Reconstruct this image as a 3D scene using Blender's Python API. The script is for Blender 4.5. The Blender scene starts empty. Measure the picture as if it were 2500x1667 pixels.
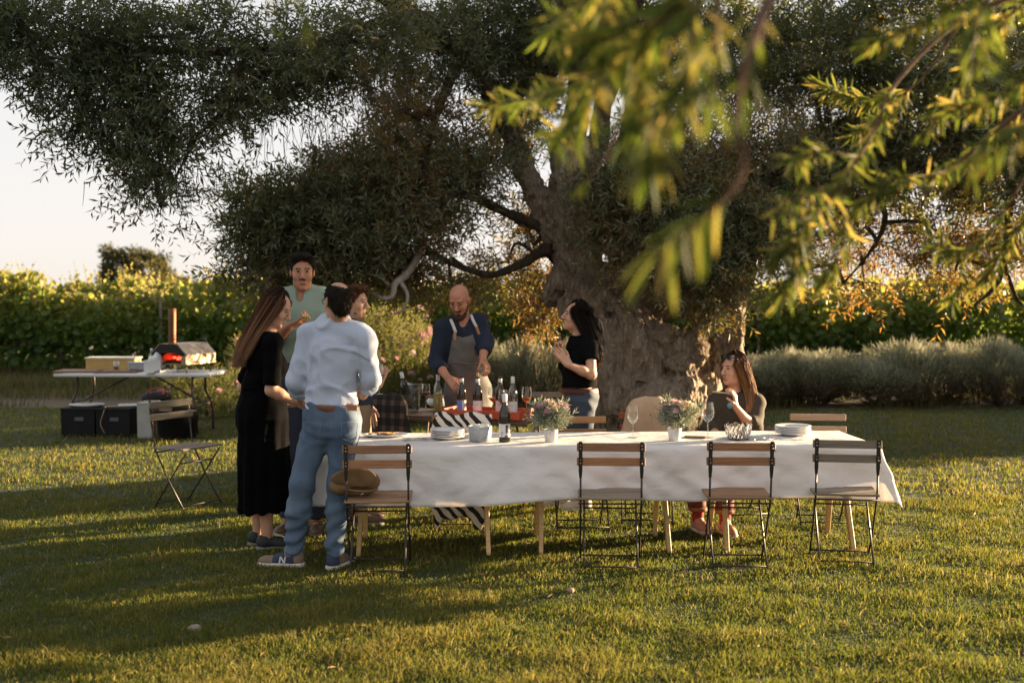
import bpy, bmesh, math, random
import numpy as np
from mathutils import Vector, Matrix
random.seed(7); rng = np.random.default_rng(11)
PI = math.pi
sc = bpy.context.scene
COL = sc.collection

# ------------------------------------------------------------------ camera, sky, sun, exposure
FPX, HZ, CAMH = 2777.0, 723.0, 1.68          # focal length and horizon row of the 2500 px wide photograph, eye height
cam_d = bpy.data.cameras.new('camera'); cam = bpy.data.objects.new('camera', cam_d); COL.objects.link(cam)
cam.location = (0, 0, CAMH); cam.rotation_euler = (PI/2, 0, 0)
cam_d.sensor_width = 36; cam_d.lens = FPX/2500*36; cam_d.shift_y = -(833.5-HZ)/2500
cam_d.clip_end = 2000; cam_d.clip_start = 0.05
cam_d.dof.use_dof = True; cam_d.dof.focus_distance = 7.6; cam_d.dof.aperture_fstop = 1.9
sc.camera = cam
SUN_EL, SUN_AZ = math.radians(8.2), math.radians(64)      # azimuth measured from +Y towards +X
w = bpy.data.worlds.new('World'); sc.world = w; w.use_nodes = True
wn = w.node_tree
sky = wn.nodes.new('ShaderNodeTexSky'); sky.sky_type = 'NISHITA'; sky.sun_disc = False
sky.sun_elevation = SUN_EL; sky.sun_rotation = SUN_AZ
sky.air_density = 1.0; sky.dust_density = .7; sky.ozone_density = 2.0
bg = wn.nodes['Background']; bg.inputs[1].default_value = 0.134
hsv = wn.nodes.new('ShaderNodeHueSaturation'); hsv.inputs['Saturation'].default_value = 1.0
gam = wn.nodes.new('ShaderNodeGamma'); gam.inputs[1].default_value = .11       # softer, hazier sky
wn.links.new(sky.outputs[0], gam.inputs[0]); wn.links.new(gam.outputs[0], hsv.inputs['Color']); tnt = wn.nodes.new('ShaderNodeMixRGB'); tnt.blend_type = 'MULTIPLY'; tnt.inputs[0].default_value = 1; tnt.inputs[2].default_value = (1, .94, .925, 1)
wn.links.new(hsv.outputs[0], tnt.inputs[1]); wn.links.new(tnt.outputs[0], bg.inputs[0])
sl = bpy.data.lights.new('sun', 'SUN'); sun = bpy.data.objects.new('sun', sl); COL.objects.link(sun)
sl.energy = 5.0; sl.angle = math.radians(0.6); sl.color = (1.0, 0.72, 0.42)
SD = Vector((math.sin(SUN_AZ)*math.cos(SUN_EL), math.cos(SUN_AZ)*math.cos(SUN_EL), math.sin(SUN_EL)))
sun.rotation_euler = SD.to_track_quat('Z', 'Y').to_euler()
sc.view_settings.view_transform = 'Standard'; sc.view_settings.look = 'None'
sc.view_settings.exposure = 2.70; sc.view_settings.gamma = 1.0
try: sc.view_settings.use_curve_mapping = False
except Exception: pass
sc.render.engine = 'CYCLES'
sc.cycles.max_bounces = 6; sc.cycles.transparent_max_bounces = 8; sc.cycles.transmission_bounces = 8
sc.cycles.diffuse_bounces = 2; sc.cycles.glossy_bounces = 3
sc.cycles.caustics_reflective = False; sc.cycles.caustics_refractive = False
sc.cycles.use_denoising = True
sc.cycles.sample_clamp_indirect = 4.0

def W(px, py, Y):
    """photograph pixel (2500 wide) at depth Y -> world point"""
    return np.array([(px-1250)/FPX*Y, Y, CAMH-(py-HZ)/FPX*Y])
def G(px, py):
    """photograph pixel of a spot on the lawn -> ground point"""
    return W(px, py, CAMH*FPX/(py-HZ))
V3 = lambda *a: np.array(a, float)
def nrm(v):
    v = np.asarray(v, float); return v/(np.linalg.norm(v)+1e-12)

# ------------------------------------------------------------------ materials
MATS = {}
def base_mat(name):
    m = bpy.data.materials.new(name); m.use_nodes = True
    nt = m.node_tree; b = nt.nodes['Principled BSDF']
    MATS[name] = m
    return m, nt, b
def N(nt, t, **kw):
    n = nt.nodes.new(t)
    for k, v in kw.items(): setattr(n, k, v)
    return n
def ramp(nt, stops):
    r = N(nt, 'ShaderNodeValToRGB'); e = r.color_ramp.elements
    while len(e) < len(stops): e.new(0.5)
    for i, (p, c) in enumerate(stops):
        e[i].position = p; e[i].color = (*c, 1)
    return r
def coords(nt, scale=(1,1,1), kind='Object'):
    tc = N(nt, 'ShaderNodeTexCoord'); mp = N(nt, 'ShaderNodeMapping'); mp.inputs['Scale'].default_value = scale
    nt.links.new(tc.outputs[kind], mp.inputs[0]); return mp.outputs[0]
def noise(nt, vec, scale, detail=4, rough=.6):
    n = N(nt, 'ShaderNodeTexNoise'); n.inputs['Scale'].default_value = scale; n.inputs['Detail'].default_value = detail
    n.inputs['Roughness'].default_value = rough
    if vec is not None: nt.links.new(vec, n.inputs['Vector'])
    return n
def bump(nt, b, h, strength, dist):
    bp = N(nt, 'ShaderNodeBump'); bp.inputs['Strength'].default_value = strength; bp.inputs['Distance'].default_value = dist
    nt.links.new(h, bp.inputs['Height']); nt.links.new(bp.outputs[0], b.inputs['Normal']); return bp
def plain(name, c1, c2=None, rough=.6, metal=0, nscale=8, stretch=(1,1,1), bmp=0, bdist=.003, bscale=None, spec=.5, trans=0, sheen=0):
    if name in MATS: return MATS[name]
    m, nt, b = base_mat(name); L = nt.links
    c2 = c2 or tuple(x*.8 for x in c1)
    v = coords(nt, stretch); n = noise(nt, v, nscale, 5)
    r = ramp(nt, [(.32, c2), (.68, c1)]); L.new(n.outputs[0], r.inputs[0]); L.new(r.outputs[0], b.inputs['Base Color'])
    b.inputs['Roughness'].default_value = rough; b.inputs['Metallic'].default_value = metal
    b.inputs['Specular IOR Level'].default_value = spec
    if sheen: b.inputs['Sheen Weight'].default_value = sheen
    if bmp:
        n2 = noise(nt, v, bscale or nscale*3, 4); bump(nt, b, n2.outputs[0], bmp, bdist)
    if trans:
        t = N(nt, 'ShaderNodeBsdfTranslucent'); L.new(r.outputs[0], t.inputs[0]); mx = N(nt, 'ShaderNodeMixShader'); mx.inputs[0].default_value = trans
        L.new(b.outputs[0], mx.inputs[1]); L.new(t.outputs[0], mx.inputs[2]); L.new(mx.outputs[0], nt.nodes['Material Output'].inputs[0])
    return m
def leafmat(name, stops, tstops, trans=.45, rough=.5, spec=.35, objrand=False):
    """leaf: colour by the mesh's per-leaf attribute 'var' (or per object), reflected and shining through"""
    m, nt, b = base_mat(name); L = nt.links
    if objrand:
        a = N(nt, 'ShaderNodeObjectInfo').outputs['Random']
    else:
        at = N(nt, 'ShaderNodeAttribute'); at.attribute_name = 'var'; a = at.outputs['Fac']
    r = ramp(nt, stops); L.new(a, r.inputs[0]); L.new(r.outputs[0], b.inputs['Base Color'])
    r2 = ramp(nt, tstops); L.new(a, r2.inputs[0])
    b.inputs['Roughness'].default_value = rough; b.inputs['Specular IOR Level'].default_value = spec
    t = N(nt, 'ShaderNodeBsdfTranslucent'); L.new(r2.outputs[0], t.inputs[0])
    mx = N(nt, 'ShaderNodeMixShader'); mx.inputs[0].default_value = trans
    L.new(b.outputs[0], mx.inputs[1]); L.new(t.outputs[0], mx.inputs[2]); L.new(mx.outputs[0], nt.nodes['Material Output'].inputs[0])
    return m
def glassmat(name, col=(1,1,1), rough=0.0, ior=1.45):
    m, nt, b = base_mat(name)
    b.inputs['Base Color'].default_value = (*col, 1); b.inputs['Transmission Weight'].default_value = 1
    b.inputs['Roughness'].default_value = rough; b.inputs['IOR'].default_value = ior
    return m
def thinglass(name, tint=(1,1,1), refl=.12):
    m, nt, b = base_mat(name); L = nt.links
    tr = N(nt, 'ShaderNodeBsdfTransparent'); tr.inputs[0].default_value = (*tint, 1)
    gl = N(nt, 'ShaderNodeBsdfGlossy'); gl.inputs['Roughness'].default_value = .04
    lw = N(nt, 'ShaderNodeLayerWeight'); lw.inputs[0].default_value = .35
    mth = N(nt, 'ShaderNodeMath', operation='MULTIPLY_ADD'); mth.inputs[1].default_value = .75; mth.inputs[2].default_value = refl
    L.new(lw.outputs['Facing'], mth.inputs[0])
    mx = N(nt, 'ShaderNodeMixShader'); L.new(mth.outputs[0], mx.inputs[0]); L.new(tr.outputs[0], mx.inputs[1]); L.new(gl.outputs[0], mx.inputs[2])
    L.new(mx.outputs[0], nt.nodes['Material Output'].inputs[0]); return m

# ------------------------------------------------------------------ objects and meshes
def tag(o, label=None, cat=None, group=None, kind=None):
    if label: o['label'] = label
    if cat: o['category'] = cat
    if group: o['group'] = group
    if kind: o['kind'] = kind
    return o
def empty(name, loc, rz=0, label=None, cat=None, group=None):
    o = bpy.data.objects.new(name, None); COL.objects.link(o); o.location = tuple(loc); o.rotation_euler = (0, 0, rz)
    o.empty_display_size = .1
    return tag(o, label, cat, group)
def link(name, me, parent=None, loc=None, rot=None, scale=None):
    o = bpy.data.objects.new(name, me); COL.objects.link(o)
    if parent is not None: o.parent = parent
    if loc is not None: o.location = tuple(loc)
    if rot is not None: o.rotation_euler = rot
    if scale is not None: o.scale = scale if hasattr(scale, '__len__') else (scale,)*3
    return o
def np_mesh(name, V, F, mats, smooth=False, mi=None, var=None):
    """V (n,3), F (m,k) one polygon size; big meshes built with foreach_set"""
    me = bpy.data.meshes.new(name); V = np.asarray(V, np.float32); F = np.asarray(F, np.int32)
    me.vertices.add(len(V)); me.vertices.foreach_set('co', V.ravel())
    k = F.shape[1]; me.loops.add(F.size); me.loops.foreach_set('vertex_index', F.ravel())
    me.polygons.add(len(F)); me.polygons.foreach_set('loop_start', np.arange(0, F.size, k, dtype=np.int32))
    try: me.polygons.foreach_set('loop_total', np.full(len(F), k, np.int32))
    except Exception: pass
    if mi is not None: me.polygons.foreach_set('material_index', np.asarray(mi, np.int32))
    me.polygons.foreach_set('use_smooth', np.full(len(F), bool(smooth)))
    me.update(calc_edges=True)
    if var is not None:
        at = me.attributes.new('var', 'FLOAT', 'POINT'); at.data.foreach_set('value', np.asarray(var, np.float32))
    for m in (mats if isinstance(mats, (list, tuple)) else [mats]): me.materials.append(m)
    return me
class MB:
    """collects shapes, then builds one mesh"""
    def __init__(s): s.V = []; s.F = []; s.M = []; s.S = []
    def add(s, V, F, mi=0, smooth=False):
        o = len(s.V); s.V += [tuple(map(float, v)) for v in V]
        for f in F: s.F.append([i+o for i in f]); s.M.append(mi); s.S.append(smooth)
        return s
    def box(s, c, sz, R=None, mi=0, taper=1.0):
        x, y, z = [d/2 for d in sz]; V = []
        for k, t in ((-z, 1), (z, taper)):
            V += [(-x*t, -y*t, k), (x*t, -y*t, k), (x*t, y*t, k), (-x*t, y*t, k)]
        V = np.array(V)
        if R is not None: V = V @ np.asarray(R).T
        return s.add(V+np.asarray(c), [(3,2,1,0),(4,5,6,7),(0,1,5,4),(1,2,6,5),(2,3,7,6),(3,0,4,7)], mi)
    def cbox(s, c, sz, ch=.004, R=None, mi=0):
        """box with chamfered edges"""
        h = np.array(sz)/2; V = []; idx = {}
        for sx in (-1,1):
            for sy in (-1,1):
                for sz_ in (-1,1):
                    for a in range(3):
                        p = np.array([sx,sy,sz_])*(h-ch); p[a] = (sx,sy,sz_)[a]*h[a]
                        idx[(sx,sy,sz_,a)] = len(V); V.append(p)
        F = []
        for a in range(3):
            b_, c_ = (a+1)%3, (a+2)%3
            for sg in (-1,1):
                q = []
                for (u, v) in ((-1,-1),(1,-1),(1,1),(-1,1)):
                    t = [0,0,0]; t[a] = sg; t[b_] = u; t[c_] = v; q.append(idx[(*t, a)])
                F.append(q if sg > 0 else q[::-1])
        for a in range(3):           # edge chamfers along axis a
            b_, c_ = (a+1)%3, (a+2)%3
            for u in (-1,1):
                for v in (-1,1):
                    t0 = [0,0,0]; t0[b_] = u; t0[c_] = v; t0[a] = -1; t1 = list(t0); t1[a] = 1
                    q = [idx[(*t0,b_)], idx[(*t1,b_)], idx[(*t1,c_)], idx[(*t0,c_)]]
                    F.append(q if u*v < 0 else q[::-1])
        for sx in (-1,1):
            for sy in (-1,1):
                for sz_ in (-1,1):
                    q = [idx[(sx,sy,sz_,0)], idx[(sx,sy,sz_,1)], idx[(sx,sy,sz_,2)]]
                    F.append(q if sx*sy*sz_ > 0 else q[::-1])
        V = np.array(V)
        if R is not None: V = V @ np.asarray(R).T
        return s.add(V+np.asarray(c), F, mi)
    def tube(s, P, r, n=6, mi=0, smooth=True, flat=1.0, up=None, caps=True):
        P = np.array(P, float); m = len(P); r = np.full(m, r) if np.isscalar(r) else np.interp(np.linspace(0, 1, m), np.linspace(0, 1, len(r)), r)
        T = np.gradient(P, axis=0); T /= np.linalg.norm(T, axis=1)[:, None]+1e-12
        u = np.array(up if up is not None else ((0,0,1) if abs(T[0][2]) < .9 else (1,0,0)), float)
        V = []
        for i in range(m):
            u = u-T[i]*u.dot(T[i]); u /= np.linalg.norm(u)+1e-12; v = np.cross(T[i], u)
            for k in range(n):
                a = 2*PI*k/n; V.append(P[i]+r[i]*(math.cos(a)*u*flat+math.sin(a)*v))
        F = []
        for i in range(m-1):
            for k in range(n): F.append((i*n+k, i*n+(k+1)%n, (i+1)*n+(k+1)%n, (i+1)*n+k))
        if caps: F.append(tuple(range(n-1,-1,-1))); F.append(tuple(range((m-1)*n, m*n)))
        return s.add(V, F, mi, smooth)
    def lathe(s, prof, n=20, c=(0,0,0), mi=0, smooth=True, a0=0, a1=2*PI, sy=1.0):
        full = abs(a1-a0-2*PI) < 1e-6; m = n if full else n+1; V = []
        for (r, z) in prof:
            for k in range(m):
                a = a0+(a1-a0)*k/n; V.append((c[0]+r*math.cos(a), c[1]+r*math.sin(a)*sy, c[2]+z))
        F = []
        for i in range(len(prof)-1):
            for k in range(n):
                k2 = (k+1) % m; F.append((i*m+k, i*m+k2, (i+1)*m+k2, (i+1)*m+k))
        return s.add(V, F, mi, smooth)
    def prism(s, pts, y0, y1, mi=0):
        """outline in xz extruded along y"""
        n = len(pts); V = [(x, y0, z) for x, z in pts]+[(x, y1, z) for x, z in pts]
        F = [tuple(range(n)), tuple(range(2*n-1, n-1, -1))]+[(i, i+n, (i+1)%n+n, (i+1)%n) for i in range(n)]
        return s.add(V, F, mi)
    def mesh(s, name, mats):
        me = bpy.data.meshes.new(name); me.from_pydata(s.V, [], s.F)
        me.polygons.foreach_set('material_index', s.M); me.polygons.foreach_set('use_smooth', s.S); me.update()
        for m in (mats if isinstance(mats, (list, tuple)) else [mats]): me.materials.append(m)
        return me
    def obj(s, name, mats, parent=None, loc=None, rot=None):
        return link(name, s.mesh(name, mats), parent, loc, rot)
def rotz(a): return np.array([[math.cos(a), -math.sin(a), 0], [math.sin(a), math.cos(a), 0], [0,0,1]])
def rotx(a): return np.array([[1,0,0],[0,math.cos(a),-math.sin(a)],[0,math.sin(a),math.cos(a)]])
def roty(a): return np.array([[math.cos(a),0,math.sin(a)],[0,1,0],[-math.sin(a),0,math.cos(a)]])
def copy_tree(o, parent=None):
    c = o.copy(); COL.objects.link(c)
    if parent is not None: c.parent = parent
    for ch in o.children: copy_tree(ch, c)
    return c
def bez(P, n):
    """smooth curve through points (Catmull-Rom)"""
    P = np.array(P, float); P = np.vstack([2*P[0]-P[1], P, 2*P[-1]-P[-2]]); out = []
    segs = len(P)-3
    for t in np.linspace(0, segs, n):
        i = min(int(t), segs-1); f = t-i; a, b, c, d = P[i:i+4]
        out.append(.5*((2*b)+(-a+c)*f+(2*a-5*b+4*c-d)*f*f+(-a+3*b-3*c+d)*f**3))
    return np.array(out)
_sk = rng.normal(size=(3, 10, 3)); _sp = rng.uniform(0, 6.28, (3, 10))
def snoise(x, y, z, f, s=0):
    """cheap smooth noise, about -1..1: a sum of plane waves"""
    o = 0
    for i in range(10):
        k = _sk[s % 3, i]*f; o = o+np.sin(k[0]*x+k[1]*y+k[2]*z+_sp[s % 3, i]+s)
    return o/4.5

# ------------------------------------------------------------------ implicit surfaces, for bodies, cloth and the old trunk
class SDF:
    def __init__(s): s.p = []; s.warp = None
    def cone(s, a, b, ra, rb, k=.02, flat=None, cut=False, op='u', cut0=False):
        """tapered limb from a to b; flat=(axis, factor) squeezes its section; cut ends it square"""
        a = np.asarray(a, float); b = np.asarray(b, float); s.p.append(('c', a, b, ra, rb, k, flat, cut, op, cut0)); return s
    def ell(s, c, r, R=None, k=.02, op='u'):
        s.p.append(('e', np.asarray(c, float), np.asarray(r, float), np.eye(3) if R is None else np.asarray(R, float), k, op)); return s
    def plane(s, pt, n):
        """keep the side the normal points away from"""
        s.p.append(('pl', np.asarray(pt, float), nrm(n))); return s
    def bounds(s, pad=.05):
        lo = np.full(3, 1e9); hi = -lo
        for q in s.p:
            if q[0] == 'c' and q[8] == 'u':
                r = max(q[3], q[4]); lo = np.minimum(lo, np.minimum(q[1], q[2])-r); hi = np.maximum(hi, np.maximum(q[1], q[2])+r)
            if q[0] == 'e' and q[5] == 'u':
                ext = np.abs(q[3].T) @ q[2]; lo = np.minimum(lo, q[1]-ext); hi = np.maximum(hi, q[1]+ext)
        return lo-pad, hi+pad
    def eval(s, lo, hi, h):
        n = np.maximum(np.ceil((hi-lo)/h).astype(int)+1, 3)
        ax = [lo[i]+h*np.arange(n[i]) for i in range(3)]
        D = np.full(n, .5, np.float32)
        def sub(l, u):
            sl = []
            for i in range(3):
                a = max(0, int(math.floor((l[i]-lo[i])/h))); b = min(n[i], int(math.ceil((u[i]-lo[i])/h))+1)
                if b <= a: return None
                sl.append(slice(a, b))
            return tuple(sl)
        for q in s.p:
            if q[0] == 'pl':
                X = (ax[0]-q[1][0])[:, None, None]*q[2][0]+(ax[1]-q[1][1])[None, :, None]*q[2][1]+(ax[2]-q[1][2])[None, None, :]*q[2][2]
                D = np.maximum(D, X.astype(np.float32)); continue
            if q[0] == 'c':
                _, a, b, ra, rb, k, flat, cut, op, cut0 = q; r = max(ra, rb)
                l, u = np.minimum(a, b)-r, np.maximum(a, b)+r
            else:
                _, c, rr, R, k, op = q; ext = np.abs(R.T) @ rr; l, u = c-ext, c+ext
            m = k+2.5*h+.01; sl = sub(l-m, u+m)
            if sl is None: continue
            x = ax[0][sl[0]][:, None, None].astype(np.float32); y = ax[1][sl[1]][None, :, None].astype(np.float32); z = ax[2][sl[2]][None, None, :].astype(np.float32)
            if q[0] == 'c':
                dx, dy, dz = x-a[0], y-a[1], z-a[2]
                ba = b-a; L2 = ba.dot(ba)+1e-12
                t = (dx*ba[0]+dy*ba[1]+dz*ba[2])/L2
                tc = np.clip(t, 0, 1)
                ex, ey, ez = dx-tc*ba[0], dy-tc*ba[1], dz-tc*ba[2]
                if flat is not None:
                    wv, f = nrm(flat[0]), flat[1]; e = (ex*wv[0]+ey*wv[1]+ez*wv[2])*(1/f-1)
                    ex, ey, ez = ex+wv[0]*e, ey+wv[1]*e, ez+wv[2]*e
                d = np.sqrt(ex*ex+ey*ey+ez*ez)-(ra+(rb-ra)*tc)
                if flat is not None: d = d*min(1, flat[1]+.15)
                if cut: d = np.maximum(d, (t-1)*math.sqrt(L2))
                if cut0: d = np.maximum(d, -t*math.sqrt(L2))
            else:
                dx, dy, dz = x-c[0], y-c[1], z-c[2]
                p = [dx*R[i][0]+dy*R[i][1]+dz*R[i][2] for i in range(3)]
                k0 = np.sqrt(sum((p[i]/rr[i])**2 for i in range(3))); k1 = np.sqrt(sum((p[i]/rr[i]**2)**2 for i in range(3)))+1e-9
                d = k0*(k0-1)/k1
            A = D[sl]
            if op == 'u':
                hh = np.maximum(k-np.abs(A-d), 0)/k; D[sl] = np.minimum(A, d)-hh*hh*k*.25
            else:
                d = -d; hh = np.maximum(k-np.abs(A-d), 0)/k; D[sl] = np.maximum(A, d)+hh*hh*k*.25
        if s.warp is not None:
            X, Y, Z = np.meshgrid(*ax, indexing='ij', sparse=True)
            near = np.abs(D) < .06
            ii = np.nonzero(near)
            D[ii] += s.warp(ax[0][ii[0]], ax[1][ii[1]], ax[2][ii[2]]).astype(np.float32)
        return D, lo
    def poly(s, h, lo=None, hi=None):
        if lo is None: lo, hi = s.bounds()
        D, o = s.eval(np.asarray(lo, float), np.asarray(hi, float), h)
        return surface_net(D, o, h)
def surface_net(D, o, h):
    n = np.array(D.shape); S = D < 0
    act = np.zeros(n-1, bool); s0 = S[:-1, :-1, :-1]
    for i in (0,1):
        for j in (0,1):
            for k in (0,1):
                if i+j+k: act |= S[i:n[0]-1+i, j:n[1]-1+j, k:n[2]-1+k] != s0
    I = np.argwhere(act)
    if not len(I): return np.zeros((0,3)), np.zeros((0,4), int)
    C = [(i,j,k) for i in (0,1) for j in (0,1) for k in (0,1)]
    vals = np.stack([D[I[:,0]+c[0], I[:,1]+c[1], I[:,2]+c[2]] for c in C], 1)
    acc = np.zeros((len(I), 3)); cnt = np.zeros(len(I))
    for a in range(8):
        for b in range(a+1, 8):
            ca, cb = np.array(C[a]), np.array(C[b])
            if np.abs(ca-cb).sum() != 1: continue
            va, vb = vals[:, a], vals[:, b]; cr = (va < 0) != (vb < 0)
            t = np.where(cr, va/(va-vb+1e-20), 0)
            acc += np.where(cr[:, None], ca+t[:, None]*(cb-ca), 0); cnt += cr
    P = o+h*(I+acc/np.maximum(cnt, 1)[:, None])
    vid = np.full(n-1, -1, np.int64); vid[I[:,0], I[:,1], I[:,2]] = np.arange(len(I))
    Q = []
    for ax in range(3):
        b, c = (ax+1) % 3, (ax+2) % 3
        sA = [slice(None)]*3; sB = [slice(None)]*3
        sA[ax] = slice(0, -1); sB[ax] = slice(1, None)
        cr = S[tuple(sA)] != S[tuple(sB)]
        E = np.argwhere(cr)
        ok = (E[:, b] > 0) & (E[:, c] > 0) & (E[:, b] < n[b]-1) & (E[:, c] < n[c]-1); E = E[ok]
        if not len(E): continue
        def cell(db, dc):
            e = E.copy(); e[:, b] += db; e[:, c] += dc; return vid[e[:,0], e[:,1], e[:,2]]
        q = np.stack([cell(-1,-1), cell(0,-1), cell(0,0), cell(-1,0)], 1)
        inside = S[E[:,0], E[:,1], E[:,2]]
        q[~inside] = q[~inside][:, ::-1]
        Q.append(q)
    return P, np.vstack(Q)
def ball_axes(d, up=(0,0,1)):
    d = nrm(d); u = np.array(up, float)
    if abs(d.dot(u)) > .98: u = V3(1,0,0)
    r = nrm(np.cross(d, u)); return r, d, np.cross(r, d)
# ================================================================== SETTING
def grid_sheet(name, x0, x1, y0, y1, nx, ny, z, mat, edge=None, zf=None):
    X, Y = np.meshgrid(np.linspace(x0, x1, nx), np.linspace(y0, y1, ny), indexing='ij')
    if edge is not None: Y = np.where(np.isclose(Y, y1), y1+edge(X), Y)
    Z = np.full(X.shape, z) if zf is None else z+zf(X, Y)
    V = np.stack([X, Y, Z], -1).reshape(-1, 3); i = np.arange(nx*ny).reshape(nx, ny)
    F = np.stack([i[:-1,:-1], i[1:,:-1], i[1:,1:], i[:-1,1:]], -1).reshape(-1, 4)
    return link(name, np_mesh(name, V, F, mat, True))
LAWN_END = 17.2
lawn_edge = lambda X: .25*np.sin(X*.9)+.12*np.sin(X*2.3+1)
m_soil = plain('soil', (.12,.088,.052), (.06,.046,.028), .95, nscale=.9, bmp=.6, bdist=.03, bscale=14)
m_turf = plain('turf', (.034,.046,.012), (.018,.026,.008), .95, nscale=3, bmp=.6, bdist=.02, bscale=60)
tag(grid_sheet('ground', -300, 300, -60, 600, 2, 2, -.012, m_soil), kind='structure')
tag(grid_sheet('lawn', -26, 26, -6, LAWN_END, 120, 24, 0, m_turf, lawn_edge), kind='structure')

m_grass = leafmat('grass', [(0,(.026,.048,.008)), (.36,(.070,.092,.015)), (.62,(.135,.135,.026)), (.82,(.21,.175,.055)), (1,(.33,.26,.115))],
                  [(0,(.06,.11,.012)), (.5,(.17,.19,.025)), (.8,(.30,.24,.05)), (1,(.42,.31,.11))], .45, .6, .2)
def blades(n, x, y, h, wd, lean=.5, var=None):
    a = rng.uniform(0, 2*PI, n); la = rng.uniform(0, 2*PI, n); le = np.abs(rng.normal(0, lean, n))*h
    px, py = np.cos(a)*wd/2, np.sin(a)*wd/2
    b0 = np.stack([x-px, y-py, np.zeros(n)], 1); b1 = np.stack([x+px, y+py, np.zeros(n)], 1)
    mx, my = x+np.cos(la)*le*.35, y+np.sin(la)*le*.35
    m0 = np.stack([mx-px*.8, my-py*.8, h*.6], 1); m1 = np.stack([mx+px*.8, my+py*.8, h*.6], 1)
    t = np.stack([x+np.cos(la)*le, y+np.sin(la)*le, h], 1)
    V = np.stack([b0, b1, m0, m1, t], 1).reshape(-1, 3); o = np.arange(n)[:, None]*5
    F = np.stack([o+[0,1,3], o+[0,3,2], o+[2,3,4]], 1).reshape(-1, 3)
    return V, F, np.repeat(var, 5)
def lawn_patch(n, y0, y1, hmean, wd, margin=1.0, yexp=1.0):
    y = y0+(y1-y0)*rng.uniform(0, 1, n)**yexp; x = rng.uniform(-1, 1, n)*(.47*y+margin)
    cl = snoise(x, y, 0, 2.2, 0); tu = snoise(x, y, 0, 9, 1); ti = snoise(x, y, 0, 26, 2)          # slopes of the lawn, tussocks, tufts
    h = hmean*(.80+.22*cl+.42*tu+.20*ti+rng.uniform(-.3, .4, n)).clip(.22, 2.2)
    tall = rng.uniform(0, 1, n) < .012; h = np.where(tall, h*1.5, h)
    v = (.44+.10*cl+.12*tu+rng.normal(0, .11, n)).clip(0, .74); dry = rng.uniform(0, 1, n) < .07+.06*(cl+tu > .5); v = np.where(dry | tall, rng.uniform(.70, 1, n), v)
    keep = y < LAWN_END+lawn_edge(x)-.02
    return blades(keep.sum(), x[keep], y[keep], h[keep], wd*rng.uniform(.7, 1.3, keep.sum()), .8, v[keep])
def join(parts):
    Vs, Fs, vs, o = [], [], [], 0
    for V, F, v in parts: Vs.append(V); Fs.append(F+o); vs.append(v); o += len(V)
    return np.vstack(Vs), np.vstack(Fs), np.concatenate(vs)
V, F, v = join([lawn_patch(140000, 4.2, 6.6, .031, .0046, .9), lawn_patch(115000, 6.6, 9.5, .031, .0056), lawn_patch(80000, 9.5, 17.4, .036, .010)])
tag(link('grass', np_mesh('grass', V, F, m_grass, False, var=v)), 'short sunlit green and straw coloured grass of the lawn', 'grass', kind='stuff')
# rough weeds between lawn and vines
m_weed = leafmat('weeds', [(0,(.04,.065,.018)), (.6,(.09,.10,.032)), (1,(.22,.17,.08))], [(0,(.08,.12,.02)), (1,(.3,.22,.1))], .35, .7, .2)
n = 70000; x = rng.uniform(-14, 14, n); y = LAWN_END+rng.uniform(-.1, 8.5, n)
den = snoise(x, y, 0, 1.7, 2); k = (den > -.15) | (y > 19.6); path = (y > 17.5) & (y < 18.5) & (x < 0) & (den < .9); k &= ~path
x, y, den = x[k], y[k], den[k]
V, F, v = blades(len(x), x, y, (.07+.12*rng.uniform(0, 1, len(x))+.06*den.clip(0, 1.5)+.14*(y > 19.5)+.10*(y > 21.5)), np.full(len(x), .014), .5, rng.uniform(0, 1, len(x)))
tag(link('weeds', np_mesh('weeds', V, F, m_weed, False, var=v)), 'rough dry weeds between the lawn and the vines', 'weeds', kind='stuff')

# ------------------------------------------------------------------ leaf clouds
def frames(D, roll):
    D = D/(np.linalg.norm(D, axis=1)[:, None]+1e-9)
    up = np.where(np.abs(D[:, 2:3]) > .95, [[1.,0,0]], [[0,0,1.]])
    X = np.cross(D, up); X /= np.linalg.norm(X, axis=1)[:, None]; Z = np.cross(X, D)
    c, s = np.cos(roll)[:, None], np.sin(roll)[:, None]
    return np.stack([X*c+Z*s, D, Z*c-X*s], 2)          # columns: x, along, z
def cloud(protos, P, D, S, var, vj=.10):
    """place leaf-sprig prototypes (V,F,var offset) at points P along directions D"""
    out = []; which = rng.integers(0, len(protos), len(P)); R = frames(D, rng.uniform(0, 2*PI, len(P)))
    for q, (pv, pf, pvar) in enumerate(protos):
        i = np.nonzero(which == q)[0]
        if not len(i): continue
        V = np.einsum('nij,vj->nvi', R[i], pv)*S[i][:, None, None]+P[i][:, None, :]
        o = (np.arange(len(i))*len(pv))[:, None, None]
        F = (pf[None]+o).reshape(-1, pf.shape[1])
        vv = (var[i][:, None]+pvar[None]*vj).clip(0, 1); vv = np.where(pvar[None] > 5, 1.0, vv)
        out.append((V.reshape(-1, 3), F, vv.ravel()))
    return join(out)
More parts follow.
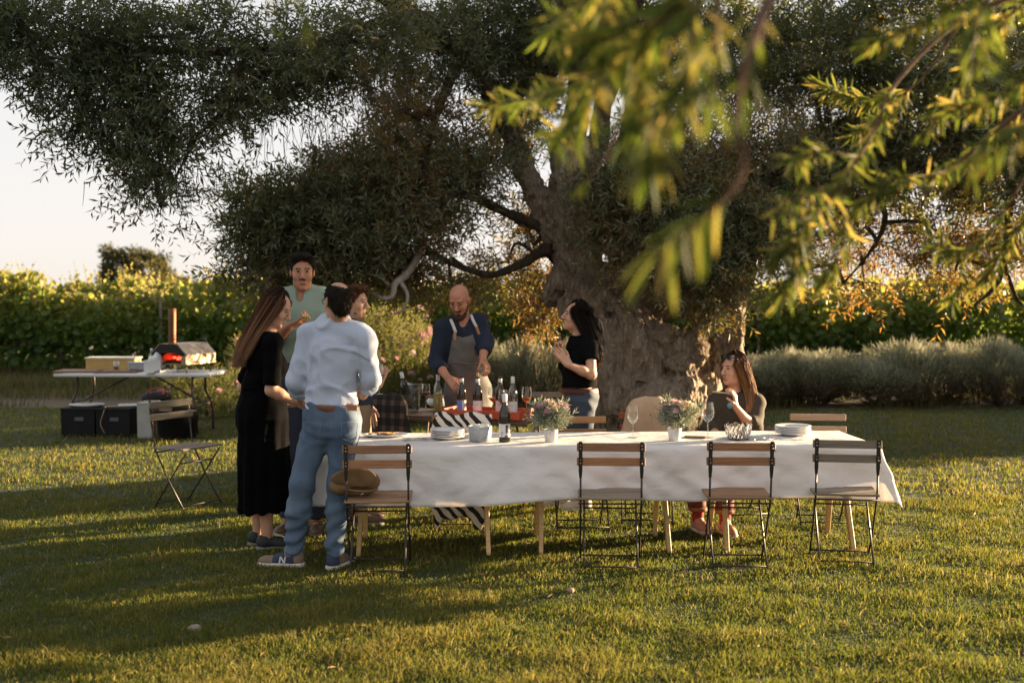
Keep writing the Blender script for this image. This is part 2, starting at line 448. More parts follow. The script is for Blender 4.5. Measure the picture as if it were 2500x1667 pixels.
def olive_sprig(nl=12, L=.26, ll=.085, lw=.017, twig=True, droop=.15):
    V, F, va = [], [], []
    for i in range(nl):
        t = .12+.88*i/(nl-1); a = i*2.4+random.uniform(-.4, .4); fw = random.uniform(.35, 1.0)+(.8 if i > nl-3 else 0)
        d = nrm(V3(math.cos(a), fw, math.sin(a))); side = nrm(np.cross(d, V3(random.uniform(-1,1), random.uniform(-1,1), random.uniform(-1,1)))); nn = np.cross(d, side)
        l = ll*random.uniform(.65, 1.15); ww = lw*random.uniform(.8, 1.15); b = V3(0, t*L, 0)
        o = len(V); bend = nn*l*random.uniform(-.15, .15)
        V += [b, b+d*l*.42+side*ww/2+nn*ww*.25+bend*.5, b+d*l-bend, b+d*l*.42-side*ww/2+nn*ww*.25+bend*.5]
        F.append((o, o+1, o+2, o+3)); q = random.gauss(0, 1); va += [q]*4
    if twig:
        o = len(V); V += [V3(-.002,-.06,0), V3(.002,-.06,0), V3(.001,L,0), V3(-.001,L,0)]; F.append((o, o+1, o+2, o+3)); va += [9]*4
    return np.array(V), np.array(F), np.array(va)
OSPR = [olive_sprig(random.choice((10,12,14)), random.uniform(.2, .3)) for _ in range(10)]
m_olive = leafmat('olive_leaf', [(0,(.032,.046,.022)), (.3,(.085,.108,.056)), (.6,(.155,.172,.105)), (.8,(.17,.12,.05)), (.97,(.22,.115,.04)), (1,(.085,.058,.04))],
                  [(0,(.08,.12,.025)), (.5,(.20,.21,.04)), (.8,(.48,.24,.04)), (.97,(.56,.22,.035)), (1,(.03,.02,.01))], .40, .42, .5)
def bark_mat(name, c1, c2, c3, sc_=1.0):
    m, nt, b = base_mat(name); L = nt.links
    v = coords(nt, (1,1,.5)); n1 = noise(nt, v, 11*sc_, 8, .7); n2 = noise(nt, coords(nt), 1.6, 3)
    vo = N(nt, 'ShaderNodeTexVoronoi', feature='DISTANCE_TO_EDGE'); vo.inputs['Scale'].default_value = 24*sc_
    mv = N(nt, 'ShaderNodeMixRGB'); mv.inputs[0].default_value = .12; mv.inputs[0].default_value = .18; L.new(v, mv.inputs[1]); L.new(n1.outputs[1], mv.inputs[2]); L.new(mv.outputs[0], vo.inputs['Vector'])
    r = ramp(nt, [(.34, c2), (.50, c1), (.64, c3)]); ad = N(nt, 'ShaderNodeMath', operation='MULTIPLY_ADD'); ad.inputs[1].default_value = .3
    L.new(n2.outputs[0], ad.inputs[0]); mm = N(nt, 'ShaderNodeMath', operation='MULTIPLY'); mm.inputs[1].default_value = .7; L.new(n1.outputs[0], mm.inputs[0]); L.new(mm.outputs[0], ad.inputs[2])
    L.new(ad.outputs[0], r.inputs[0]); L.new(r.outputs[0], b.inputs['Base Color']); b.inputs['Roughness'].default_value = .9; b.inputs['Specular IOR Level'].default_value = .2
    sm = N(nt, 'ShaderNodeMath', operation='SMOOTH_MIN'); sm.inputs[1].default_value = .12; sm.inputs[2].default_value = .1; L.new(vo.outputs[0], sm.inputs[0])
    h = N(nt, 'ShaderNodeMath', operation='MULTIPLY_ADD'); h.inputs[1].default_value = 2.0; L.new(sm.outputs[0], h.inputs[0]); L.new(n1.outputs[0], h.inputs[2])
    n4 = noise(nt, coords(nt, (1,1,.13)), 15*sc_, 5, .6); pp4 = N(nt, 'ShaderNodeMath', operation='PINGPONG'); pp4.inputs[1].default_value = .25; L.new(n4.outputs[0], pp4.inputs[0])
    h2 = N(nt, 'ShaderNodeMath', operation='MULTIPLY_ADD'); h2.inputs[1].default_value = 5.0; L.new(pp4.outputs[0], h2.inputs[0]); L.new(h.outputs[0], h2.inputs[2])
    bump(nt, b, h2.outputs[0], 1.0, .05/sc_); return m
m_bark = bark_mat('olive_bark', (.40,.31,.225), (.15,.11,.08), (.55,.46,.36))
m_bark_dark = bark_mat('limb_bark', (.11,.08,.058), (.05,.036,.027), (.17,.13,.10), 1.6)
m_deadwood = plain('dead_wood', (.42,.37,.31), (.24,.20,.16), .85, nscale=14, stretch=(1,1,.3), bmp=.5)

# the ancient olive
olive = empty('ancient_olive_tree', W(1590, 1112, 12.0)*V3(1,1,0), 0, 'huge gnarled old olive tree with a bulging hollow trunk behind the table', 'tree')
def sub(o, parent):           # parent keeping world coordinates
    o.parent = parent; o.matrix_parent_inverse = Matrix.Translation(parent.location).inverted() if parent.rotation_euler.z == 0 else parent.matrix_basis.inverted(); return o
T = SDF(); c = lambda px, py, Y: W(px, py, Y)
T.cone(c(1590,1125,12.05), c(1545,880,12.05), .50, .40, .1); T.cone(c(1545,880,12.05), c(1440,705,12), .40, .32, .1)
# shoulder and burls at the left, twin stems above
T.ell(c(1402,692,11.95), (.30,.30,.20), k=.08); T.ell(c(1468,725,11.85), (.24,.25,.17), k=.08); T.ell(c(1368,682,11.84), (.16,.19,.19), k=.05); T.ell(c(1350,718,11.86), (.11,.14,.13), k=.04); T.ell(c(1385,640,11.86), (.15,.17,.16), k=.05); T.ell(c(1410,765,11.62), (.16,.14,.14), k=.05)
T.cone(c(1382,690,11.9), c(1372,340,12), .155, .12, .05); T.cone(c(1432,690,11.88), c(1442,360,12.02), .15, .11, .035); T.cone(c(1408,690,11.95), c(1408,350,12.1), .16, .12, .04)
T.cone(c(1380,640,12), c(1262,370,12), .15, .11, .06); T.cone(c(1525,720,12.5), c(1525,380,12.75), .20, .13, .08)
# ridges running down to the right
for pts_, rs_ in [(((1415,705,11.66),(1470,745,11.56),(1530,800,11.48),(1585,865,11.46),(1598,940,11.45)), (.15,.16,.16,.17,.14)), (((1385,745,11.66),(1440,810,11.52),(1490,890,11.44),(1515,990,11.36)), (.12,.15,.16,.15)), (((1500,740,11.66),(1560,775,11.58),(1615,815,11.5)), (.10,.11,.10)), (((1440,760,11.58),(1500,830,11.45),(1545,910,11.40)), (.10,.11,.10))]:
    for a_, b_, ra_, rb_ in zip(pts_[:-1], pts_[1:], rs_[:-1], rs_[1:]): T.cone(c(*a_), c(*b_), ra_, rb_, .045)
# knob, front mound, flutes
T.ell(c(1662,848,11.5), (.27,.24,.26), k=.03); T.ell(c(1627,818,11.36), (.15,.13,.12), k=.035); T.ell(c(1702,850,11.38), (.12,.15,.19), k=.035); T.ell(c(1660,885,11.3), (.16,.12,.10), k=.035)
T.ell(c(1606,1005,11.28), (.40,.30,.37), k=.012); T.ell(c(1675,985,11.35), (.22,.22,.34), k=.03); T.ell(c(1560,960,11.42), (.20,.18,.20), k=.04)
T.cone(c(1462,1118,11.6), c(1478,870,11.66), .14, .11, .03); T.cone(c(1500,1118,11.46), c(1495,920,11.52), .11, .085, .03); T.cone(c(1440,1118,11.85), c(1450,900,11.85), .16, .13, .04); T.cone(c(1535,1118,11.35), c(1525,985,11.42), .09, .07, .03)
# second trunk at the right, roots
T.cone(c(1738,1122,12.35), c(1748,860,12.35), .34, .265, .06); T.cone(c(1748,860,12.35), c(1772,700,12.4), .265, .25, .08); T.cone(c(1772,700,12.4), c(1832,560,12.5), .25, .20, .08); T.cone(c(1560,740,12.4), c(1730,720,12.5), .24, .2, .08)
for x0_, x1_, yy_ in ((1712,1706,12.12), (1752,1750,12.08), (1792,1798,12.14)): T.cone(c(x0_,1110,yy_-.05), c(x1_,690,yy_+.06), .08, .06, .03)
T.cone(c(1725,955,11.75), c(1792,1085,11.7), .17, .13, .05); T.cone(c(1790,1080,11.8), c(1935,1062,13.3), .15, .07, .08); T.cone(c(1700,1000,11.6), c(1750,1110,11.5), .10, .10, .04)
T.cone(c(1480,980,12.1), c(1350,1020,12.3), .22, .14, .1); T.cone(c(1350,1020,12.3), c(1290,1105,12.4), .14, .10, .1)
T.ell(c(1625,768,11.66), (.24,.36,.095), np.array([nrm(V3(1,0,-.62)), V3(0,1,0), nrm(V3(.62,0,1))]), k=.03, op='s'); T.ell(c(1672,790,11.62), (.11,.34,.10), k=.03, op='s')
T.ell(c(1404,782,11.5), (.045,.10,.035), k=.02, op='s'); T.ell(c(1450,818,11.36), (.05,.10,.035), k=.02, op='s'); T.ell(c(1490,770,11.4), (.05,.1,.03), k=.02, op='s'); T.ell(c(1560,935,11.22), (.06,.10,.03), k=.02, op='s')
def tw(x, y, z):
    big = snoise(x, y, z, 4.5, 0)*.028; r1 = 1-np.abs(snoise(x+big, y, z*.45, 13, 1)); r2 = np.abs(snoise(x, y, z*.7, 30, 2))
    r3 = np.abs(snoise(x+.4*big, y+.3*big, z*.55, 70, 0)); r4 = np.abs(snoise(x, y, z*.8, 48, 1)); return big*.7-r1*.030-r2*.024-r3*.024-r4*.018+.05
T.warp = tw
tl, th = T.bounds(.1); tl[2] = -.05
P, Q = T.poly(.016, tl, th)
sub(link('trunk', np_mesh('trunk', P, Q, m_bark, True)), olive)
def pl(*pts): return np.array([W(*p[:3]) for p in pts]), np.array([p[3] for p in pts])
LIMBS = [pl((1262,385,12,.13), (1235,290,12,.12), (1150,150,11.7,.10), (1010,30,11.2,.085), (800,-50,10.4,.07), (560,-20,9.9,.055)),
         pl((1010,30,11.2,.06), (760,110,10.3,.045), (520,130,9.7,.035), (300,120,9.4,.025), (90,150,9.2,.012)),
         pl((880,60,10.7,.04), (760,190,10.2,.032), (650,245,9.8,.026), (560,270,9.6,.022), (490,330,9.5,.016), (440,410,9.4,.010), (395,500,9.3,.005)),
         pl((1398,345,12,.13), (1412,150,12,.12), (1390,-60,11.8,.12), (1300,-300,11.3,.09), (1000,-500,10.5,.06)),
         pl((1458,365,12.05,.10), (1500,150,12.1,.12), (1600,-100,12,.1), (1800,-350,11.5,.07)),
         pl((1530,385,12.75,.13), (1570,200,12.8,.12), (1640,30,12.7,.12), (1760,-200,12.8,.09)),
         pl((1815,615,12.5,.18), (1880,480,12.7,.13), (2010,340,13,.10), (2250,180,13.1,.08), (2500,40,12.6,.06), (2900,-100,12,.04)),
         pl((1880,480,12.7,.08), (2100,420,12.6,.06), (2380,400,12.3,.05), (2700,380,11.8,.04), (3100,350,11.2,.02)),
         pl((1350,610,12,.07), (1265,645,11.8,.045), (1190,668,11.6,.035), (1110,645,11.5,.03), (1030,600,11.3,.028), (960,520,11.1,.02), (800,460,11,.012)),
         pl((1330,560,12,.06), (1240,520,11.8,.05), (1120,470,11.5,.04), (960,440,11.2,.03), (760,470,11,.015)),
         pl((2480,380,12.1,.05), (2465,520,12,.042), (2450,640,12,.035), (2425,700,11.95,.025), (2380,745,11.9,.012)),
         pl((2450,640,12,.025), (2480,720,12,.018), (2500,745,12,.01)),
         pl((2100,420,12.6,.05), (2160,520,12.6,.035), (2130,610,12.6,.02), (2060,690,12.6,.01)),
         pl((1130,130,11.7,.06), (1080,240,11.6,.05), (1050,350,11.4,.03), (1010,420,11.3,.02)),
         pl((1560,300,12.5,.08), (1660,330,11.9,.05), (1720,420,11.3,.03), (1740,560,11,.015)),
         pl((1750,-200,12.6,.07), (2000,-150,12.3,.06), (2300,-100,12,.05), (2700,0,11.5,.04))]
for Lp, Lr in LIMBS:
    n = 5*len(Lp); C = bez(Lp, n); rr = np.interp(np.linspace(0, 1, n), np.linspace(0, 1, len(Lr)), Lr)
    C = C+np.stack([snoise(C[:,0], C[:,1], C[:,2], 6, s) for s in (0,1,2)], 1)*np.minimum(rr, .04)[:, None]*.6
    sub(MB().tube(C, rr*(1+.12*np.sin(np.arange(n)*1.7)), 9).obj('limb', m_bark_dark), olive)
dp, dr = pl((1035,590,11.3,.035), (1012,640,11.1,.036), (990,672,11,.040), (965,692,10.9,.034), (958,722,10.85,.026), (935,728,10.85,.02), (905,712,10.9,.010))
dn = MB().tube(bez(dp, 24), np.interp(np.linspace(0,1,24), np.linspace(0,1,7), dr), 8)
dp2, dr2 = pl((975,685,10.95,.026), (995,720,10.9,.020), (985,755,10.9,.012), (960,768,10.9,.006)); dn.tube(bez(dp2, 12), np.interp(np.linspace(0,1,12), np.linspace(0,1,4), dr2), 7)
dp3, dr3 = pl((955,700,10.9,.02), (925,676,10.9,.013), (890,668,10.9,.006)); dn.tube(bez(dp3, 10), np.interp(np.linspace(0,1,10), np.linspace(0,1,3), dr3), 6)
o = dn.obj('dead_limb', m_deadwood); sub(o, olive); o['label'] = 'pale bare dead limb'

# crown: groups of blobs (photo px, py, depth, half width px, half height px, half depth m, sprigs, colour, spread)
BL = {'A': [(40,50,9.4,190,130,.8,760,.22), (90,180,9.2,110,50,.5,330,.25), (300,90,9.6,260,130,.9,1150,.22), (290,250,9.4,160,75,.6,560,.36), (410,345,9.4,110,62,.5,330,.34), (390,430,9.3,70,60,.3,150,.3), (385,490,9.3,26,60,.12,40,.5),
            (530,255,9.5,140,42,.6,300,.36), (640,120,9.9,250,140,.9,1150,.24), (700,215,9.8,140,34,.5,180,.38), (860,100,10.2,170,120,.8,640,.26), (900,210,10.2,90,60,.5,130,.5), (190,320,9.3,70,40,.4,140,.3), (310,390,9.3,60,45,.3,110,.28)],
      'B': [(605,470,10.9,45,40,.25,70,.46), (585,585,10.8,40,30,.25,60,.46), (600,690,10.8,40,22,.25,40,.5), (950,345,11.2,50,30,.3,70,.48), (930,560,10.6,90,60,.3,190,.50), (760,470,10.6,80,60,.3,170,.48), (712,512,11,90,85,.8,720,.42), (660,565,10.9,55,90,.5,360,.43), (835,438,11,150,78,.9,1000,.44), (800,570,11,200,110,.9,1500,.48), (630,650,10.8,60,45,.4,170,.50), (990,430,11.3,190,100,.9,1050,.54), (1010,570,11.3,150,90,.8,640,.60), (1120,450,11.5,120,110,.8,600,.50), (880,655,11.3,200,45,.8,420,.62), (1180,390,11.7,110,90,.7,330,.56), (720,640,11,120,50,.6,420,.54)],  # lighter leaf tone stands in for light on these clumps
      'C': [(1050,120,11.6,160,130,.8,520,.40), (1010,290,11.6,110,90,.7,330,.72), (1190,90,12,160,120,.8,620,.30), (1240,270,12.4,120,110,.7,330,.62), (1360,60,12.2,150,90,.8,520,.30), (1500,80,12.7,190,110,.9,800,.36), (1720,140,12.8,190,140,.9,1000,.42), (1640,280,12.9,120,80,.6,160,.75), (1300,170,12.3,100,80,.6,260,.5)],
      'D': [(1500,470,11.2,60,80,.3,330,.56), (1490,570,11.15,40,60,.25,170,.58), (1620,600,10.9,110,90,.4,480,.56), (1730,720,11,70,45,.3,190,.56), (1560,420,11,110,90,.5,420,.54), (1650,490,10.9,150,110,.6,900,.56), (1555,550,11,75,80,.4,300,.58), (1730,390,11.3,140,110,.7,650,.56), (1790,560,11,120,110,.6,640,.54), (1700,640,10.9,100,65,.4,380,.52), (1880,420,11.5,140,140,.7,650,.54), (1900,580,11.5,110,100,.7,380,.52), (1780,680,11,60,40,.3,110,.5)],  # paler leaves: light on the camera side put into the colour
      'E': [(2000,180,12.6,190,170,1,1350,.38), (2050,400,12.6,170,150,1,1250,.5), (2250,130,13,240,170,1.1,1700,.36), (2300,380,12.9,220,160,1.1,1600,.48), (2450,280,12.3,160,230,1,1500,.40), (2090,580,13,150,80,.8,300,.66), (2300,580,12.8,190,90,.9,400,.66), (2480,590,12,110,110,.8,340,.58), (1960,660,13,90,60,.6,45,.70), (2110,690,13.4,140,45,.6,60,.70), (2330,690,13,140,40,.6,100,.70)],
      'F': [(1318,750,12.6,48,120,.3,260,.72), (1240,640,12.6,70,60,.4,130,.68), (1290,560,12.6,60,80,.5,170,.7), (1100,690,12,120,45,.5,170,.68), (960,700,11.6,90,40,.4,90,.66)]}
def fill(c0, r, n, ncl, sig):
    u = rng.normal(size=(ncl, 3)); u /= np.linalg.norm(u, axis=1)[:, None]; u *= (rng.uniform(.10, 1, ncl)**.42)[:, None]
    CC = c0+u*r; k = rng.integers(0, ncl, n)
    return CC, CC[k]+rng.normal(0, 1, (n, 3))*sig*np.array([1,1,.8]), CC[k]
branches = MB()
LP = np.vstack([bez(l[0], 30) for l in LIMBS])
for gname, bl in BL.items():
    Ps, Ds, vs = [], [], []
    for (px, py, Y, hx, hy, hY, n, col) in bl:
        c0 = W(px, py, Y); r = np.array([hx/FPX*Y, hY, hy/FPX*Y]); r = np.maximum(r-.17, r*.6); n = int(n*{'A':.52, 'B':.58, 'C':.95, 'D':.78, 'E':.7, 'F':.7}[gname])
        ncl = max(5, n//22); CC, P, K = fill(c0, r, n, ncl, .095)
        D = (P-K)*1.2+(P-c0)*.45+rng.normal(0, .12, P.shape)+[0,0,-.05]
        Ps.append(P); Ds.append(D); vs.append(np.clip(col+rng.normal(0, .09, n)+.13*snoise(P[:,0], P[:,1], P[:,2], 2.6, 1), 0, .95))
        near = LP[np.argmin(((LP-c0)**2).sum(1))]
        mid = (near+c0)/2+rng.normal(0, .12, 3)+[0,0,.1]; branches.tube(bez([near, mid, c0], 8), np.linspace(.026, .012, 8), 5, caps=False)
        for q in range(min(ncl, 16)):
            e = CC[q]; mid = (c0+e)/2+rng.normal(0, .06, 3); pp = bez([c0, mid, e, e+(e-c0)*.18+[0,0,-.05]], 7)
            branches.tube(pp, np.linspace(.011, .003, 7), 4, caps=False)
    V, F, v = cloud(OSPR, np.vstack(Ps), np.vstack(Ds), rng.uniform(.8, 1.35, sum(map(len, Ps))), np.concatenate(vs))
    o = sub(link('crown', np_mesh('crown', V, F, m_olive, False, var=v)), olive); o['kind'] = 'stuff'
# crown above and beside the picture, which shades the lawn
Ps, Ds = [], []
for cx, cy, cz, rx, ry, rz, n in [(5.6,11.2,3.6,1.4,1.6,1.0,700), (7.4,12.4,3.7,1.5,1.8,1.1,600), (5.0,13.6,3.7,1.2,1.3,1.1,350), (8.6,10.6,3.8,1.4,1.5,1.1,480), (6.4,9.4,3.7,1.2,1.0,1.0,480), (4.9,9.6,3.7,.7,.9,.9,330),
                                  (-2.5,9.8,5.9,2.2,1.5,.7,260), (0,11,6.2,2,2,.8,300), (2.5,11.5,6.4,2,2,.9,350), (5,12.4,6,2,2,.9,350), (-1,13,5.8,2,1.6,.9,300), (2,14,5,2,1.4,1.1,600), (7,12.4,5.6,2,2,.8,350)]:
    c0 = V3(cx, cy, cz); CC, P, K = fill(c0, V3(rx, ry, rz), n, n//18, .22); Ps.append(P); Ds.append((P-K)+(P-c0)*.3)
    branches.tube(bez([LP[np.argmin(((LP-c0)**2).sum(1))], (LP[np.argmin(((LP-c0)**2).sum(1))]+c0)/2+[0,0,.2], c0], 8), np.linspace(.05, .015, 8), 5, caps=False)
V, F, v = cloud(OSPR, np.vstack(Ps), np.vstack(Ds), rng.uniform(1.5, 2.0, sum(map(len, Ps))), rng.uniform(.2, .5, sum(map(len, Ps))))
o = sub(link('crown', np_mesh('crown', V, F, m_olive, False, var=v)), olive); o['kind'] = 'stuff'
# bare hanging twigs
for (px, py, Y, sx, sy, n, L) in [(470,400,9.4,90,30,30,.35), (900,200,10.2,120,60,90,.4), (750,300,9.9,130,40,60,.35), (1000,160,11.4,120,80,60,.4), (1850,250,12.6,130,70,70,.5), (1320,800,12.5,40,60,70,.35), (2150,640,13,250,50,90,.35), (330,420,9.3,60,30,20,.25)]:
    for q in range(n):
        p = W(px+rng.normal(0, sx*.6), py+rng.normal(0, sy*.6), Y+rng.normal(0, .25)); l = L*rng.uniform(.4, 1); dx = rng.normal(0, .22, 2)
        branches.tube([p, p+[dx[0]*l*.3, dx[1]*l*.3, -l*.45], p+[dx[0]*l, dx[1]*l, -l]], [.0035, .0028, .0015], 3, caps=False)
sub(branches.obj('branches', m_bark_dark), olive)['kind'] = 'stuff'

# ------------------------------------------------------------------ grapevines
def vine_leaf():
    return np.array([(0,0,0), (-.055,.012,.008), (-.048,.075,.014), (0,.11,-.004), (.048,.075,.014), (.055,.012,.008)], float), np.array([(0,3,2,1), (0,5,4,3)])
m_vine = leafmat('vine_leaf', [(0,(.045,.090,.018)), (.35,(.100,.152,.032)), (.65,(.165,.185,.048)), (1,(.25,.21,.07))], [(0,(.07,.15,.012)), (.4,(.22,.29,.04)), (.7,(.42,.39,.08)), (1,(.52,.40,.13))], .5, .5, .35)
m_vtrunk = plain('vine_bark', (.10,.07,.045), (.045,.032,.022), .95, nscale=20, stretch=(1,1,.3), bmp=.6)
def vine_meshes(seed):
    r_ = np.random.default_rng(seed); n = 700
    x = r_.normal(0, .36, n).clip(-.75, .75); z = r_.uniform(.72, 1.86, n); lump = .06*np.sin(x*7+seed)+.08*np.sin(x*3+seed*2)
    z = z+lump; th = .20+.13*np.sin((z-.7)/1.2*PI); y = r_.uniform(-1, 1, n)*th
    low = r_.uniform(0, 1, n) < .14; z = np.where(low, r_.uniform(.38, .78, n), z)
    P = np.stack([x, y, z], 1); out = np.sign(y)
    D = np.stack([r_.normal(0, .6, n), out*.3+r_.normal(0, .4, n), -r_.uniform(.2, 1, n)], 1)
    S = r_.uniform(.75, 1.35, n); var = ((z-.7)/1.35*.62+.10+r_.normal(0, .13, n)).clip(0, 1)  # leaves yellow with height: sunlit gold of the row tops put into colour
    # shoots rising above the row
    sh = MB(); SP, SDr, SS, SV = [], [], [], []
    for q in range(9):
        b = V3(r_.uniform(-.6, .6), r_.uniform(-.15, .15), 1.75); h = r_.uniform(.2, .42)*(1.7 if q == 0 else 1); l = r_.normal(0, .10, 2)
        e = b+[l[0], l[1], h]; sh.tube([b, (b+e)/2+[r_.normal(0,.02), 0, 0], e], [.004, .003, .0015], 3, caps=False)
        for t in np.linspace(.05, .95, 7):
            SP.append(b+(e-b)*t); SDr.append(r_.normal(0, 1, 3)+[0,0,.2]); SS.append((1-.6*t)*r_.uniform(.6, 1)); SV.append(r_.uniform(.7, 1))
    P = np.vstack([P, SP]); D = np.vstack([D, SDr]); S = np.concatenate([S, SS]); var = np.concatenate([var, SV])
    lv, lf = vine_leaf(); V, F, v = cloud([(lv, lf, np.zeros(6))], P, D, S, var)
    t = MB(); bend = r_.uniform(-.08, .08)
    t.tube(bez([(bend,0,-.05), (bend*.3,.02,.25), (-bend,.0,.5), (0,0,.72)], 9), [.055,.05,.042,.045,.04,.042,.04,.045,.05], 7)
    for sg in (-1, 1): t.tube(bez([(0,0,.68), (sg*.2,0,.72), (sg*.5,.01,.66), (sg*.62,0,.72)], 7), [.035,.03,.028,.025,.022,.02,.015], 6)
    for q in range(4): t.tube([(r_.uniform(-.5,.5),0,.7), (r_.uniform(-.5,.5),0,1.7)], [.006,.004], 4)
    return np_mesh('foliage', V, F, m_vine, False, var=v), t.mesh('trunk', m_vtrunk), sh.mesh('shoots', m_vtrunk)
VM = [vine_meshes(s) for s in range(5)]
ORD = ['first','second','third','fourth','fifth','sixth','seventh','eighth','ninth','tenth','eleventh','twelfth','thirteenth','fourteenth','fifteenth','sixteenth','seventeenth','eighteenth','nineteenth','twentieth','twenty-first','twenty-second','twenty-third','twenty-fourth','twenty-fifth','twenty-sixth','twenty-seventh','twenty-eighth']
def vine_row(Y0, slope, x0, x1, step, hs, rowname, parts=True):
    for i, x in enumerate(np.arange(x0, x1, step)):
        f, t, s = VM[(i*3+int(Y0)) % 5]
        e = empty('grapevine', (x+random.uniform(-.1,.1), Y0+slope*x+random.uniform(-.08,.08), 0), random.choice((0, PI))+random.uniform(-.06,.06),
                  f'leafy grapevine in the {rowname} vine row, {ORD[i]} from the left end', 'grapevine', f'grapevines of the {rowname} row')
        k = hs*random.uniform(.90, 1.12); e.scale = (1.05, 1.05, k)
        link('foliage', f, e)['kind'] = 'stuff'; link('trunk', t, e); link('shoots', s, e)['kind'] = 'stuff'
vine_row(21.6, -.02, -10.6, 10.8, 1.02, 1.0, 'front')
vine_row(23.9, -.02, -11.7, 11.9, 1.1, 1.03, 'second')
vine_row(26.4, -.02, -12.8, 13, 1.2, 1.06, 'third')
m_post = plain('post_wood', (.20,.17,.14), None, .9, nscale=12, stretch=(1,1,.2))
for i, (x, Y) in enumerate([(-6.65,21.5), (-1.0,21.4), (4.6,21.3), (9.1,21.2)]):
    p = empty('vineyard_post', (x, Y, 0), 0, f'weathered wooden trellis post in the front vine row, {ORD[i]} from the left', 'post', 'trellis posts')
    MB().tube([(0,0,-.1), (0.01,0,.9), (.005,0,1.62)], [.035,.034,.032], 8).obj('post', m_post, p); MB().tube([(.005,0,1.62),(.005,0,1.64)], [.034,.02], 8).obj('post_cap', m_post, p)

# ------------------------------------------------------------------ grey lavender bushes, pink flowering shrubs, far trees
m_lav = leafmat('lavender', [(0,(.075,.052,.035)), (.28,(.13,.105,.07)), (.45,(.20,.21,.14)), (.75,(.31,.33,.235)), (1,(.40,.39,.32))], [(0,(.06,.04,.02)), (.5,(.14,.16,.08)), (1,(.3,.28,.18))], .3, .75, .15)
def lavender_mesh(seed, n=7000, base=.25):
    r_ = np.random.default_rng(seed); a = r_.uniform(0, 2*PI, n); el = r_.uniform(-.15, 1.5, n)
    rad = .62*(1+.10*np.sin(a*3+seed)+.07*np.sin(a*7))*r_.uniform(.55, 1.0, n)**.5
    dirs = np.stack([np.cos(a)*np.cos(el), np.sin(a)*np.cos(el), np.sin(el)*.9+.2], 1)
    P = np.stack([0*a, 0*a, 0*a+.12], 1)+dirs*rad[:, None]*np.array([1,1,1.12]); P[:, 2] = P[:, 2].clip(.02, 2)
    D = dirs*.7+np.array([0,0,.6])+r_.normal(0, .32, (n, 3)); L = r_.uniform(.05, .14, n)
    pv = np.array([(-.5,0,0), (.5,0,0), (.32,.6,.1), (0,1,0), (-.32,.6,.1)], float); R = frames(D, r_.uniform(0, 6.28, n))
    sc_ = np.stack([r_.uniform(.007, .013, n), L, L], 1)
    V = np.einsum('nij,nvj->nvi', R, pv[None]*sc_[:, None, :])+P[:, None]
    F = (np.array([(0,1,2,4), (4,2,3,3)])[None]+(np.arange(n)*5)[:, None, None]).reshape(-1, 4)
    F = np.stack([F[0::2][:, [0,1,2]], F[0::2][:, [0,2,3]], F[1::2][:, [0,1,2]]], 1).reshape(-1, 3)
    zz = P[:, 2]/.85; var = (zz*.95-.12+r_.normal(0, .12, n)).clip(0, 1)
    st = MB()
    for q in range(70):
        aa = r_.uniform(0, 2*PI); e2 = r_.uniform(.1, 1.3); d = V3(math.cos(aa)*math.cos(e2), math.sin(aa)*math.cos(e2), math.sin(e2)); l = r_.uniform(.35, .6)
        st.tube([(0,0,0), d*l*.5+[0,0,-.02], d*l], [.008,.006,.003], 3, caps=False)
    return np_mesh('foliage', V.reshape(-1, 3), F, m_lav, False, var=np.repeat(var, 5)), st.mesh('stems', m_vtrunk)
LAV = [lavender_mesh(s) for s in (1,2,3)]
lav_spots = [(2.55+.61*i, 17.75+.25*math.sin(i*2.1)+random.uniform(-.1,.1), random.uniform(.95,1.45), random.uniform(.68,1.08)) for i in range(14)]+[(-.35,15.9,.8,1.05), (.25,15.6,.85,1.1), (.9,15.8,.9,1.05), (1.6,16.6,.9,1.0), (-.9,16.6,.7,.9)]
lab = {0:'silvery bush partly hidden by the lit edge of the olive trunk', 18:'small grey bush beside the pink shrub behind the bald man', 14:'silvery bush just behind the bald man in the apron', 15:'silvery bush between the man in the apron and the standing dark-haired woman', 16:'silvery bush behind the standing dark-haired woman', 17:'silvery bush half hidden behind the old olive trunk'}
nth = 0
for i, (x, y, sx, sz) in enumerate(lav_spots):
    if i in lab: l = lab[i]
    else: nth += 1; l = f'brown-based silvery bush edging the lawn at right, {ORD[nth-1]} from the left'
    e = empty('grey_lavender_bush', (x, y, 0), random.uniform(0, 6), l, 'bush', 'silvery bushes along the lawn edge'); e.scale = (sx, sx, sz)
    f, s = LAV[i % 3]; link('foliage', f, e)['kind'] = 'stuff'; link('stems', s, e)
m_shrub = leafmat('shrub_leaf', [(0,(.03,.055,.018)), (.6,(.07,.10,.035)), (1,(.15,.14,.05))], [(0,(.08,.14,.02)), (1,(.3,.26,.06))], .4, .55, .3)
m_pink = leafmat('pink_petal', [(0,(.52,.24,.36)), (.5,(.66,.36,.46)), (1,(.74,.54,.54))], [(0,(.6,.25,.35)), (1,(.7,.5,.5))], .3, .7, .2, objrand=True)
def flower_mesh(mat, r=.035, n=14, seed=0):
    V, F = [], []; r_ = random.Random(seed)
    for q in range(n):
        a = q*2.4; el = math.asin(min(1, .1+.9*q/n)); d = V3(math.cos(a)*math.cos(el), math.sin(a)*math.cos(el), math.sin(el)); s = nrm(np.cross(d, V3(.1,.2,1))); t = np.cross(s, d)
        o = len(V); c0 = d*r*.45; V += [c0, c0+(d*.6+s*.5)*r, c0+d*r*1.0+t*r*.25, c0+(d*.6-s*.5)*r]; F.append((o, o+1, o+2, o+3))
    return np_mesh('flower', V, F, mat)
FL = flower_mesh(m_pink, .036)
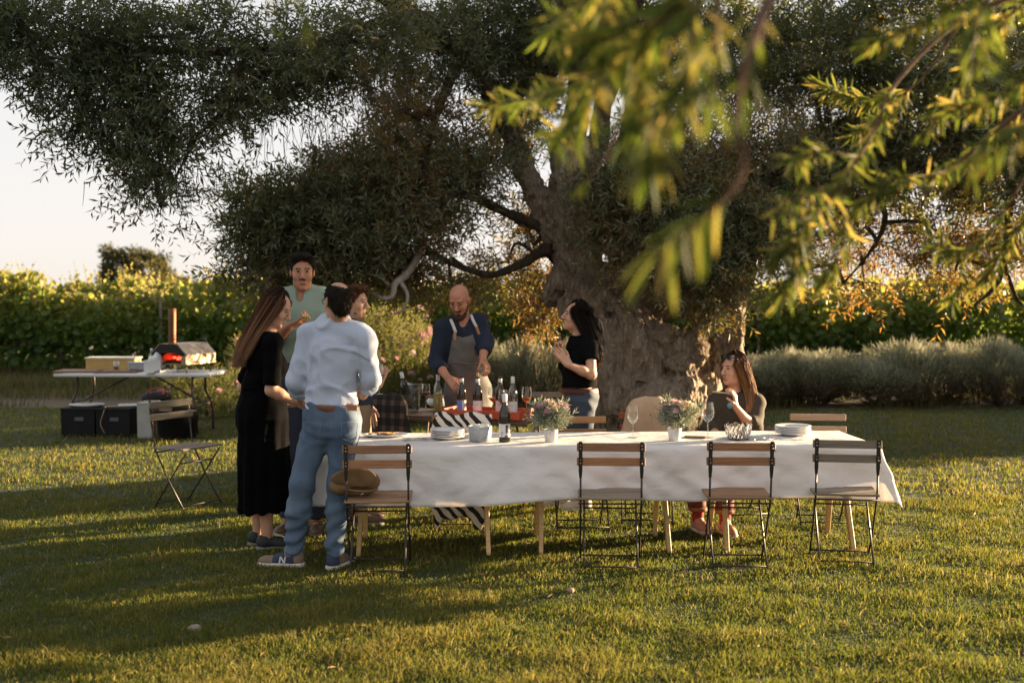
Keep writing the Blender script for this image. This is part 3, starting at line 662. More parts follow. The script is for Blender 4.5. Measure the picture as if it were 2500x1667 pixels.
shr = [(-4.25,15.9,.55,.62,'low pink flowering shrub behind the pizza oven table'), (-3.55,17.0,.6,1.05,'pink flowering shrub behind the woman in the black dress'), (-1.78,15.2,.62,1.5,'tall pink flowering shrub between the seersucker-shirted man and the bald man'), (-1.15,16.0,.5,1.15,'pink flowering shrub just behind the bald man in the apron')]
SPR2 = [olive_sprig(10, .16, .055, .016) for _ in range(4)]
for x, y, r, h, l in shr:
    e = empty('pink_flower_shrub', (x, y, 0), 0, l, 'shrub', 'pink flowering shrubs'); n = int(900*h)
    a = rng.uniform(0, 6.28, n); q = rng.uniform(.1, 1, n)**.5; z = rng.uniform(.05, 1, n); rr = r*(.6+.5*np.sin(z*PI*.8))*q
    P = np.stack([np.cos(a)*rr, np.sin(a)*rr, z*h*.95], 1); V, F, v = cloud(SPR2, P, P*[1,1,.3]+[0,0,.5]+rng.normal(0, .3, P.shape), rng.uniform(.7, 1.2, n), (.25+.5*z+rng.normal(0, .1, n)).clip(0, 1))
    link('foliage', np_mesh('foliage', V, F, m_shrub, False, var=v), e)['kind'] = 'stuff'
    st = MB()
    for q in range(14):
        aa = q*2.4; st.tube([(0,0,0), (math.cos(aa)*r*.4, math.sin(aa)*r*.4, h*.5), (math.cos(aa)*r*.7, math.sin(aa)*r*.7, h*.85)], [.008,.006,.003], 4, caps=False)
    st.obj('stems', m_vtrunk, e)
    for q in range(int(34*h)):
        a = rng.uniform(PI*.85, PI*2.15) if q % 4 else rng.uniform(0, 6.28); z = rng.uniform(.22, 1.04); rr = r*(.6+.5*math.sin(z*PI*.8))*rng.uniform(.9, 1.12)
        link('flower', FL, e, (math.cos(a)*rr, math.sin(a)*rr, z*h), (rng.uniform(-.6, .9), rng.uniform(-.6, .6), 0), rng.uniform(.6, 1.25))
m_far = leafmat('far_leaf', [(0,(.03,.04,.018)), (1,(.09,.085,.035))], [(0,(.06,.08,.02)), (1,(.2,.16,.05))], .3, .7, .2)
SPR3 = [olive_sprig(9, .5, .26, .10, False) for _ in range(4)]
for (px, py, Y, h, r, l) in [(293,640,58,4.1,.75,'narrow dark tree rising above the vines, left of the pair'), (362,650,58,3.9,1.0,'rounder dark tree rising above the vines, right of the pair'), (430,700,62,2.6,1.1,'low brown-green bush showing above the vines right of the two dark trees'), (3640,700,19.9,2.5,1.9,'broad tree outside the right edge of the view')]:  # last entry is an unseen tree, added to shade the back lawn
    x = (px-1250)/FPX*Y; e = empty('far_tree', (x, Y, 0), 0, l, 'tree'); n = 520 if Y > 40 else 1500
    u = rng.normal(size=(n, 3)); u /= np.linalg.norm(u, axis=1)[:, None]; u *= rng.uniform(.3, 1, n)[:, None]**.4
    P = u*[r, r, h*(.36 if Y > 40 else .46)]*(1+.25*np.sin(u[:, 2:3]*5+u[:, 0:1]*4))+[0,0,h*(.62 if Y > 40 else .52)]; V, F, v = cloud(SPR3, P, u+rng.normal(0,.3,u.shape), rng.uniform(.7, 1.2, n), rng.uniform(0, 1, n))
    link('crown', np_mesh('crown', V, F, m_far, False, var=v), e)['kind'] = 'stuff'
    MB().tube([(0,0,-.1), (.05,0,h*.35), (0,0,h*.7)], [.14,.1,.04], 7).obj('trunk', m_vtrunk, e)

# dry leaves dropped on the lawn
n = 900; x = rng.uniform(-6, 6, n); y = rng.uniform(4.5, 14, n); P = np.stack([x, y, rng.uniform(.012, .03, n)], 1); a = rng.uniform(0, 6.28, n); D = np.stack([np.cos(a), np.sin(a), rng.normal(0, .2, n)], 1)
lf = (np.array([(0,0,0), (.009,.03,.004), (0,.07,0), (-.009,.03,.004)], float), np.array([(0,1,2,3)]), np.zeros(4)); V, F, v = cloud([lf], P, D, rng.uniform(.5, 1.0, n), rng.uniform(0, 1, n))
m_dry = leafmat('dry_leaf', [(0,(.12,.07,.03)), (1,(.32,.22,.10))], [(0,(.1,.06,.02)), (1,(.2,.14,.05))], .2, .7, .2)
tag(link('fallen_leaves', np_mesh('fallen_leaves', V, F, m_dry, False, var=v)), 'dry olive leaves scattered over the lawn', 'leaves', kind='stuff')
# ================================================================== FURNITURE AND TABLEWARE
def woodmat(name, c1, c2, c3, rough=.5):
    m, nt, b = base_mat(name); L = nt.links
    oi = N(nt, 'ShaderNodeObjectInfo'); tc = N(nt, 'ShaderNodeTexCoord'); mp = N(nt, 'ShaderNodeMapping'); mp.inputs['Scale'].default_value = (3, 55, 55)
    av = N(nt, 'ShaderNodeVectorMath', operation='ADD'); cb = N(nt, 'ShaderNodeCombineXYZ'); mu = N(nt, 'ShaderNodeMath', operation='MULTIPLY'); mu.inputs[1].default_value = 37
    L.new(oi.outputs['Random'], mu.inputs[0])
    for i in range(3): L.new(mu.outputs[0], cb.inputs[i])
    L.new(tc.outputs['Object'], av.inputs[0]); L.new(cb.outputs[0], av.inputs[1]); L.new(av.outputs[0], mp.inputs[0])
    n1 = noise(nt, mp.outputs[0], 1.6, 6, .6); r = ramp(nt, [(.25, c2), (.5, c1), (.78, c3)]); L.new(n1.outputs[0], r.inputs[0])
    hs = N(nt, 'ShaderNodeHueSaturation'); mr = N(nt, 'ShaderNodeMapRange'); mr.inputs[3].default_value = .75; mr.inputs[4].default_value = 1.2
    L.new(oi.outputs['Random'], mr.inputs[0]); L.new(mr.outputs[0], hs.inputs['Value']); L.new(r.outputs[0], hs.inputs['Color']); L.new(hs.outputs[0], b.inputs['Base Color'])
    b.inputs['Roughness'].default_value = rough; bump(nt, b, n1.outputs[0], .35, .002); return m
WOOD = {'acacia': woodmat('acacia_wood', (.27,.118,.042), (.14,.055,.020), (.35,.175,.07)), 'grey': woodmat('weathered_wood', (.20,.16,.115), (.11,.085,.06), (.28,.235,.18), .8),
        'oak': woodmat('oak_wood', (.35,.19,.08), (.24,.115,.045), (.43,.26,.125)), 'pale': woodmat('pale_wood', (.46,.34,.24), (.34,.24,.16), (.56,.44,.33), .7), 'red': woodmat('red_painted_wood', (.38,.07,.03), (.26,.045,.02), (.46,.11,.05)),
        'brown': woodmat('worn_brown_wood', (.23,.13,.065), (.13,.07,.035), (.31,.20,.11), .7), 'dark': woodmat('dark_table_wood', (.12,.075,.045), (.06,.04,.025), (.18,.12,.075)), 'pine': woodmat('pine_wood', (.62,.40,.17), (.50,.30,.11), (.70,.50,.26))}
m_iron = plain('black_iron', (.022,.022,.024), (.05,.035,.025), .45, .3, nscale=30)
m_steel = plain('steel', (.55,.54,.52), (.40,.39,.37), .28, 1.0, nscale=20)
CACHE = {}
def cached(key, fn):
    if key not in CACHE: CACHE[key] = fn()
    return CACHE[key]
def chair(loc, rz, wood, label, seatwood=None, skip=(), rake=0.0):
    """folding bistro chair; seat front towards +y, back towards -y"""
    e = empty('folding_chair', loc, rz, label, 'chair', 'folding bistro chairs'); w2 = .185; sw = WOOD[seatwood or wood]; bw = WOOD[wood]
    for s in (-1, 1):
        def post():
            m = MB(); m.tube([(0,-.205,.80), (0,-.20,.77), (0,-.178,.62), (0,-.170,.575)], [.0125,.0135,.0135,.009], 6, flat=.45, up=(0,1,0), smooth=False)
            m.tube([(0,-.170,.575), (0,-.148,.44), (0,.0,.215), (0,.17,.0)], .0065, 6); return m.mesh('back_post', m_iron)
        link('back_post', cached('post', post), e, (s*w2, 0, 0))
        link('leg', cached('leg', lambda: MB().tube([(0,.165,.435), (0,.0,.225), (0,-.175,.0)], .0065, 6).mesh('leg', m_iron)), e, (s*(w2-.022), 0, 0))
    def bar(l): return lambda: MB().tube([(-l/2,0,0), (l/2,0,0)], .0055, 6).mesh('crossbar', m_iron)
    for (l, y, z) in ((2*w2+.03,-.146,.415), (2*w2,.145,.035), (2*w2-.045,-.15,.032), (2*w2-.045,.095,.345)): link('crossbar', cached(('bar', l), bar(l)), e, (0, y, z))
    sb = lambda L, wd, th: (lambda: MB().cbox((0,0,0), (L, wd, th), .003).mesh('slat', [bw]))
    for i, (z, y) in enumerate(((.765,-.188), (.675,-.172))):
        b = link('back_slat', cached(('bs', wood), sb(.415, .016, .050)), e, (0, y, z), (-.13, 0, 0))
        for s in (-1, 1):
            for dz in (-.010, .010):
                link('bolt', cached('bolt', lambda: MB().lathe([(.0045,0), (.0045,.002), (.0028,.0042), (0,.0046)], 8).mesh('bolt', m_steel)), b, (s*w2, -.0195, dz), (PI/2, 0, 0))
    for i in range(7):
        link('seat_slat', cached(('ss', seatwood or wood, 1), lambda: MB().cbox((0,0,0), (.40, .040, .014), .003).mesh('slat', [sw])), e, (0, -.145+i*.0485, .447+.0012*i), (0.02, 0, 0))
    return e
def gz(v, z=0): return (v[0], v[1], z)
cA = chair((-.815, 6.98, 0), .05, 'acacia', 'warm brown folding chair with a cap on its seat, nearest the man in jeans', 'brown')
cB = chair((.612, 7.08, 0), -.06, 'acacia', 'brown folding chair with its back to the camera, alone before the middle of the cloth', 'grey')
cC = chair((1.40, 7.10, 0), -.04, 'acacia', 'brown folding chair in front of the cut-glass bowl', 'brown')
cD = chair((2.10, 7.22, 0), -.14, 'grey', 'weathered grey folding chair at the far right front of the table')
cE = chair((.50, 8.24, 0), PI+.05, 'oak', 'light oak folding chair behind the table beside the first flower pot')
cI = chair((1.01, 8.50, 0), PI-.12, 'red', 'reddish folding chair hidden under a beige canvas jacket')
cG = chair((1.74, 8.72, 0), PI+.25, 'red', 'red painted folding chair under the seated woman')
cH = chair((2.30, 8.42, 0), PI-.08, 'pale', 'pale wooden folding chair behind the stack of plates at the right end')
cF = chair((.40, 10.4, 0), PI+.05, 'grey', 'grey wooden folding chair behind the standing dark-haired woman')
cL = chair((-2.60, 9.12, 0), -2.12, 'grey', 'old weathered folding chair standing alone on the grass by the pizza oven table'); cL.scale = (1.06,)*3
cP = chair((-1.14, 8.95, 0), PI-.5, 'grey', 'folding chair hidden under a dark plaid jacket')

# main table: trestles, top boards, cloth
TA = math.atan2(.16, 3.5); tdir = V3(math.cos(TA), math.sin(TA), 0); tnor = V3(-math.sin(TA), math.cos(TA), 0); T0 = V3(-1.27, 7.21, 0); TL, TW, TZ = 3.65, .77, .715
def tp(u, v, z=TZ): return T0+tdir*u+tnor*v+V3(0, 0, z)
tb = empty('trestle_table', gz(tp(TL/2, TW/2)), TA, 'long table of boards on pine trestles, under the white cloth', 'table')
for (cx, wd) in ((-TL/4, TL/2-.03), (TL/4, TL/2-.03)): MB().cbox((cx, 0, TZ-.02), (wd, TW-.03, .025), .004).obj('tabletop', WOOD['pine'], tb)
for cx in (-1.12, .06, 1.28):
    for s in (-1, 1):
        for sy in (-1, 1):
            p0 = V3(cx+s*.40, sy*.05, .67); p1 = V3(cx+s*.42, sy*.27, 0.0); d = p1-p0
            m = MB(); R = np.stack([nrm(np.cross(d, V3(1,0,0)))*0+V3(1,0,0), nrm(np.cross(d, V3(1,0,0))), -nrm(d)], 1)
            m.cbox((p0+p1)/2, (.028, .045, np.linalg.norm(d)), .003, R); m.obj('leg', WOOD['pine'], tb)
    MB().cbox((cx, 0, .672), (.92, .06, .042), .003).obj('trestle_beam', WOOD['pine'], tb)
    MB().cbox((cx, -.185, .36), (.82, .022, .045), .003).obj('trestle_rail', WOOD['pine'], tb); MB().cbox((cx, .185, .36), (.82, .022, .045), .003).obj('trestle_rail', WOOD['pine'], tb)
# cloth
def cloth_mat():
    m, nt, b = base_mat('tablecloth'); L = nt.links
    b.inputs['Base Color'].default_value = (.88,.87,.86,1); b.inputs['Roughness'].default_value = .85; b.inputs['Specular IOR Level'].default_value = .15
    n1 = noise(nt, coords(nt, (1,1,1.6)), 7, 6, .6); n2 = noise(nt, coords(nt), 420, 2); ad = N(nt, 'ShaderNodeMath', operation='MULTIPLY_ADD'); ad.inputs[1].default_value = .05
    rd = N(nt, 'ShaderNodeMath', operation='PINGPONG'); rd.inputs[1].default_value = .5; n3 = noise(nt, coords(nt, (1,1,1.8)), 5, 3, .5); mu3 = N(nt, 'ShaderNodeMath', operation='MULTIPLY'); mu3.inputs[1].default_value = 3.0; L.new(n3.outputs[0], mu3.inputs[0]); L.new(mu3.outputs[0], rd.inputs[0])
    a2 = N(nt, 'ShaderNodeMath', operation='ADD'); L.new(n1.outputs[0], a2.inputs[0]); L.new(rd.outputs[0], a2.inputs[1])
    L.new(n2.outputs[0], ad.inputs[0]); L.new(a2.outputs[0], ad.inputs[2]); bump(nt, b, ad.outputs[0], .38, .013)
    t = N(nt, 'ShaderNodeBsdfTranslucent'); t.inputs[0].default_value = (.80,.74,.68,1); mx = N(nt, 'ShaderNodeMixShader'); mx.inputs[0].default_value = .36
    L.new(b.outputs[0], mx.inputs[1]); L.new(t.outputs[0], mx.inputs[2]); L.new(mx.outputs[0], nt.nodes['Material Output'].inputs[0]); return m
def tablecloth():
    dn, dl, dr, df = .345, .33, .20, .05           # hang at front, left, right, far side
    us = np.arange(-dl, TL+dr+.001, .018); vs = np.arange(-dn, TW+df+.001, .018)
    U, Vv = np.meshgrid(us, vs, indexing='ij')
    ou = np.where(U < 0, -U, np.where(U > TL, U-TL, 0)); ov = np.where(Vv < 0, -Vv, np.where(Vv > TW, Vv-TW, 0))
    r = np.hypot(ou, ov); cu, cv = U.clip(0, TL), Vv.clip(0, TW); au = np.where(U < 0, -1., 1.)*ou/(r+1e-9); av = np.where(Vv < 0, -1., 1.)*ov/(r+1e-9)
    s = U+Vv*.35; drop = r.copy()
    fold = .5+.5*np.sin(s*6.1+1.5*np.sin(s*2.3))*.6+.25*np.sin(s*13+2*np.sin(s*3.1)); corner = (np.minimum(ou, ov)/.12).clip(0, 1)
    outw = .012*np.minimum(r/.03, 1)+(r/.34)**1.25*(.030+.060*fold)+corner*r*.20
    outw = np.where(U < .1, outw*.35, outw); right = ((U-TL*.88)/.45).clip(0, 1); outw = outw+right*r*.10
    dz = np.sqrt(np.maximum(drop**2-outw**2*.8, 0)); dz = np.where(r > 0, dz, 0)
    wr = .0045*snoise(U, Vv*1.5, 0, 9, 0)+.0035*np.abs(snoise(U, Vv, 0, 20, 1))
    diag = np.sin((U*1.0+Vv*1.6)*24+3*snoise(U, Vv, 0, 3, 2))*.007*(.25+snoise(U, Vv, 0, 2.2, 1)).clip(0, 1)*np.minimum(r/.05, 1)
    hemw = .022*snoise(U, U*0, 0, 2.6, 0)*np.minimum(r/.2, 1)
    pu = cu+au*(outw+wr*3*np.minimum(r/.05, 1)+diag); pv = cv+av*(outw+wr*3*np.minimum(r/.05, 1)+diag); z = TZ+.003-dz+wr*(r == 0)*.6+hemw
    z = z-(.0035*(1-np.minimum(np.minimum(cu, TL-cu)/.1, 1))*(r == 0))
    P = T0+pu[..., None]*tdir+pv[..., None]*tnor; P[..., 2] = z
    n0, n1 = U.shape; i = np.arange(n0*n1).reshape(n0, n1); F = np.stack([i[:-1,:-1], i[1:,:-1], i[1:,1:], i[:-1,1:]], -1).reshape(-1, 4)
    o = link('tablecloth', np_mesh('tablecloth', P.reshape(-1, 3), F, cloth_mat(), True))
    sm = o.modifiers.new('thick', 'SOLIDIFY'); sm.thickness = .0016; sm.offset = 0
    return tag(o, 'long creased white cloth hanging over the front of the table', 'tablecloth')
tablecloth()
TOP = TZ+.006
def on_table(px, Y, dz=0):
    p = W(px, 0, Y); return (p[0], Y, TOP+dz)
def on_table_py(px, py): return W(px, py, FPX*(CAMH-TOP)/(py-HZ))

# ---- tableware
m_glass = thinglass('clear_glass', (.97,.98,.97), .07); m_ice = glassmat('ice_glass', (.93,.96,.98), .12, 1.4); m_cut = glassmat('cut_glass', (1,.97,.92), .02, 1.5)
m_red = plain('red_wine', (.10,.004,.008), (.07,.002,.005), .05, spec=.6); m_amber = plain('amber_wine', (.55,.20,.03), (.45,.15,.02), .05, trans=.5); m_white_wine = plain('white_wine', (.62,.50,.16), (.52,.42,.12), .05, trans=.5)
m_china = plain('white_china', (.72,.72,.71), (.68,.68,.67), .25, nscale=3); m_dark_bottle = plain('dark_bottle', (.012,.014,.008), (.02,.012,.006), .06, spec=.7); m_paper = plain('label_paper', (.68,.67,.65), (.62,.61,.59), .7, nscale=30)
m_capsule = plain('white_capsule', (.66,.66,.64), (.58,.58,.56), .35); m_blue = plain('label_blue', (.13,.24,.62), (.11,.21,.55), .6); m_ink = plain('ink', (.02,.02,.025), None, .6); m_cork = plain('cork', (.50,.33,.18), (.38,.24,.13), .9, nscale=60)
m_gold = plain('label_gold', (.46,.27,.08), (.30,.15,.04), .4)
def lm(key, fn): return cached(key, fn)
BOT = [(0,.0), (.034,.0), (.0385,.004), (.039,.02), (.039,.165), (.0375,.185), (.031,.210), (.021,.235), (.0155,.255), (.0142,.275), (.0142,.298)]
def bottle(loc, label, glass='dark', lab='white', rot=(0,0,0), cork=False, fill=.0, h=1.0, group='wine bottles', azim=-PI/2, capsule=True):
    e = empty('wine_bottle', loc, 0, label, 'bottle', group); e.rotation_euler = rot; e.scale = (1, 1, h)
    mg = m_dark_bottle if glass == 'dark' else m_glass
    link('glass', lm(('bot', glass), lambda: MB().lathe(BOT+[(.0155,.299), (.0155,.308), (.011,.309), (.010,.29)], 24).mesh('glass', mg)), e)
    if glass != 'dark' and fill: link('wine', lm(('fill', fill), lambda: MB().lathe([(0,.006), (.034,.006), (.0365,.02), (.0365,min(fill,.165)), (.034,max(fill-.0,.166)) if fill > .166 else (.0365,fill), (0,fill)], 24).mesh('wine', m_white_wine)), e)
    if capsule: link('capsule', lm('caps', lambda: MB().lathe([(.0152,.262), (.0165,.268), (.0162,.312), (.0155,.3135), (0,.3137)], 20).mesh('capsule', m_capsule)), e)
    else: link('collar', lm('collar', lambda: MB().lathe([(.0150,.262), (.0163,.266), (.0160,.290), (.0150,.292)], 20).mesh('collar', m_capsule)), e)
    if cork: link('cork', lm('cork', lambda: MB().lathe([(.0115,.305), (.0115,.335), (.010,.338), (0,.338)], 12).mesh('cork', m_cork)), e)
    if lab:
        z0, z1, rr = .035, .120, .0396; w_ = 1.15
        lb = link('label', lm(('lab', z0), lambda: MB().lathe([(rr, z0), (rr, z1)], 20, a0=-w_, a1=w_).mesh('label', m_paper)), e, rot=(0, 0, azim))
        q = lambda a0, a1, za, zb, mm, nm: link(nm, MB().lathe([(rr+.0005, za), (rr+.0005, zb)], 8, a0=a0, a1=a1).mesh(nm, mm), lb)
        if lab == 'blue': q(-1.14, .15, z0+.001, z1-.001, m_blue, 'blue_field'); q(.52, .60, z0+.001, z1-.001, m_ink, 'stripe')
        if lab == 'gold': q(-.15, .42, z0+.01, z1-.001, m_gold, 'gold_figure'); q(-.75, -.45, z0+.028, z0+.036, m_ink, 'print_line'); q(-.75, -.35, z0+.018, z0+.021, m_ink, 'print_line')
        if lab == 'graphic':
            q(.18, .42, z0+.025, z1-.006, m_ink, 'emblem'); q(.42, .62, z1-.020, z1-.008, m_ink, 'emblem'); q(.50, .62, z0+.035, z1-.02, m_ink, 'emblem'); q(.02, .60, z0+.002, z0+.010, m_ink, 'emblem'); q(-.55, -.25, z0+.024, z0+.036, plain('label_grey', (.35,.35,.36), None, .6), 'print_block'); q(-.75, -.15, z0+.014, z0+.0165, plain('label_plum', (.22,.05,.09), None, .6), 'print_line')
        if lab == 'white': q(-.5, .3, z0+.055, z0+.058, plain('label_grey', (.35,.35,.36), None, .6), 'print_line'); q(-.5, .1, z0+.046, z0+.048, plain('label_grey', (.35,.35,.36), None, .6), 'print_line')
    return e
GL = [(0,.0), (.034,.001), (.034,.003), (.008,.006), (.0042,.014), (.0038,.085), (.006,.094), (.022,.106), (.036,.128), (.0405,.152), (.039,.180), (.0335,.215)]
def wineglass(loc, label, wine=None, lvl=.140, rot=None, s=1.0):
    e = empty('wine_glass', loc, 0, label, 'wine glass', 'stemmed wine glasses'); e.scale = (s, s, s)
    if rot: e.rotation_euler = rot
    link('glass', lm('wg', lambda: MB().lathe(GL, 24).mesh('glass', m_glass)), e)
    if wine is not None:
        def f():
            pr = [(0,.0965)]+[(r-.0012, z) for r, z in GL[7:] if z < lvl]; rl = np.interp(lvl, [z for r, z in GL[6:]], [r for r, z in GL[6:]])-.0012
            return MB().lathe(pr+[(rl, lvl), (0, lvl)], 24).mesh('wine', wine)
        link('wine', lm(('wine', wine.name, lvl), f), e)
    return e
def plate_mesh(r): return MB().lathe([(0,.006), (r*.62,.006), (r*.70,.010), (r,.020), (r*1.01,.0225), (r*.99,.0235), (r*.70,.0135), (r*.62,.0095), (0,.009)][::-1]+[(0,.0), (r*.58,.0), (r*.64,.003), (r*.72,.008), (r,.0195)][0:0], 40).mesh('plate', m_china)
def plates(px, py, n, r, what):
    p = on_table_py(px, py)
    for i in range(n):
        nm = ['bottom plate', 'second-lowest plate', 'middle plate', 'second-highest plate', 'top plate'][i] if n == 5 else ORD[i]
        o = link('plate', lm(('plate', r), lambda: MB().lathe([(0,.0), (r*.60,.0), (r*.62,.004), (r*.72,.008), (r,.0195), (r*1.012,.022), (r*.99,.0235), (r*.72,.0125), (r*.60,.0075), (0,.007)], 40).mesh('plate', m_china)), None, (p[0]+random.uniform(-.003,.003), p[1]+random.uniform(-.003,.003), TOP+i*.0115), (0,0,i))
        tag(o, f'white {nm} of the five stacked {what}', 'plate', 'stacked white plates')
plates(1094, 1071, 5, .118, 'by the ice bowl')
plates(1936, 1062, 5, .122, 'at the right table end')
# platter with flatbread
pp_ = on_table_py(942, 1065); e = empty('food_platter', (pp_[0], pp_[1], TOP), 0, 'oval white platter heaped with torn flatbread beside the man in jeans', 'platter')
MB().lathe([(0,.0), (.12,.0), (.125,.004), (.15,.009), (.165,.016), (.163,.018), (.145,.0125), (.12,.008), (0,.007)], 36, sy=.62).obj('platter', m_china, e)
m_bread = plain('flatbread', (.48,.28,.11), (.20,.10,.04), .8, nscale=35, bmp=.5)
for i in range(26):
    a = random.uniform(0, 6.28); q = random.uniform(0, .115); m = MB(); m.cbox((0,0,0), (random.uniform(.03,.06), random.uniform(.012,.022), .006), .002, rotz(random.uniform(0,3)) @ rotx(random.uniform(-.5,.5)))
    m.obj('bread_piece', m_bread, e, (math.cos(a)*q, math.sin(a)*q*.5, .012+random.uniform(0,.014)))
# cutlery heaps
def cutlery(px, py, label, n):
    p = on_table_py(px, py)
    for i in range(n):
        e = empty('fork', (p[0]+random.uniform(-.025,.025), p[1]+random.uniform(-.02,.02), TOP+.003+i*.0035), random.uniform(-.6,.6)+(PI if i % 2 else 0), label, 'cutlery', 'heaped cutlery')
        MB().tube([(-.085,0,0), (-.03,0,.003), (.02,0,.005), (.04,0,.003)], [.0055,.004,.003,.008], 6, flat=.35, up=(0,0,1)).obj('handle', m_steel, e)
        for s in (-1, 0, 1): MB().tube([(.04,s*.006,.003), (.065,s*.007,.0), (.085,s*.006,.006)], [.0022,.002,.0012], 4).obj('tine', m_steel, e)
cutlery(1014, 1075, 'steel fork in the small heap of cutlery between the platter and the plates', 4)
cutlery(1856, 1074, 'steel fork in the small heap of cutlery beside the cut-glass bowl', 4)
pk = on_table_py(1935, 1074); o = MB().tube([(-.09,0,.003), (0,0,.003), (.02,0,.003), (.09,0,.002)], [.006,.006,.008,.003], 6, flat=.3, up=(0,0,1)).obj('table_knife', m_steel, None, (pk[0], pk[1], TOP)); tag(o, 'steel table knife lying before the right stack of plates', 'cutlery')
# ice bowl and cut-glass bowl
p = on_table_py(1172, 1076); e = empty('ice_bowl', (p[0], p[1], TOP), 0, 'frosted glass bowl of ice cubes next to the stacked plates', 'bowl')
MB().lathe([(0,.0), (.062,.0), (.072,.008), (.080,.10), (.0765,.101), (.069,.012), (0,.008)], 28).obj('bowl', plain('frosted_glass', (.60,.62,.63), (.46,.48,.49), .35, nscale=45, bmp=.8, bdist=.006, bscale=70, trans=.35), e)
m_icec = plain('ice', (.74,.77,.80), (.60,.64,.68), .15, nscale=30, trans=.3)
for i in range(16): MB().cbox((0,0,0), (.026,.026,.024), .005, rotz(i) @ rotx(i*.7)).obj('ice_cube', m_icec, e, (math.cos(i*2.4)*.05*(i/16)**.5, math.sin(i*2.4)*.05*(i/16)**.5, .088+.010*(i % 2)))
p = on_table_py(1802, 1072); e = empty('cut_glass_bowl', (p[0], p[1], TOP), 0, 'cut crystal bowl with a scalloped rim before the seated woman', 'bowl')
def crystal():
    n = 40; prof = [(.060,.0), (.072,.012), (.080,.04), (.086,.07), (.090,.10)]; V, F = [], []
    for j, (r, z) in enumerate(prof):
        for k in range(n):
            a = 2*PI*k/n; rr = r*(1+.035*(1 if (k+j) % 2 else -1)); V.append((rr*math.cos(a), rr*math.sin(a), z+(.008*math.cos(a*8) if j == 4 else 0)))
    for j in range(4):
        for k in range(n): F.append((j*n+k, j*n+(k+1)%n, (j+1)*n+(k+1)%n, (j+1)*n+k))
    o = len(V)
    for j, (r, z) in enumerate(prof):
        for k in range(n):
            a = 2*PI*k/n; V.append(((r-.007)*math.cos(a), (r-.007)*math.sin(a), max(z,.008)+(.008*math.cos(a*8) if j == 4 else 0)))
    for j in range(4):
        for k in range(n): F.append((o+(j+1)*n+k, o+(j+1)*n+(k+1)%n, o+j*n+(k+1)%n, o+j*n+k))
    for k in range(n): F.append((4*n+k, 4*n+(k+1)%n, o+4*n+(k+1)%n, o+4*n+k))
    F.append(tuple(range(n-1,-1,-1))); F.append(tuple(range(o, o+n)))
    return MB().add(V, F)
crystal().obj('bowl', m_cut, e)
# bottle, pots of flowers, glasses, phone on the main table
b1 = on_table_py(1232, 1078); bottle((b1[0], b1[1], TOP), 'dark wine bottle with black emblem label standing on the white cloth', 'dark', 'graphic')
m_pot = plain('white_pot', (.70,.70,.70), (.64,.64,.64), .55, nscale=5); m_grey_leaf = leafmat('grey_sprig', [(0,(.12,.16,.12)), (.6,(.22,.26,.20)), (1,(.36,.37,.28))], [(0,(.12,.16,.1)), (1,(.3,.3,.2))], .25, .7, .2)
m_pinkf = leafmat('pot_flower', [(0,(.52,.24,.38)), (.4,(.62,.40,.46)), (.7,(.68,.52,.42)), (1,(.66,.56,.36))], [(0,(.6,.25,.4)), (1,(.7,.55,.35))], .3, .7, .2, objrand=True)
FL2 = flower_mesh(m_pinkf, .030, 20, 2); SPR4 = [olive_sprig(12, .13, .050, .0105, False) for _ in range(4)]
def potplant(px, py, label, lean):
    p = on_table_py(px, py); e = empty('potted_plant', (p[0], p[1], TOP), .3, label, 'potted plant', 'flower pots on the table')
    MB().lathe([(0,.0), (.036,.0), (.038,.003), (.0475,.075), (.0475,.083), (.0435,.083), (.042,.070), (0,.068)], 28).obj('pot', m_pot, e)
    n = 190; a = rng.uniform(0, 6.28, n); q = rng.uniform(0, 1, n)**.5; P = np.stack([np.cos(a)*q*.045, np.sin(a)*q*.045, rng.uniform(.07, .16, n)], 1); D = np.stack([np.cos(a)*q*.8+lean, np.sin(a)*q*.8, rng.uniform(.35, .9, n)], 1)+rng.normal(0, .15, (n, 3))
    P = P+D*rng.uniform(0, .07, n)[:, None]
    V, F, v = cloud(SPR4, P*[.9,.9,.95], D, rng.uniform(.6, .9, n), rng.uniform(.1, .9, n)); link('foliage', np_mesh('foliage', V, F, m_grey_leaf, False, var=v), e)['kind'] = 'stuff'
    for i in range(12):
        a = i*2.4+3; q = .02+.085*(i/12); link('flower', FL2, e, (math.cos(a)*q+lean*.05, math.sin(a)*q, .235-.05*(i/12)+random.uniform(-.01,.02)), (random.uniform(-.5,.5), random.uniform(-.5,.5), i), random.uniform(.7, 1.25))
potplant(1345, 1078, 'white pot of silvery sprigs and pink flowers near the wine bottle', -.1)
potplant(1647, 1074, 'white pot of silvery sprigs with pink and yellow flowers before the seated woman', .15)
g = on_table_py(1545, 1068); wineglass((g[0], g[1], TOP), 'empty wine glass before the beige jacket on the chair')
g = on_table_py(1728, 1068); wineglass((g[0], g[1], TOP), 'wine glass with a little clear wine before the seated woman', None, s=1.12)
g = on_table_py(1697, 1068); o = MB().cbox((0,0,.004), (.075, .15, .008), .003).obj('phone', plain('brown_leather', (.10,.05,.03), None, .5), None, (g[0], g[1], TOP), (0,0,1.25)); tag(o, 'dark brown phone lying by the seated woman\'s wine glass', 'phone')
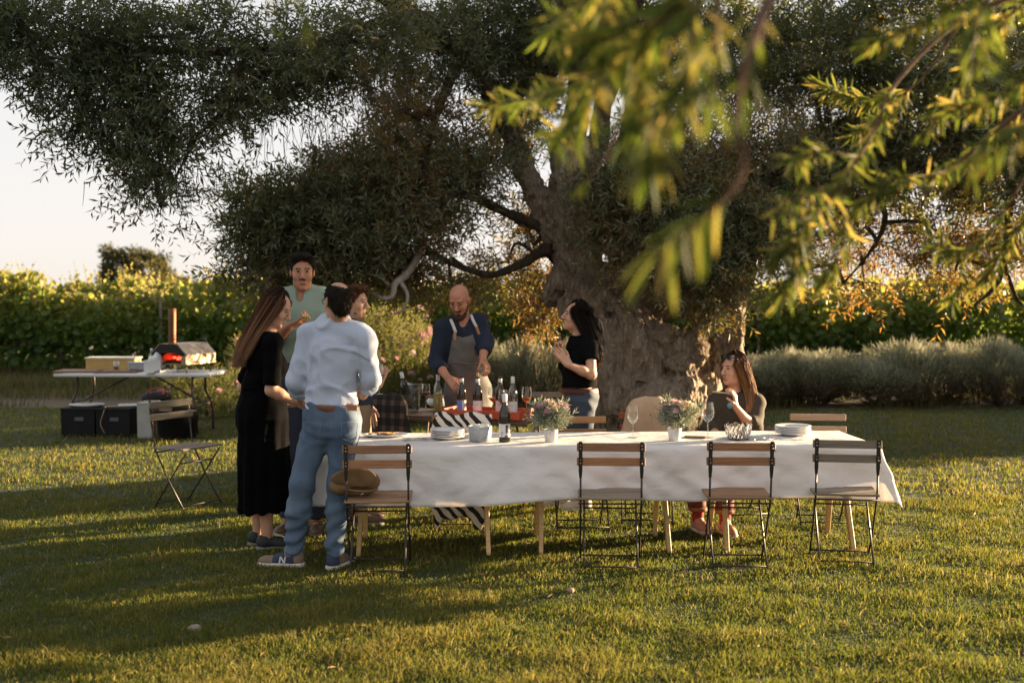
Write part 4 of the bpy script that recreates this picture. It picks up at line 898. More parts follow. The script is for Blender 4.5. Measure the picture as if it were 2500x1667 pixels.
# cap on the chair
def cap():
    e = empty('flat_cap', (-.985, 6.99, .462), 0, 'olive tan canvas cap lying on the seat of the brown chair', 'cap')
    s = SDF(); s.ell((.06,.0,.075), (.115,.12,.08), k=.03); s.ell((-.05,-.01,.055), (.09,.10,.062), k=.03); s.plane((0,0,.0), (0,0,-1)); s.ell((.06,-.10,.02), (.075,.05,.045), k=.02, op='s')
    s.warp = lambda x, y, z: .003*snoise(x, y, z, 45, 0)+.0025*np.abs(snoise(x, y, z, 22, 1))
    P, Q = s.poly(.008); mc = plain('canvas_olive', (.19,.115,.050), (.135,.08,.035), .9, nscale=14, bmp=.4, bscale=160)
    link('crown_panel', np_mesh('crown_panel', P, Q, mc, True), e)
    MB().tube(bez([(.165,-.06,.045), (.12,-.125,.042), (.05,-.135,.045), (-.03,-.10,.05)], 14), .007, 6).obj('hem', mc, e)
    s2 = SDF(); s2.ell((-.015,-.105,.125), (.095,.018,.055), np.array([nrm(V3(1,.2,0)), nrm(V3(-.2,1,.4)), nrm(V3(0,-.4,1))]), k=.02); s2.ell((.07,-.10,.118), (.10,.022,.06), k=.03)
    s2.warp = s.warp; P, Q = s2.poly(.006); link('brim', np_mesh('brim', P, Q, mc, True), e)
    MB().tube([(.07,-.123,.02), (.09,-.125,.03)], .006, 5).obj('buckle', m_steel, e)
cap()

# ---- drinks table
DA = math.atan2(-.50, 1.15); dC = (W(950,1010,9.29)+W(1292,1027,8.77))/2; DZ = .72
e = empty('folding_drinks_table', (dC[0]+.10, dC[1]+.25, 0), DA, 'dark slatted folding table crowded with wine bottles before the bald man', 'table'); DT = e
for i in range(8): MB().cbox((0, -.26+i*.075, DZ-.011), (1.27, .068, .02), .003).obj('top_slat', WOOD['dark'], e)
m_rust = plain('rusty_iron', (.16,.07,.04), (.07,.04,.03), .6, .3, nscale=25)
for sx in (-1, 1):
    for sy in (-1, 1): MB().tube([(sx*.5, sy*.22, DZ-.02), (sx*.56-.0, sy*.20, .0)], .009, 6).obj('leg', m_rust, e)
    MB().tube([(sx*.5,-.22,DZ-.03), (sx*.5,.22,DZ-.03)], .008, 6).obj('crossbar', m_rust, e); MB().tube([(sx*.55,-.2,.10), (sx*.55,.2,.10)], .007, 6).obj('crossbar', m_rust, e)
for s in (-1, 1): MB().tube([(s*.48,-.1,.08+.05), (s*.08,-.1,DZ-.03)], .007, 6).obj('brace', m_iron, e)
MB().cbox((0,-.30,DZ-.03), (1.24,.012,.03), .002).obj('apron_rail', WOOD['dark'], e)
def dt(px, py, dz=0):
    p = W(px, py, FPX*(CAMH-DZ-dz)/(py-HZ)); return (p[0], p[1], DZ+dz)
m_tray = plain('red_lacquer_tray', (.52,.085,.035), (.46,.07,.03), .4, nscale=4)
tc0 = W(1083,1016,9.02); tc1 = W(1262,1023,8.80); TRc = (tc0+tc1)/2; TRa = math.atan2(tc1[1]-tc0[1], tc1[0]-tc0[0]); tl_ = np.linalg.norm(tc1-tc0)
tr = empty('red_tray', (TRc[0]+.06, TRc[1]+.15, DZ), TRa, 'orange-red lacquered tray with cut-out handles holding the bottles', 'tray')
MB().box((0,0,.006), (tl_+.02,.32,.012)).obj('base', m_tray, tr)
for s in (-1, 1): MB().cbox((0,s*.165,.032), (tl_+.04,.012,.062), .003).obj('side', m_tray, tr)
for s in (-1, 1):
    m = MB(); x0 = s*(tl_/2+.016)
    for (yc, yw, zc, zh) in ((-.105,.11,.035,.068), (.105,.11,.035,.068), (0,.10,.016,.030), (0,.10,.062,.014)): m.box((x0, yc, zc), (.012, yw, zh))
    m.obj('handle_end', m_tray, tr)
TZ2 = DZ+.013
def tray(u, v): # position in tray coordinates
    q = rotz(TRa) @ V3(u, v, 0); return (TRc[0]+.06+q[0], TRc[1]+.15+q[1], TZ2)
def tray_px(px, v):
    """spot in the tray on the sight line of a photo column"""
    k = (px-1250)/FPX; c_, s_ = math.cos(TRa), math.sin(TRa); ox, oy = TRc[0]+.06, TRc[1]+.15
    u = (k*(oy+v*c_)-(ox-v*s_))/(c_-k*s_); return tray(u, v)
bottle(tray_px(1127, -.06), 'dark wine bottle with a blue and white label in the red tray', 'dark', 'blue', capsule=False)
bottle(tray_px(1166, -.05), 'dark corked wine bottle with a plain white label in the red tray', 'dark', 'white', cork=True, capsule=False)
bottle(tray_px(1221, .03), 'dark wine bottle at the back of the red tray behind the red wine glass', 'dark', 'white', capsule=False)
bottle(tray_px(1252, -.02), 'clear empty wine bottle with white capsule at the right of the red tray', 'clear', 'white')
wineglass(tray_px(1204, .10), 'glass of amber wine at the back of the red tray', m_amber, .128)
wineglass(tray_px(1228, -.06), 'glass of red wine in the red tray', m_red, .150)
bottle(dt(1069, 1006), 'clear bottle half full of white wine left of the red tray', 'clear', None, fill=.158)
wineglass(dt(1040, 998), 'glass of red wine between the ice bucket and the clear bottle', m_red, .142)
wineglass(dt(1286, 1014), 'glass of amber wine at the right end of the drinks table', m_amber, .132, s=1.08)
c0 = dt(1068, 992); e = empty('ceramic_crock', c0, 0, 'white ceramic crock with a brown wooden lid behind the clear bottle', 'crock')
MB().lathe([(0,0), (.06,0), (.092,.025), (.097,.05), (.08,.072), (.07,.078), (0,.078)], 26).obj('pot', m_china, e); MB().lathe([(.074,.079), (.077,.085), (.074,.098), (.02,.102), (.012,.112), (0,.113)], 24).obj('lid', WOOD['brown'], e)
c0 = dt(1003, 1003); e = empty('ice_bucket', c0, 0, 'glass ice bucket with a leaning bottle, left end of the drinks table', 'ice bucket')
MB().lathe([(0,.004), (.066,.004), (.07,.01), (.088,.225), (.091,.226), (.086,.227), (.066,.014), (0,.012)], 28).obj('bucket', thinglass('bucket_glass', (.86,.88,.88), .14), e)
for i in range(14): MB().cbox((0,0,0), (.032,.03,.03), .006, rotz(i) @ rotx(i*.7)).obj('ice_cube', m_icec, e, (.022+math.cos(i*2.4)*.034, math.sin(i*2.4)*.042, .025+.012*i))
bottle((c0[0]-.012, c0[1]-.01, DZ+.022), 'dark bottle with a gold figure on its label leaning in the ice bucket', 'dark', 'gold', rot=(.06, -.22, .1))
# zebra hide over a low stool
def zebra_mat():
    m, nt, b = base_mat('zebra_hide'); L = nt.links
    wv = N(nt, 'ShaderNodeTexWave', wave_type='BANDS'); wv.inputs['Scale'].default_value = 5.5; wv.inputs['Distortion'].default_value = 6; wv.inputs['Detail'].default_value = 2; wv.inputs['Detail Scale'].default_value = .9
    cz = coords(nt, (1,.7,.9)); cz.node.inputs['Rotation'].default_value = (.3,.75,.4); L.new(cz, wv.inputs['Vector']); r = ramp(nt, [(.42,(.015,.012,.01)), (.50,(.68,.62,.54))]); L.new(wv.outputs[0], r.inputs[0]); L.new(r.outputs[0], b.inputs['Base Color']); b.inputs['Roughness'].default_value = .9; return m
mz = zebra_mat(); zc = W(1112, 1100, 8.35)
chair((zc[0]+.03, 8.36, 0), PI+.06, 'brown', 'brown folding chair under the zebra hide')
def hide():
    nu, nv = 60, 48; U, Vv = np.meshgrid(np.linspace(-1, 1, nu), np.linspace(0, 1, nv), indexing='ij')
    # thrown over the chair back, down over the seat and to the grass
    prof = np.array([(0,.26,.62), (.12,.25,.785), (.16,.20,.80), (.22,.165,.77), (.42,.12,.60), (.52,.10,.485), (.60,.0,.475), (.74,-.19,.475), (.80,-.22,.42), (.92,-.23,.22), (1,-.235,.10)])
    y = np.interp(Vv, prof[:,0], prof[:,1]); z = np.interp(Vv, prof[:,0], prof[:,2]); wd = np.interp(Vv, [0,.16,.42,.6,.8,1], [.17,.215,.25,.25,.235,.16])
    x = U*wd*(1+.06*np.sin(Vv*14+U*2)); edge = np.abs(U)**4
    y = y-.015+.02*np.sin(U*7+Vv*5)*(Vv-.5).clip(0,1); z = z-.05*edge*(Vv > .2)-.10*(np.abs(U) > .5)*(Vv > .85)*np.abs(np.sin(U*5))*.6+.012*np.sin(U*6)
    z = np.maximum(z, .02); x = x+.02*np.sin(Vv*9); P = np.stack([x, y, z], -1).reshape(-1, 3) @ rotz(-.06).T+[zc[0]+.03, 8.36, 0]
    i = np.arange(nu*nv).reshape(nu, nv); F = np.stack([i[:-1,:-1], i[1:,:-1], i[1:,1:], i[:-1,1:]], -1).reshape(-1, 4)
    o = link('zebra_hide', np_mesh('zebra_hide', P, F, mz, True)); s = o.modifiers.new('t', 'SOLIDIFY'); s.thickness = .006
    tag(o, 'black and white striped zebra hide thrown over a chair behind the plates', 'hide')
hide()
# garments on chairs
def draped(name, label, cat, pts, c0, th, mat, rz, warp, h=.014, buttons=None):
    e = empty(name, c0, rz, label, cat); s = SDF()
    for (a, b, ra, rb, fl) in pts: s.cone(a, b, ra, rb, .05, ((0,1,0), fl))
    s.warp = warp; P, Q = s.poly(h); link('cloth', np_mesh('cloth', P, Q, mat, True), e); return e
m_beige = plain('beige_canvas', (.46,.33,.22), (.38,.27,.175), .9, nscale=9, bmp=.4, bscale=140)
s = SDF(); s.cone((-.10,0,.80), (.14,-.0,.84), .05, .045, .05, ((0,1,0),.5)); s.cone((-.09,-.01,.80), (-.19,-.02,.60), .06, .05, .08, ((0,1,0),.5)); s.cone((.14,-.01,.82), (.22,-.02,.55), .06, .05, .08, ((0,1,0),.5)); s.cone((-.02,-.015,.80), (-.13,-.03,.45), .10, .09, .08, ((0,1,0),.22)); s.cone((.08,-.015,.80), (.15,-.03,.45), .10, .09, .08, ((0,1,0),.22))
s.warp = lambda x, y, z: .006*snoise(x, y, z*.5, 20, 0)
P, Q = s.poly(.012); e = empty('canvas_jacket', (1.01, 8.70, 0), -.12, 'beige canvas jacket hung over a chair back behind the table', 'jacket'); e.location = (1.01, 8.69, 0); e.scale = (.76,1,.96); link('cloth', np_mesh('cloth', P, Q, m_beige, True), e); MB().tube(bez([(-.12,-.03,.845), (.02,-.032,.855), (.17,-.03,.875)], 9), .006, 5).obj('collar_seam', m_beige, e)
def plaid():
    m, nt, b = base_mat('dark_plaid'); L = nt.links; tc = N(nt, 'ShaderNodeTexCoord'); sp = N(nt, 'ShaderNodeSeparateXYZ'); L.new(tc.outputs['Object'], sp.inputs[0])
    def stripes(sock, f):
        a = N(nt, 'ShaderNodeMath', operation='MULTIPLY'); a.inputs[1].default_value = f; L.new(sock, a.inputs[0]); s_ = N(nt, 'ShaderNodeMath', operation='SINE'); L.new(a.outputs[0], s_.inputs[0]); g_ = N(nt, 'ShaderNodeMath', operation='GREATER_THAN'); g_.inputs[1].default_value = .3; L.new(s_.outputs[0], g_.inputs[0]); return g_.outputs[0]
    a = N(nt, 'ShaderNodeMath', operation='ADD'); L.new(stripes(sp.outputs[0], 75), a.inputs[0]); L.new(stripes(sp.outputs[2], 62), a.inputs[1]); h_ = N(nt, 'ShaderNodeMath', operation='MULTIPLY'); h_.inputs[1].default_value = .5; L.new(a.outputs[0], h_.inputs[0])
    r = ramp(nt, [(0,(.008,.007,.007)), (.5,(.030,.020,.016)), (1,(.10,.062,.04))]); L.new(h_.outputs[0], r.inputs[0]); L.new(r.outputs[0], b.inputs['Base Color']); b.inputs['Roughness'].default_value = .95; return m
s = SDF(); s.cone((-.13,0,.80), (.13,0,.81), .05, .05, .05, ((0,1,0),.5)); s.cone((-.10,-.02,.79), (-.13,-.03,.42), .10, .10, .06, ((0,1,0),.3)); s.cone((.08,-.02,.79), (.15,-.04,.36), .10, .10, .06, ((0,1,0),.3)); s.cone((.15,-.02,.78), (.25,-.04,.40), .06, .05, .05, ((0,1,0),.6))
s.warp = lambda x, y, z: .007*snoise(x, y, z*.5, 20, 1); P, Q = s.poly(.013)
e = empty('plaid_jacket', (-1.02, 9.10, 0), -.4, 'dark brown plaid jacket hanging on a chair behind the man in jeans', 'jacket'); link('cloth', np_mesh('cloth', P, Q, plaid(), True), e)
s = SDF(); s.cone((-.20,-.05,.62), (-.21,-.06,.36), .07, .08, .05, ((0,1,0),.4)); s.warp = lambda x, y, z: .005*snoise(x, y, z*.4, 25, 2); P, Q = s.poly(.012); link('lining', np_mesh('lining', P, Q, plain('crimson_cloth', (.32,.012,.03), None, .8), True), e)

# ---- pizza oven table
OA = -.05; oe = empty('folding_oven_table', (-4.60, 14.15, 0), OA, 'white plastic folding table with the pizza oven, before the vines', 'table')
m_plas = plain('white_plastic', (.68,.69,.70), (.62,.63,.64), .4, nscale=6); OZ = .745
MB().cbox((0,0,OZ-.022), (1.92,.76,.044), .012).obj('tabletop', m_plas, oe)
for sx in (-1, 1):
    for sy in (-1, 1): MB().tube(bez([(sx*.72, sy*.24, OZ-.04), (sx*.72+sx*.0, sy*.26, .5), (sx*.78, sy*.30, .32), (sx*.80, sy*.31, 0)], 10), .0135, 7).obj('leg', m_iron, oe)
    MB().tube([(sx*.76,-.28,.38), (sx*.76,.28,.38)], .009, 6).obj('crossbar', m_iron, oe); MB().tube([(sx*.74,0,.38), (sx*.12,0,OZ-.04)], .010, 6).obj('brace', m_iron, oe)
    MB().tube([(sx*.79,-.31,.06), (sx*.79,.31,.06)], .008, 6).obj('crossbar', m_iron, oe)
def ot(u, v, z=OZ): q = rotz(OA) @ V3(u, v, 0); return (-4.60+q[0], 14.15+q[1], z+.001)
# oven
m_st = plain('brushed_oven_steel', (.36,.30,.23), (.20,.15,.10), .42, .9, nscale=9); m_soot = plain('soot', (.012,.011,.010), None, .8); m_rustpipe = plain('rusty_flue', (.22,.085,.035), (.10,.045,.025), .6, .5, nscale=10)
ov = empty('pizza_oven', ot(.50,.0), OA-.30, 'steel portable pizza oven glowing red inside with a tall rusty flue', 'oven'); ov.scale = (1.12,1.12,1.12)
OUT = [(-.235,.09), (-.235,.20), (-.12,.315), (.12,.315), (.235,.20), (.235,.09)]
def shell():
    m = MB(); y0, y1 = -.24, .30; ins = [(x*.93, .09+.012+(z-.09)*.93) for x, z in OUT]; n = len(OUT)
    V = [(x,y0,z) for x,z in OUT]+[(x,y1,z) for x,z in OUT]+[(x,y0,z) for x,z in ins]+[(x,y1-.02,z) for x,z in ins]
    F = []
    for i in range(n):
        j = (i+1) % n; F += [(i, j, n+j, n+i), (2*n+i, 3*n+i, 3*n+j, 2*n+j), (i, 2*n+i, 2*n+j, j)]
    F += [tuple(range(n, 2*n)), tuple(range(4*n-1, 3*n-1, -1))]
    return m.add(V, F)
shell().obj('shell', m_st, ov)
fr = MB(); ins2 = [(-.17,.105), (-.17,.17), (-.10,.215), (.10,.215), (.17,.17), (.17,.105)]; n = 6
V = [(x*.985,-.236,z-.002) for x,z in OUT]+[(x,-.236,z) for x,z in ins2]+[(x,-.10,z) for x,z in ins2]; F = []
for i in range(n):
    j = (i+1) % n; F += [(j, i, n+i, n+j), (n+j, n+i, 2*n+i, 2*n+j)]
fr.add(V, F).obj('front_panel', m_soot, ov)
for s in (-1, 1): MB().cbox((s*.205,-.245,.135), (.055,.012,.10), .002).obj('front_cheek', m_st, ov)
def emit(name, col, st_):
    m, nt, b = base_mat(name); b.inputs['Base Color'].default_value = (.02,.01,.01,1); b.inputs['Emission Color'].default_value = (*col, 1)
    n1 = noise(nt, coords(nt), 22, 4); r = ramp(nt, [(.40,(0,0,0)), (.62,(1,1,1))]); mu = N(nt, 'ShaderNodeMath', operation='MULTIPLY'); mu.inputs[1].default_value = st_; nt.links.new(n1.outputs[0], r.inputs[0]); nt.links.new(r.outputs[0], mu.inputs[0]); nt.links.new(mu.outputs[0], b.inputs['Emission Strength']); return m
MB().box((0,.03,.112), (.40,.40,.012)).obj('stone_floor', m_soot, ov)
em = MB(); rr_ = random.Random(3)
for i in range(40): em.box((rr_.uniform(-.17,.17), rr_.uniform(.05,.22), .128+rr_.uniform(0,.05)), (.035,.03,.025), rotz(i))
em.obj('embers', emit('embers', (1,.05,.02), 1.3), ov)
fm = MB(); fm.tube(bez([(-.02,.15,.16), (.02,.14,.19), (.04,.12,.20), (.09,.10,.20)], 8), [.015,.02,.014,.004], 6); fm.obj('flame', emit('flame', (1,.25,.06), 3.0), ov)
MB().lathe([(.041,.30), (.041,.62), (.041,.70), (.036,.70), (.036,.31)], 20, c=(-.03,-.13,0)).obj('flue', m_rustpipe, ov)
MB().lathe([(.055,.312), (.055,.322), (.042,.324)], 18, c=(-.03,-.13,0)).obj('flue_collar', m_rustpipe, ov)
for sx in (-1, 1):
    for yy in (-.2, .24): MB().tube([(sx*.19,yy,.095), (sx*.225,yy-.02,.0)], .011, 6).obj('leg', m_st, ov)
MB().tube(bez([(.02,.27,.31), (.04,.30,.345), (.10,.30,.345), (.12,.27,.31)], 10), .009, 6).obj('handle', m_iron, ov)
# things on the oven table
m_yel = plain('yellow_box', (.50,.33,.10), (.42,.27,.08), .7); e = empty('yellow_box', ot(-.46,.24), OA+.03, 'long yellow box with a white lid at the back of the oven table', 'box')
MB().cbox((0,0,.075), (.62,.24,.15), .006).obj('box', m_yel, e); MB().cbox((0,0,.155), (.65,.26,.022), .006).obj('lid', plain('lid_white', (.68,.68,.62), (.50,.48,.36), .5, nscale=12), e)
for (u, v, wx, wy, a, l) in ((-.70,-.16,.56,.40,.12,'wide brown wooden board overhanging the left end of the oven table'), (-.22,-.20,.50,.32,.08,'brown wooden board near the middle of the oven table')):
    o = MB().cbox((0,0,.013), (wx, wy, .026), .005).obj('cutting_board', WOOD['brown'], None, ot(u, v), (0,0,OA+a)); tag(o, l, 'cutting board')
o = MB().box((0,0,.002), (.16,.03,.004)).obj('knife_blade', m_steel, None, ot(-.15,-.24,OZ+.028), (0,0,.3)); e = empty('kitchen_knife', ot(-.15,-.24,OZ+.028), .3, 'steel kitchen knife lying on the middle board of the oven table', 'knife'); o.parent = e; o.location = (0,0,0); o.rotation_euler = (0,0,0); MB().cbox((.13,0,.006), (.11,.024,.014), .004).obj('handle', m_iron, e)
e = empty('plastic_tub', ot(-.05,.14), OA, 'clear plastic container behind the boards on the oven table', 'container'); MB().cbox((0,0,.05), (.30,.20,.10), .015).obj('container', plain('milky_plastic', (.52,.55,.60), (.46,.5,.55), .3, trans=.4), e); MB().cbox((0,0,.106), (.31,.21,.012), .005).obj('lid', m_plas, e)
e = empty('drinking_glass', ot(-.28,-.12,OZ+.026), 0, 'small tumbler of amber drink on the middle board', 'glass'); MB().lathe([(0,.003), (.03,.003), (.036,.10), (.034,.10), (.028,.008), (0,.008)], 18).obj('glass', m_glass, e); MB().lathe([(0,.009), (.028,.009), (.030,.04), (0,.04)], 18).obj('drink', m_amber, e)
e = empty('oil_bottle', ot(.11,.02), 0, 'clear oil bottle with a white cap beside the white tub', 'bottle'); MB().lathe([(0,0), (.036,0), (.038,.005), (.038,.17), (.030,.20), (.014,.225), (.013,.262)], 18).obj('glass', m_glass, e); MB().lathe([(0,.004), (.035,.004), (.035,.09), (0,.09)], 18).obj('oil', plain('oil', (.22,.09,.02), None, .1), e); MB().lathe([(.016,.255), (.016,.285), (0,.286)], 14).obj('cap', m_capsule, e); MB().lathe([(.0385,.06), (.0385,.15)], 18).obj('label', plain('oil_label', (.55,.50,.38), (.2,.16,.1), .7, nscale=30), e)
e = empty('white_tub', ot(.235,-.20), OA, 'square white plastic tub with a crumpled cloth in it beside the oven', 'tub'); MB().box((0,0,.075), (.20,.18,.15), taper=1.06).obj('tub', m_plas, e)
s = SDF(); s.ell((0,0,.165), (.08,.07,.05)); s.ell((.02,0,.20), (.035,.035,.045)); s.warp = lambda x, y, z: .012*snoise(x, y, z, 40, 0); P, Q = s.poly(.012); link('cloth', np_mesh('cloth', P, Q, m_plas, True), e)
e = empty('oven_peel', ot(.33,-.27), .9, 'small metal turning peel leaning by the oven mouth', 'peel'); MB().tube([(-.10,0,.005), (.10,0,.06)], .007, 5).obj('handle', m_iron, e); MB().cbox((-.14,0,.006), (.09,.09,.004), .0015).obj('blade', WOOD['pale'], e)
# under and around the oven table
m_crate = plain('black_crate', (.006,.006,.007), (.010,.010,.011), .6, spec=.2)
for (x, y, l) in ((-5.17,13.75,'black storage box with a white dish on its lid, under the oven table'), (-4.74,13.72,'black storage box with tongs on its lid, next to the pale bin')):
    e = empty('storage_box', (x, y, 0), OA, l, 'box', 'black storage boxes'); MB().box((0,0,.16), (.40,.36,.32), taper=1.04).obj('box', m_crate, e); MB().cbox((0,0,.332), (.43,.39,.03), .008).obj('lid', m_crate, e); MB().cbox((.02,-.192,.215), (.11,.012,.045), .004).obj('handle', plain('grey_plastic', (.08,.08,.085), None, .5), e)
o = MB().lathe([(0,.0), (.14,.0), (.16,.006), (.21,.028), (.205,.031), (.15,.012), (0,.009)], 36, sy=.8).obj('serving_dish', m_china, None, (-5.14,13.75,.350)); tag(o, 'big white dish on the left black box', 'dish')
e = empty('wooden_tongs', (-4.72,13.72,.352), .3, 'wooden tongs and a white lid on the second black box', 'tongs'); MB().cbox((-.05,-.05,.006), (.26,.03,.012), .003).obj('tong_arm', WOOD['pale'], e); MB().cbox((-.05,-.02,.006), (.26,.03,.012), .003).obj('tong_arm', WOOD['pale'], e); MB().cbox((.08,.05,.010), (.22,.20,.02), .006).obj('white_lid', m_plas, e)
MB().tube(bez([(-.17,-.06,.01), (-.19,-.20,-.06), (-.22,-.21,-.18), (-.17,-.21,-.30)], 12), .006, 5).obj('strap', plain('rope', (.32,.24,.15), None, .9), e)
e = empty('pale_bin', (-4.35,13.62,0), 0, 'pale grey upright bin beside the black storage boxes', 'bin'); MB().box((0,0,.20), (.17,.30,.40), taper=1.05).obj('bin', plain('pale_grey', (.40,.40,.37), None, .6), e); MB().cbox((0,0,.41), (.19,.33,.02), .005).obj('rim', plain('pale_grey', (.4,.4,.37)), e)
MB().tube([(.15,0,0), (.16,0,.34)], [.10,.12], 14).obj('paper_roll', plain('kraft', (.30,.20,.12), None, .8), e)
e = empty('black_tub', (-3.96,13.45,0), 0, 'round black plastic tub under the right end of the oven table', 'tub'); MB().lathe([(0,.0), (.20,.0), (.215,.02), (.25,.33), (.262,.335), (.262,.345), (.24,.345), (.205,.03), (0,.02)], 32).obj('tub', m_crate, e)
for s in (-1, 1): MB().tube(bez([(s*.25,-.06,.335), (s*.30,-.03,.36), (s*.30,.03,.36), (s*.25,.06,.335)], 9), .008, 6).obj('handle', m_crate, e)
e = empty('kettle_grill', (-4.78,15.3,0), .3, 'small black kettle barbecue with a red handle behind the oven table', 'barbecue'); e.scale = (.9,.9,.74); MB().lathe([(0,.28), (.12,.29), (.20,.34), (.225,.42), (.22,.43), (.0,.43)], 26).obj('bowl', m_crate, e); MB().lathe([(.228,.43), (.21,.49), (.14,.535), (0,.55)], 26).obj('lid', m_crate, e)
m_redm = plain('red_metal', (.34,.05,.045), None, .5); MB().tube(bez([(-.12,-.12,.50), (-.10,-.12,.59), (.10,-.10,.59), (.14,-.10,.50)], 10), .016, 6, flat=.6).obj('handle', m_redm, e)
for s in (-1, 1): MB().tube([(s*.10,-.12,.58), (s*.07,-.17,.42)], .010, 5).obj('bracket', m_redm, e)
for a in range(3): MB().tube([(.10*math.cos(a*2.1), .10*math.sin(a*2.1), .29), (.2*math.cos(a*2.1), .2*math.sin(a*2.1), 0)], .009, 6).obj('leg', m_iron, e)
# stone and a fallen petal on the lawn
g = G(474, 1540); s = SDF(); s.ell((0,0,.015), (.045,.03,.022)); s.ell((.02,.0,.01), (.025,.025,.016)); s.warp = lambda x, y, z: .004*snoise(x, y, z, 60, 0); P, Q = s.poly(.006)
tag(link('pale_stone', np_mesh('pale_stone', P, Q, plain('pale_stone', (.24,.21,.16), (.17,.145,.11), .9, nscale=30), True), None, (g[0], g[1], .004), None, .75), 'pale stone lying in the grass in the left foreground', 'stone')
g = G(1392, 1450); s = SDF(); s.ell((0,0,.012), (.022,.03,.014)); s.warp = lambda x, y, z: .003*snoise(x, y, z, 90, 1); P, Q = s.poly(.005)
tag(link('small_pebble', np_mesh('small_pebble', P, Q, plain('pebble', (.26,.18,.14), None, .8), True), None, (g[0], g[1], .012)), 'tiny pinkish pebble in the grass before the middle chair', 'stone')
# ================================================================== PEOPLE
def skinmat(name, c):
    m, nt, b = base_mat(name); L = nt.links; n1 = noise(nt, coords(nt), 14, 4)
    r = ramp(nt, [(.3, tuple(x*.86 for x in c)), (.7, tuple(min(1, x*1.08) for x in c))]); L.new(n1.outputs[0], r.inputs[0]); L.new(r.outputs[0], b.inputs['Base Color'])
    b.inputs['Roughness'].default_value = .5; b.inputs['Specular IOR Level'].default_value = .35
    b.inputs['Subsurface Weight'].default_value = .12; b.inputs['Subsurface Radius'].default_value = (.02,.008,.004); b.inputs['Subsurface Scale'].default_value = .4
    return m
SKIN = {'fair': skinmat('skin_fair', (.52,.29,.19)), 'tan': skinmat('skin_tan', (.42,.20,.115)), 'ruddy': skinmat('skin_ruddy', (.46,.21,.13)), 'olive': skinmat('skin_olive', (.47,.26,.165))}
m_lip = plain('lips', (.40,.185,.135), None, .45); m_brow = plain('brow_dark', (.13,.072,.045), None, .9); m_eyew = plain('eye_white', (.26,.20,.17), None, .3); m_iris = plain('iris', (.02,.012,.008), None, .1)
def hframe(f, up=(0,0,1)):
    f = nrm(f); r = nrm(np.cross(f, up)); return np.stack([r, f, np.cross(r, f)])      # rows: right, forward, up
def head(s, c, R, k=1.0, jaw=1.0):
    q = lambda x, y, z: c+k*(x*R[0]+y*R[1]+z*R[2]); e = lambda p, r, kk=.02, op='u': s.ell(q(*p), np.array(r)*k, R, kk, op)
    e((0,-.012,.028), (.076,.095,.086)); e((0,.022,-.042), (.058*jaw,.062,.078), .03); e((0,.020,-.082), (.050*jaw,.058,.034), .03); e((0,.066,-.104), (.020*jaw,.016,.015), .02)
    for sg in (-1, 1):
        e((sg*.038,.050,-.028), (.026,.026,.028), .02); e((sg*.031,.093,.012), (.016,.012,.0095), .008, 's'); e((sg*.077,-.008,-.008), (.009,.019,.030), .006)
    s.cone(q(-.036,.072,.032), q(.036,.072,.032), .0125*k, .0125*k, .012)
    s.cone(q(0,.084,.018), q(0,.107,-.026), .0085*k, .0125*k, .010)
    for sg in (-1, 1): e((sg*.011,.096,-.031), (.008,.010,.008), .006)
    s.cone(q(-.015,.083,-.059), q(.015,.083,-.059), .0052*k, .0052*k, .006); s.cone(q(-.012,.083,-.069), q(.012,.083,-.069), .0062*k, .0062*k, .006); e((0,.080,-.087), (.022,.010,.007), .008, 's')
def hand(s, w, d, n, side, curl=.5, k=1.0, thumb=.5, spread=.06):
    """palm from the wrist along d, palm facing n, thumb on the given side; returns finger tips"""
    d = nrm(d); n = nrm(np.asarray(n)-d*np.dot(n, d)); t = nrm(np.cross(d, n)); t = t if np.dot(t, side) > 0 else -t
    w = np.asarray(w, float); tips = []
    for i, (off, L) in enumerate(((.030,.92), (.010,1.0), (-.010,.95), (-.028,.76))):
        kn = w+k*(d*.088+t*off-(n*.004 if i in (0,3) else 0)); s.cone(w+k*(d*.012+t*off*.55), kn, .0145*k, .0115*k, .012)
        ang = curl*.55; p = kn
        for j, (l, r0, r1) in enumerate(((.044,.0098,.0088), (.027,.0088,.0080), (.022,.0080,.0066))):
            dd = nrm(d*math.cos(ang)+n*math.sin(ang)+t*spread*(1.5-i)*.6); p2 = p+dd*l*L*k; s.cone(p, p2, r0*k, r1*k, .0035); p = p2; ang += curl*.9
        tips.append(p)
    b = w+k*(d*.022+t*.022); dd = nrm(d*.75+t*.65+n*.25); p = b+dd*.042*k; s.cone(b, p, .0155*k, .0115*k, .010)
    for l in (.032, .026):
        dd = nrm(dd+n*thumb*.7-t*thumb*.35+d*.15); p2 = p+dd*l*k; s.cone(p, p2, .0105*k, .0085*k, .003); p = p2
    tips.append(p); return tips
def limb(s, a, b, c, r, k=.025, g=0, cut=False, upto=1.0):
    """two-bone limb with radii r=(root, above joint, joint, mid, end), g inflates; upto<1 stops part way down the lower bone"""
    s.cone(a, b, r[0]+g, r[2]+g, k)
    e = b+(c-b)*upto; mid = b+(c-b)*.38
    if upto > .4: s.cone(b, mid, r[2]+g, r[3]+g, k); s.cone(mid, e, r[3]+g, r[3]+(r[4]-r[3])*(upto-.38)/.62+g, k, cut=cut)
    else: s.cone(b, e, r[2]+g, r[3]+g, k, cut=cut)
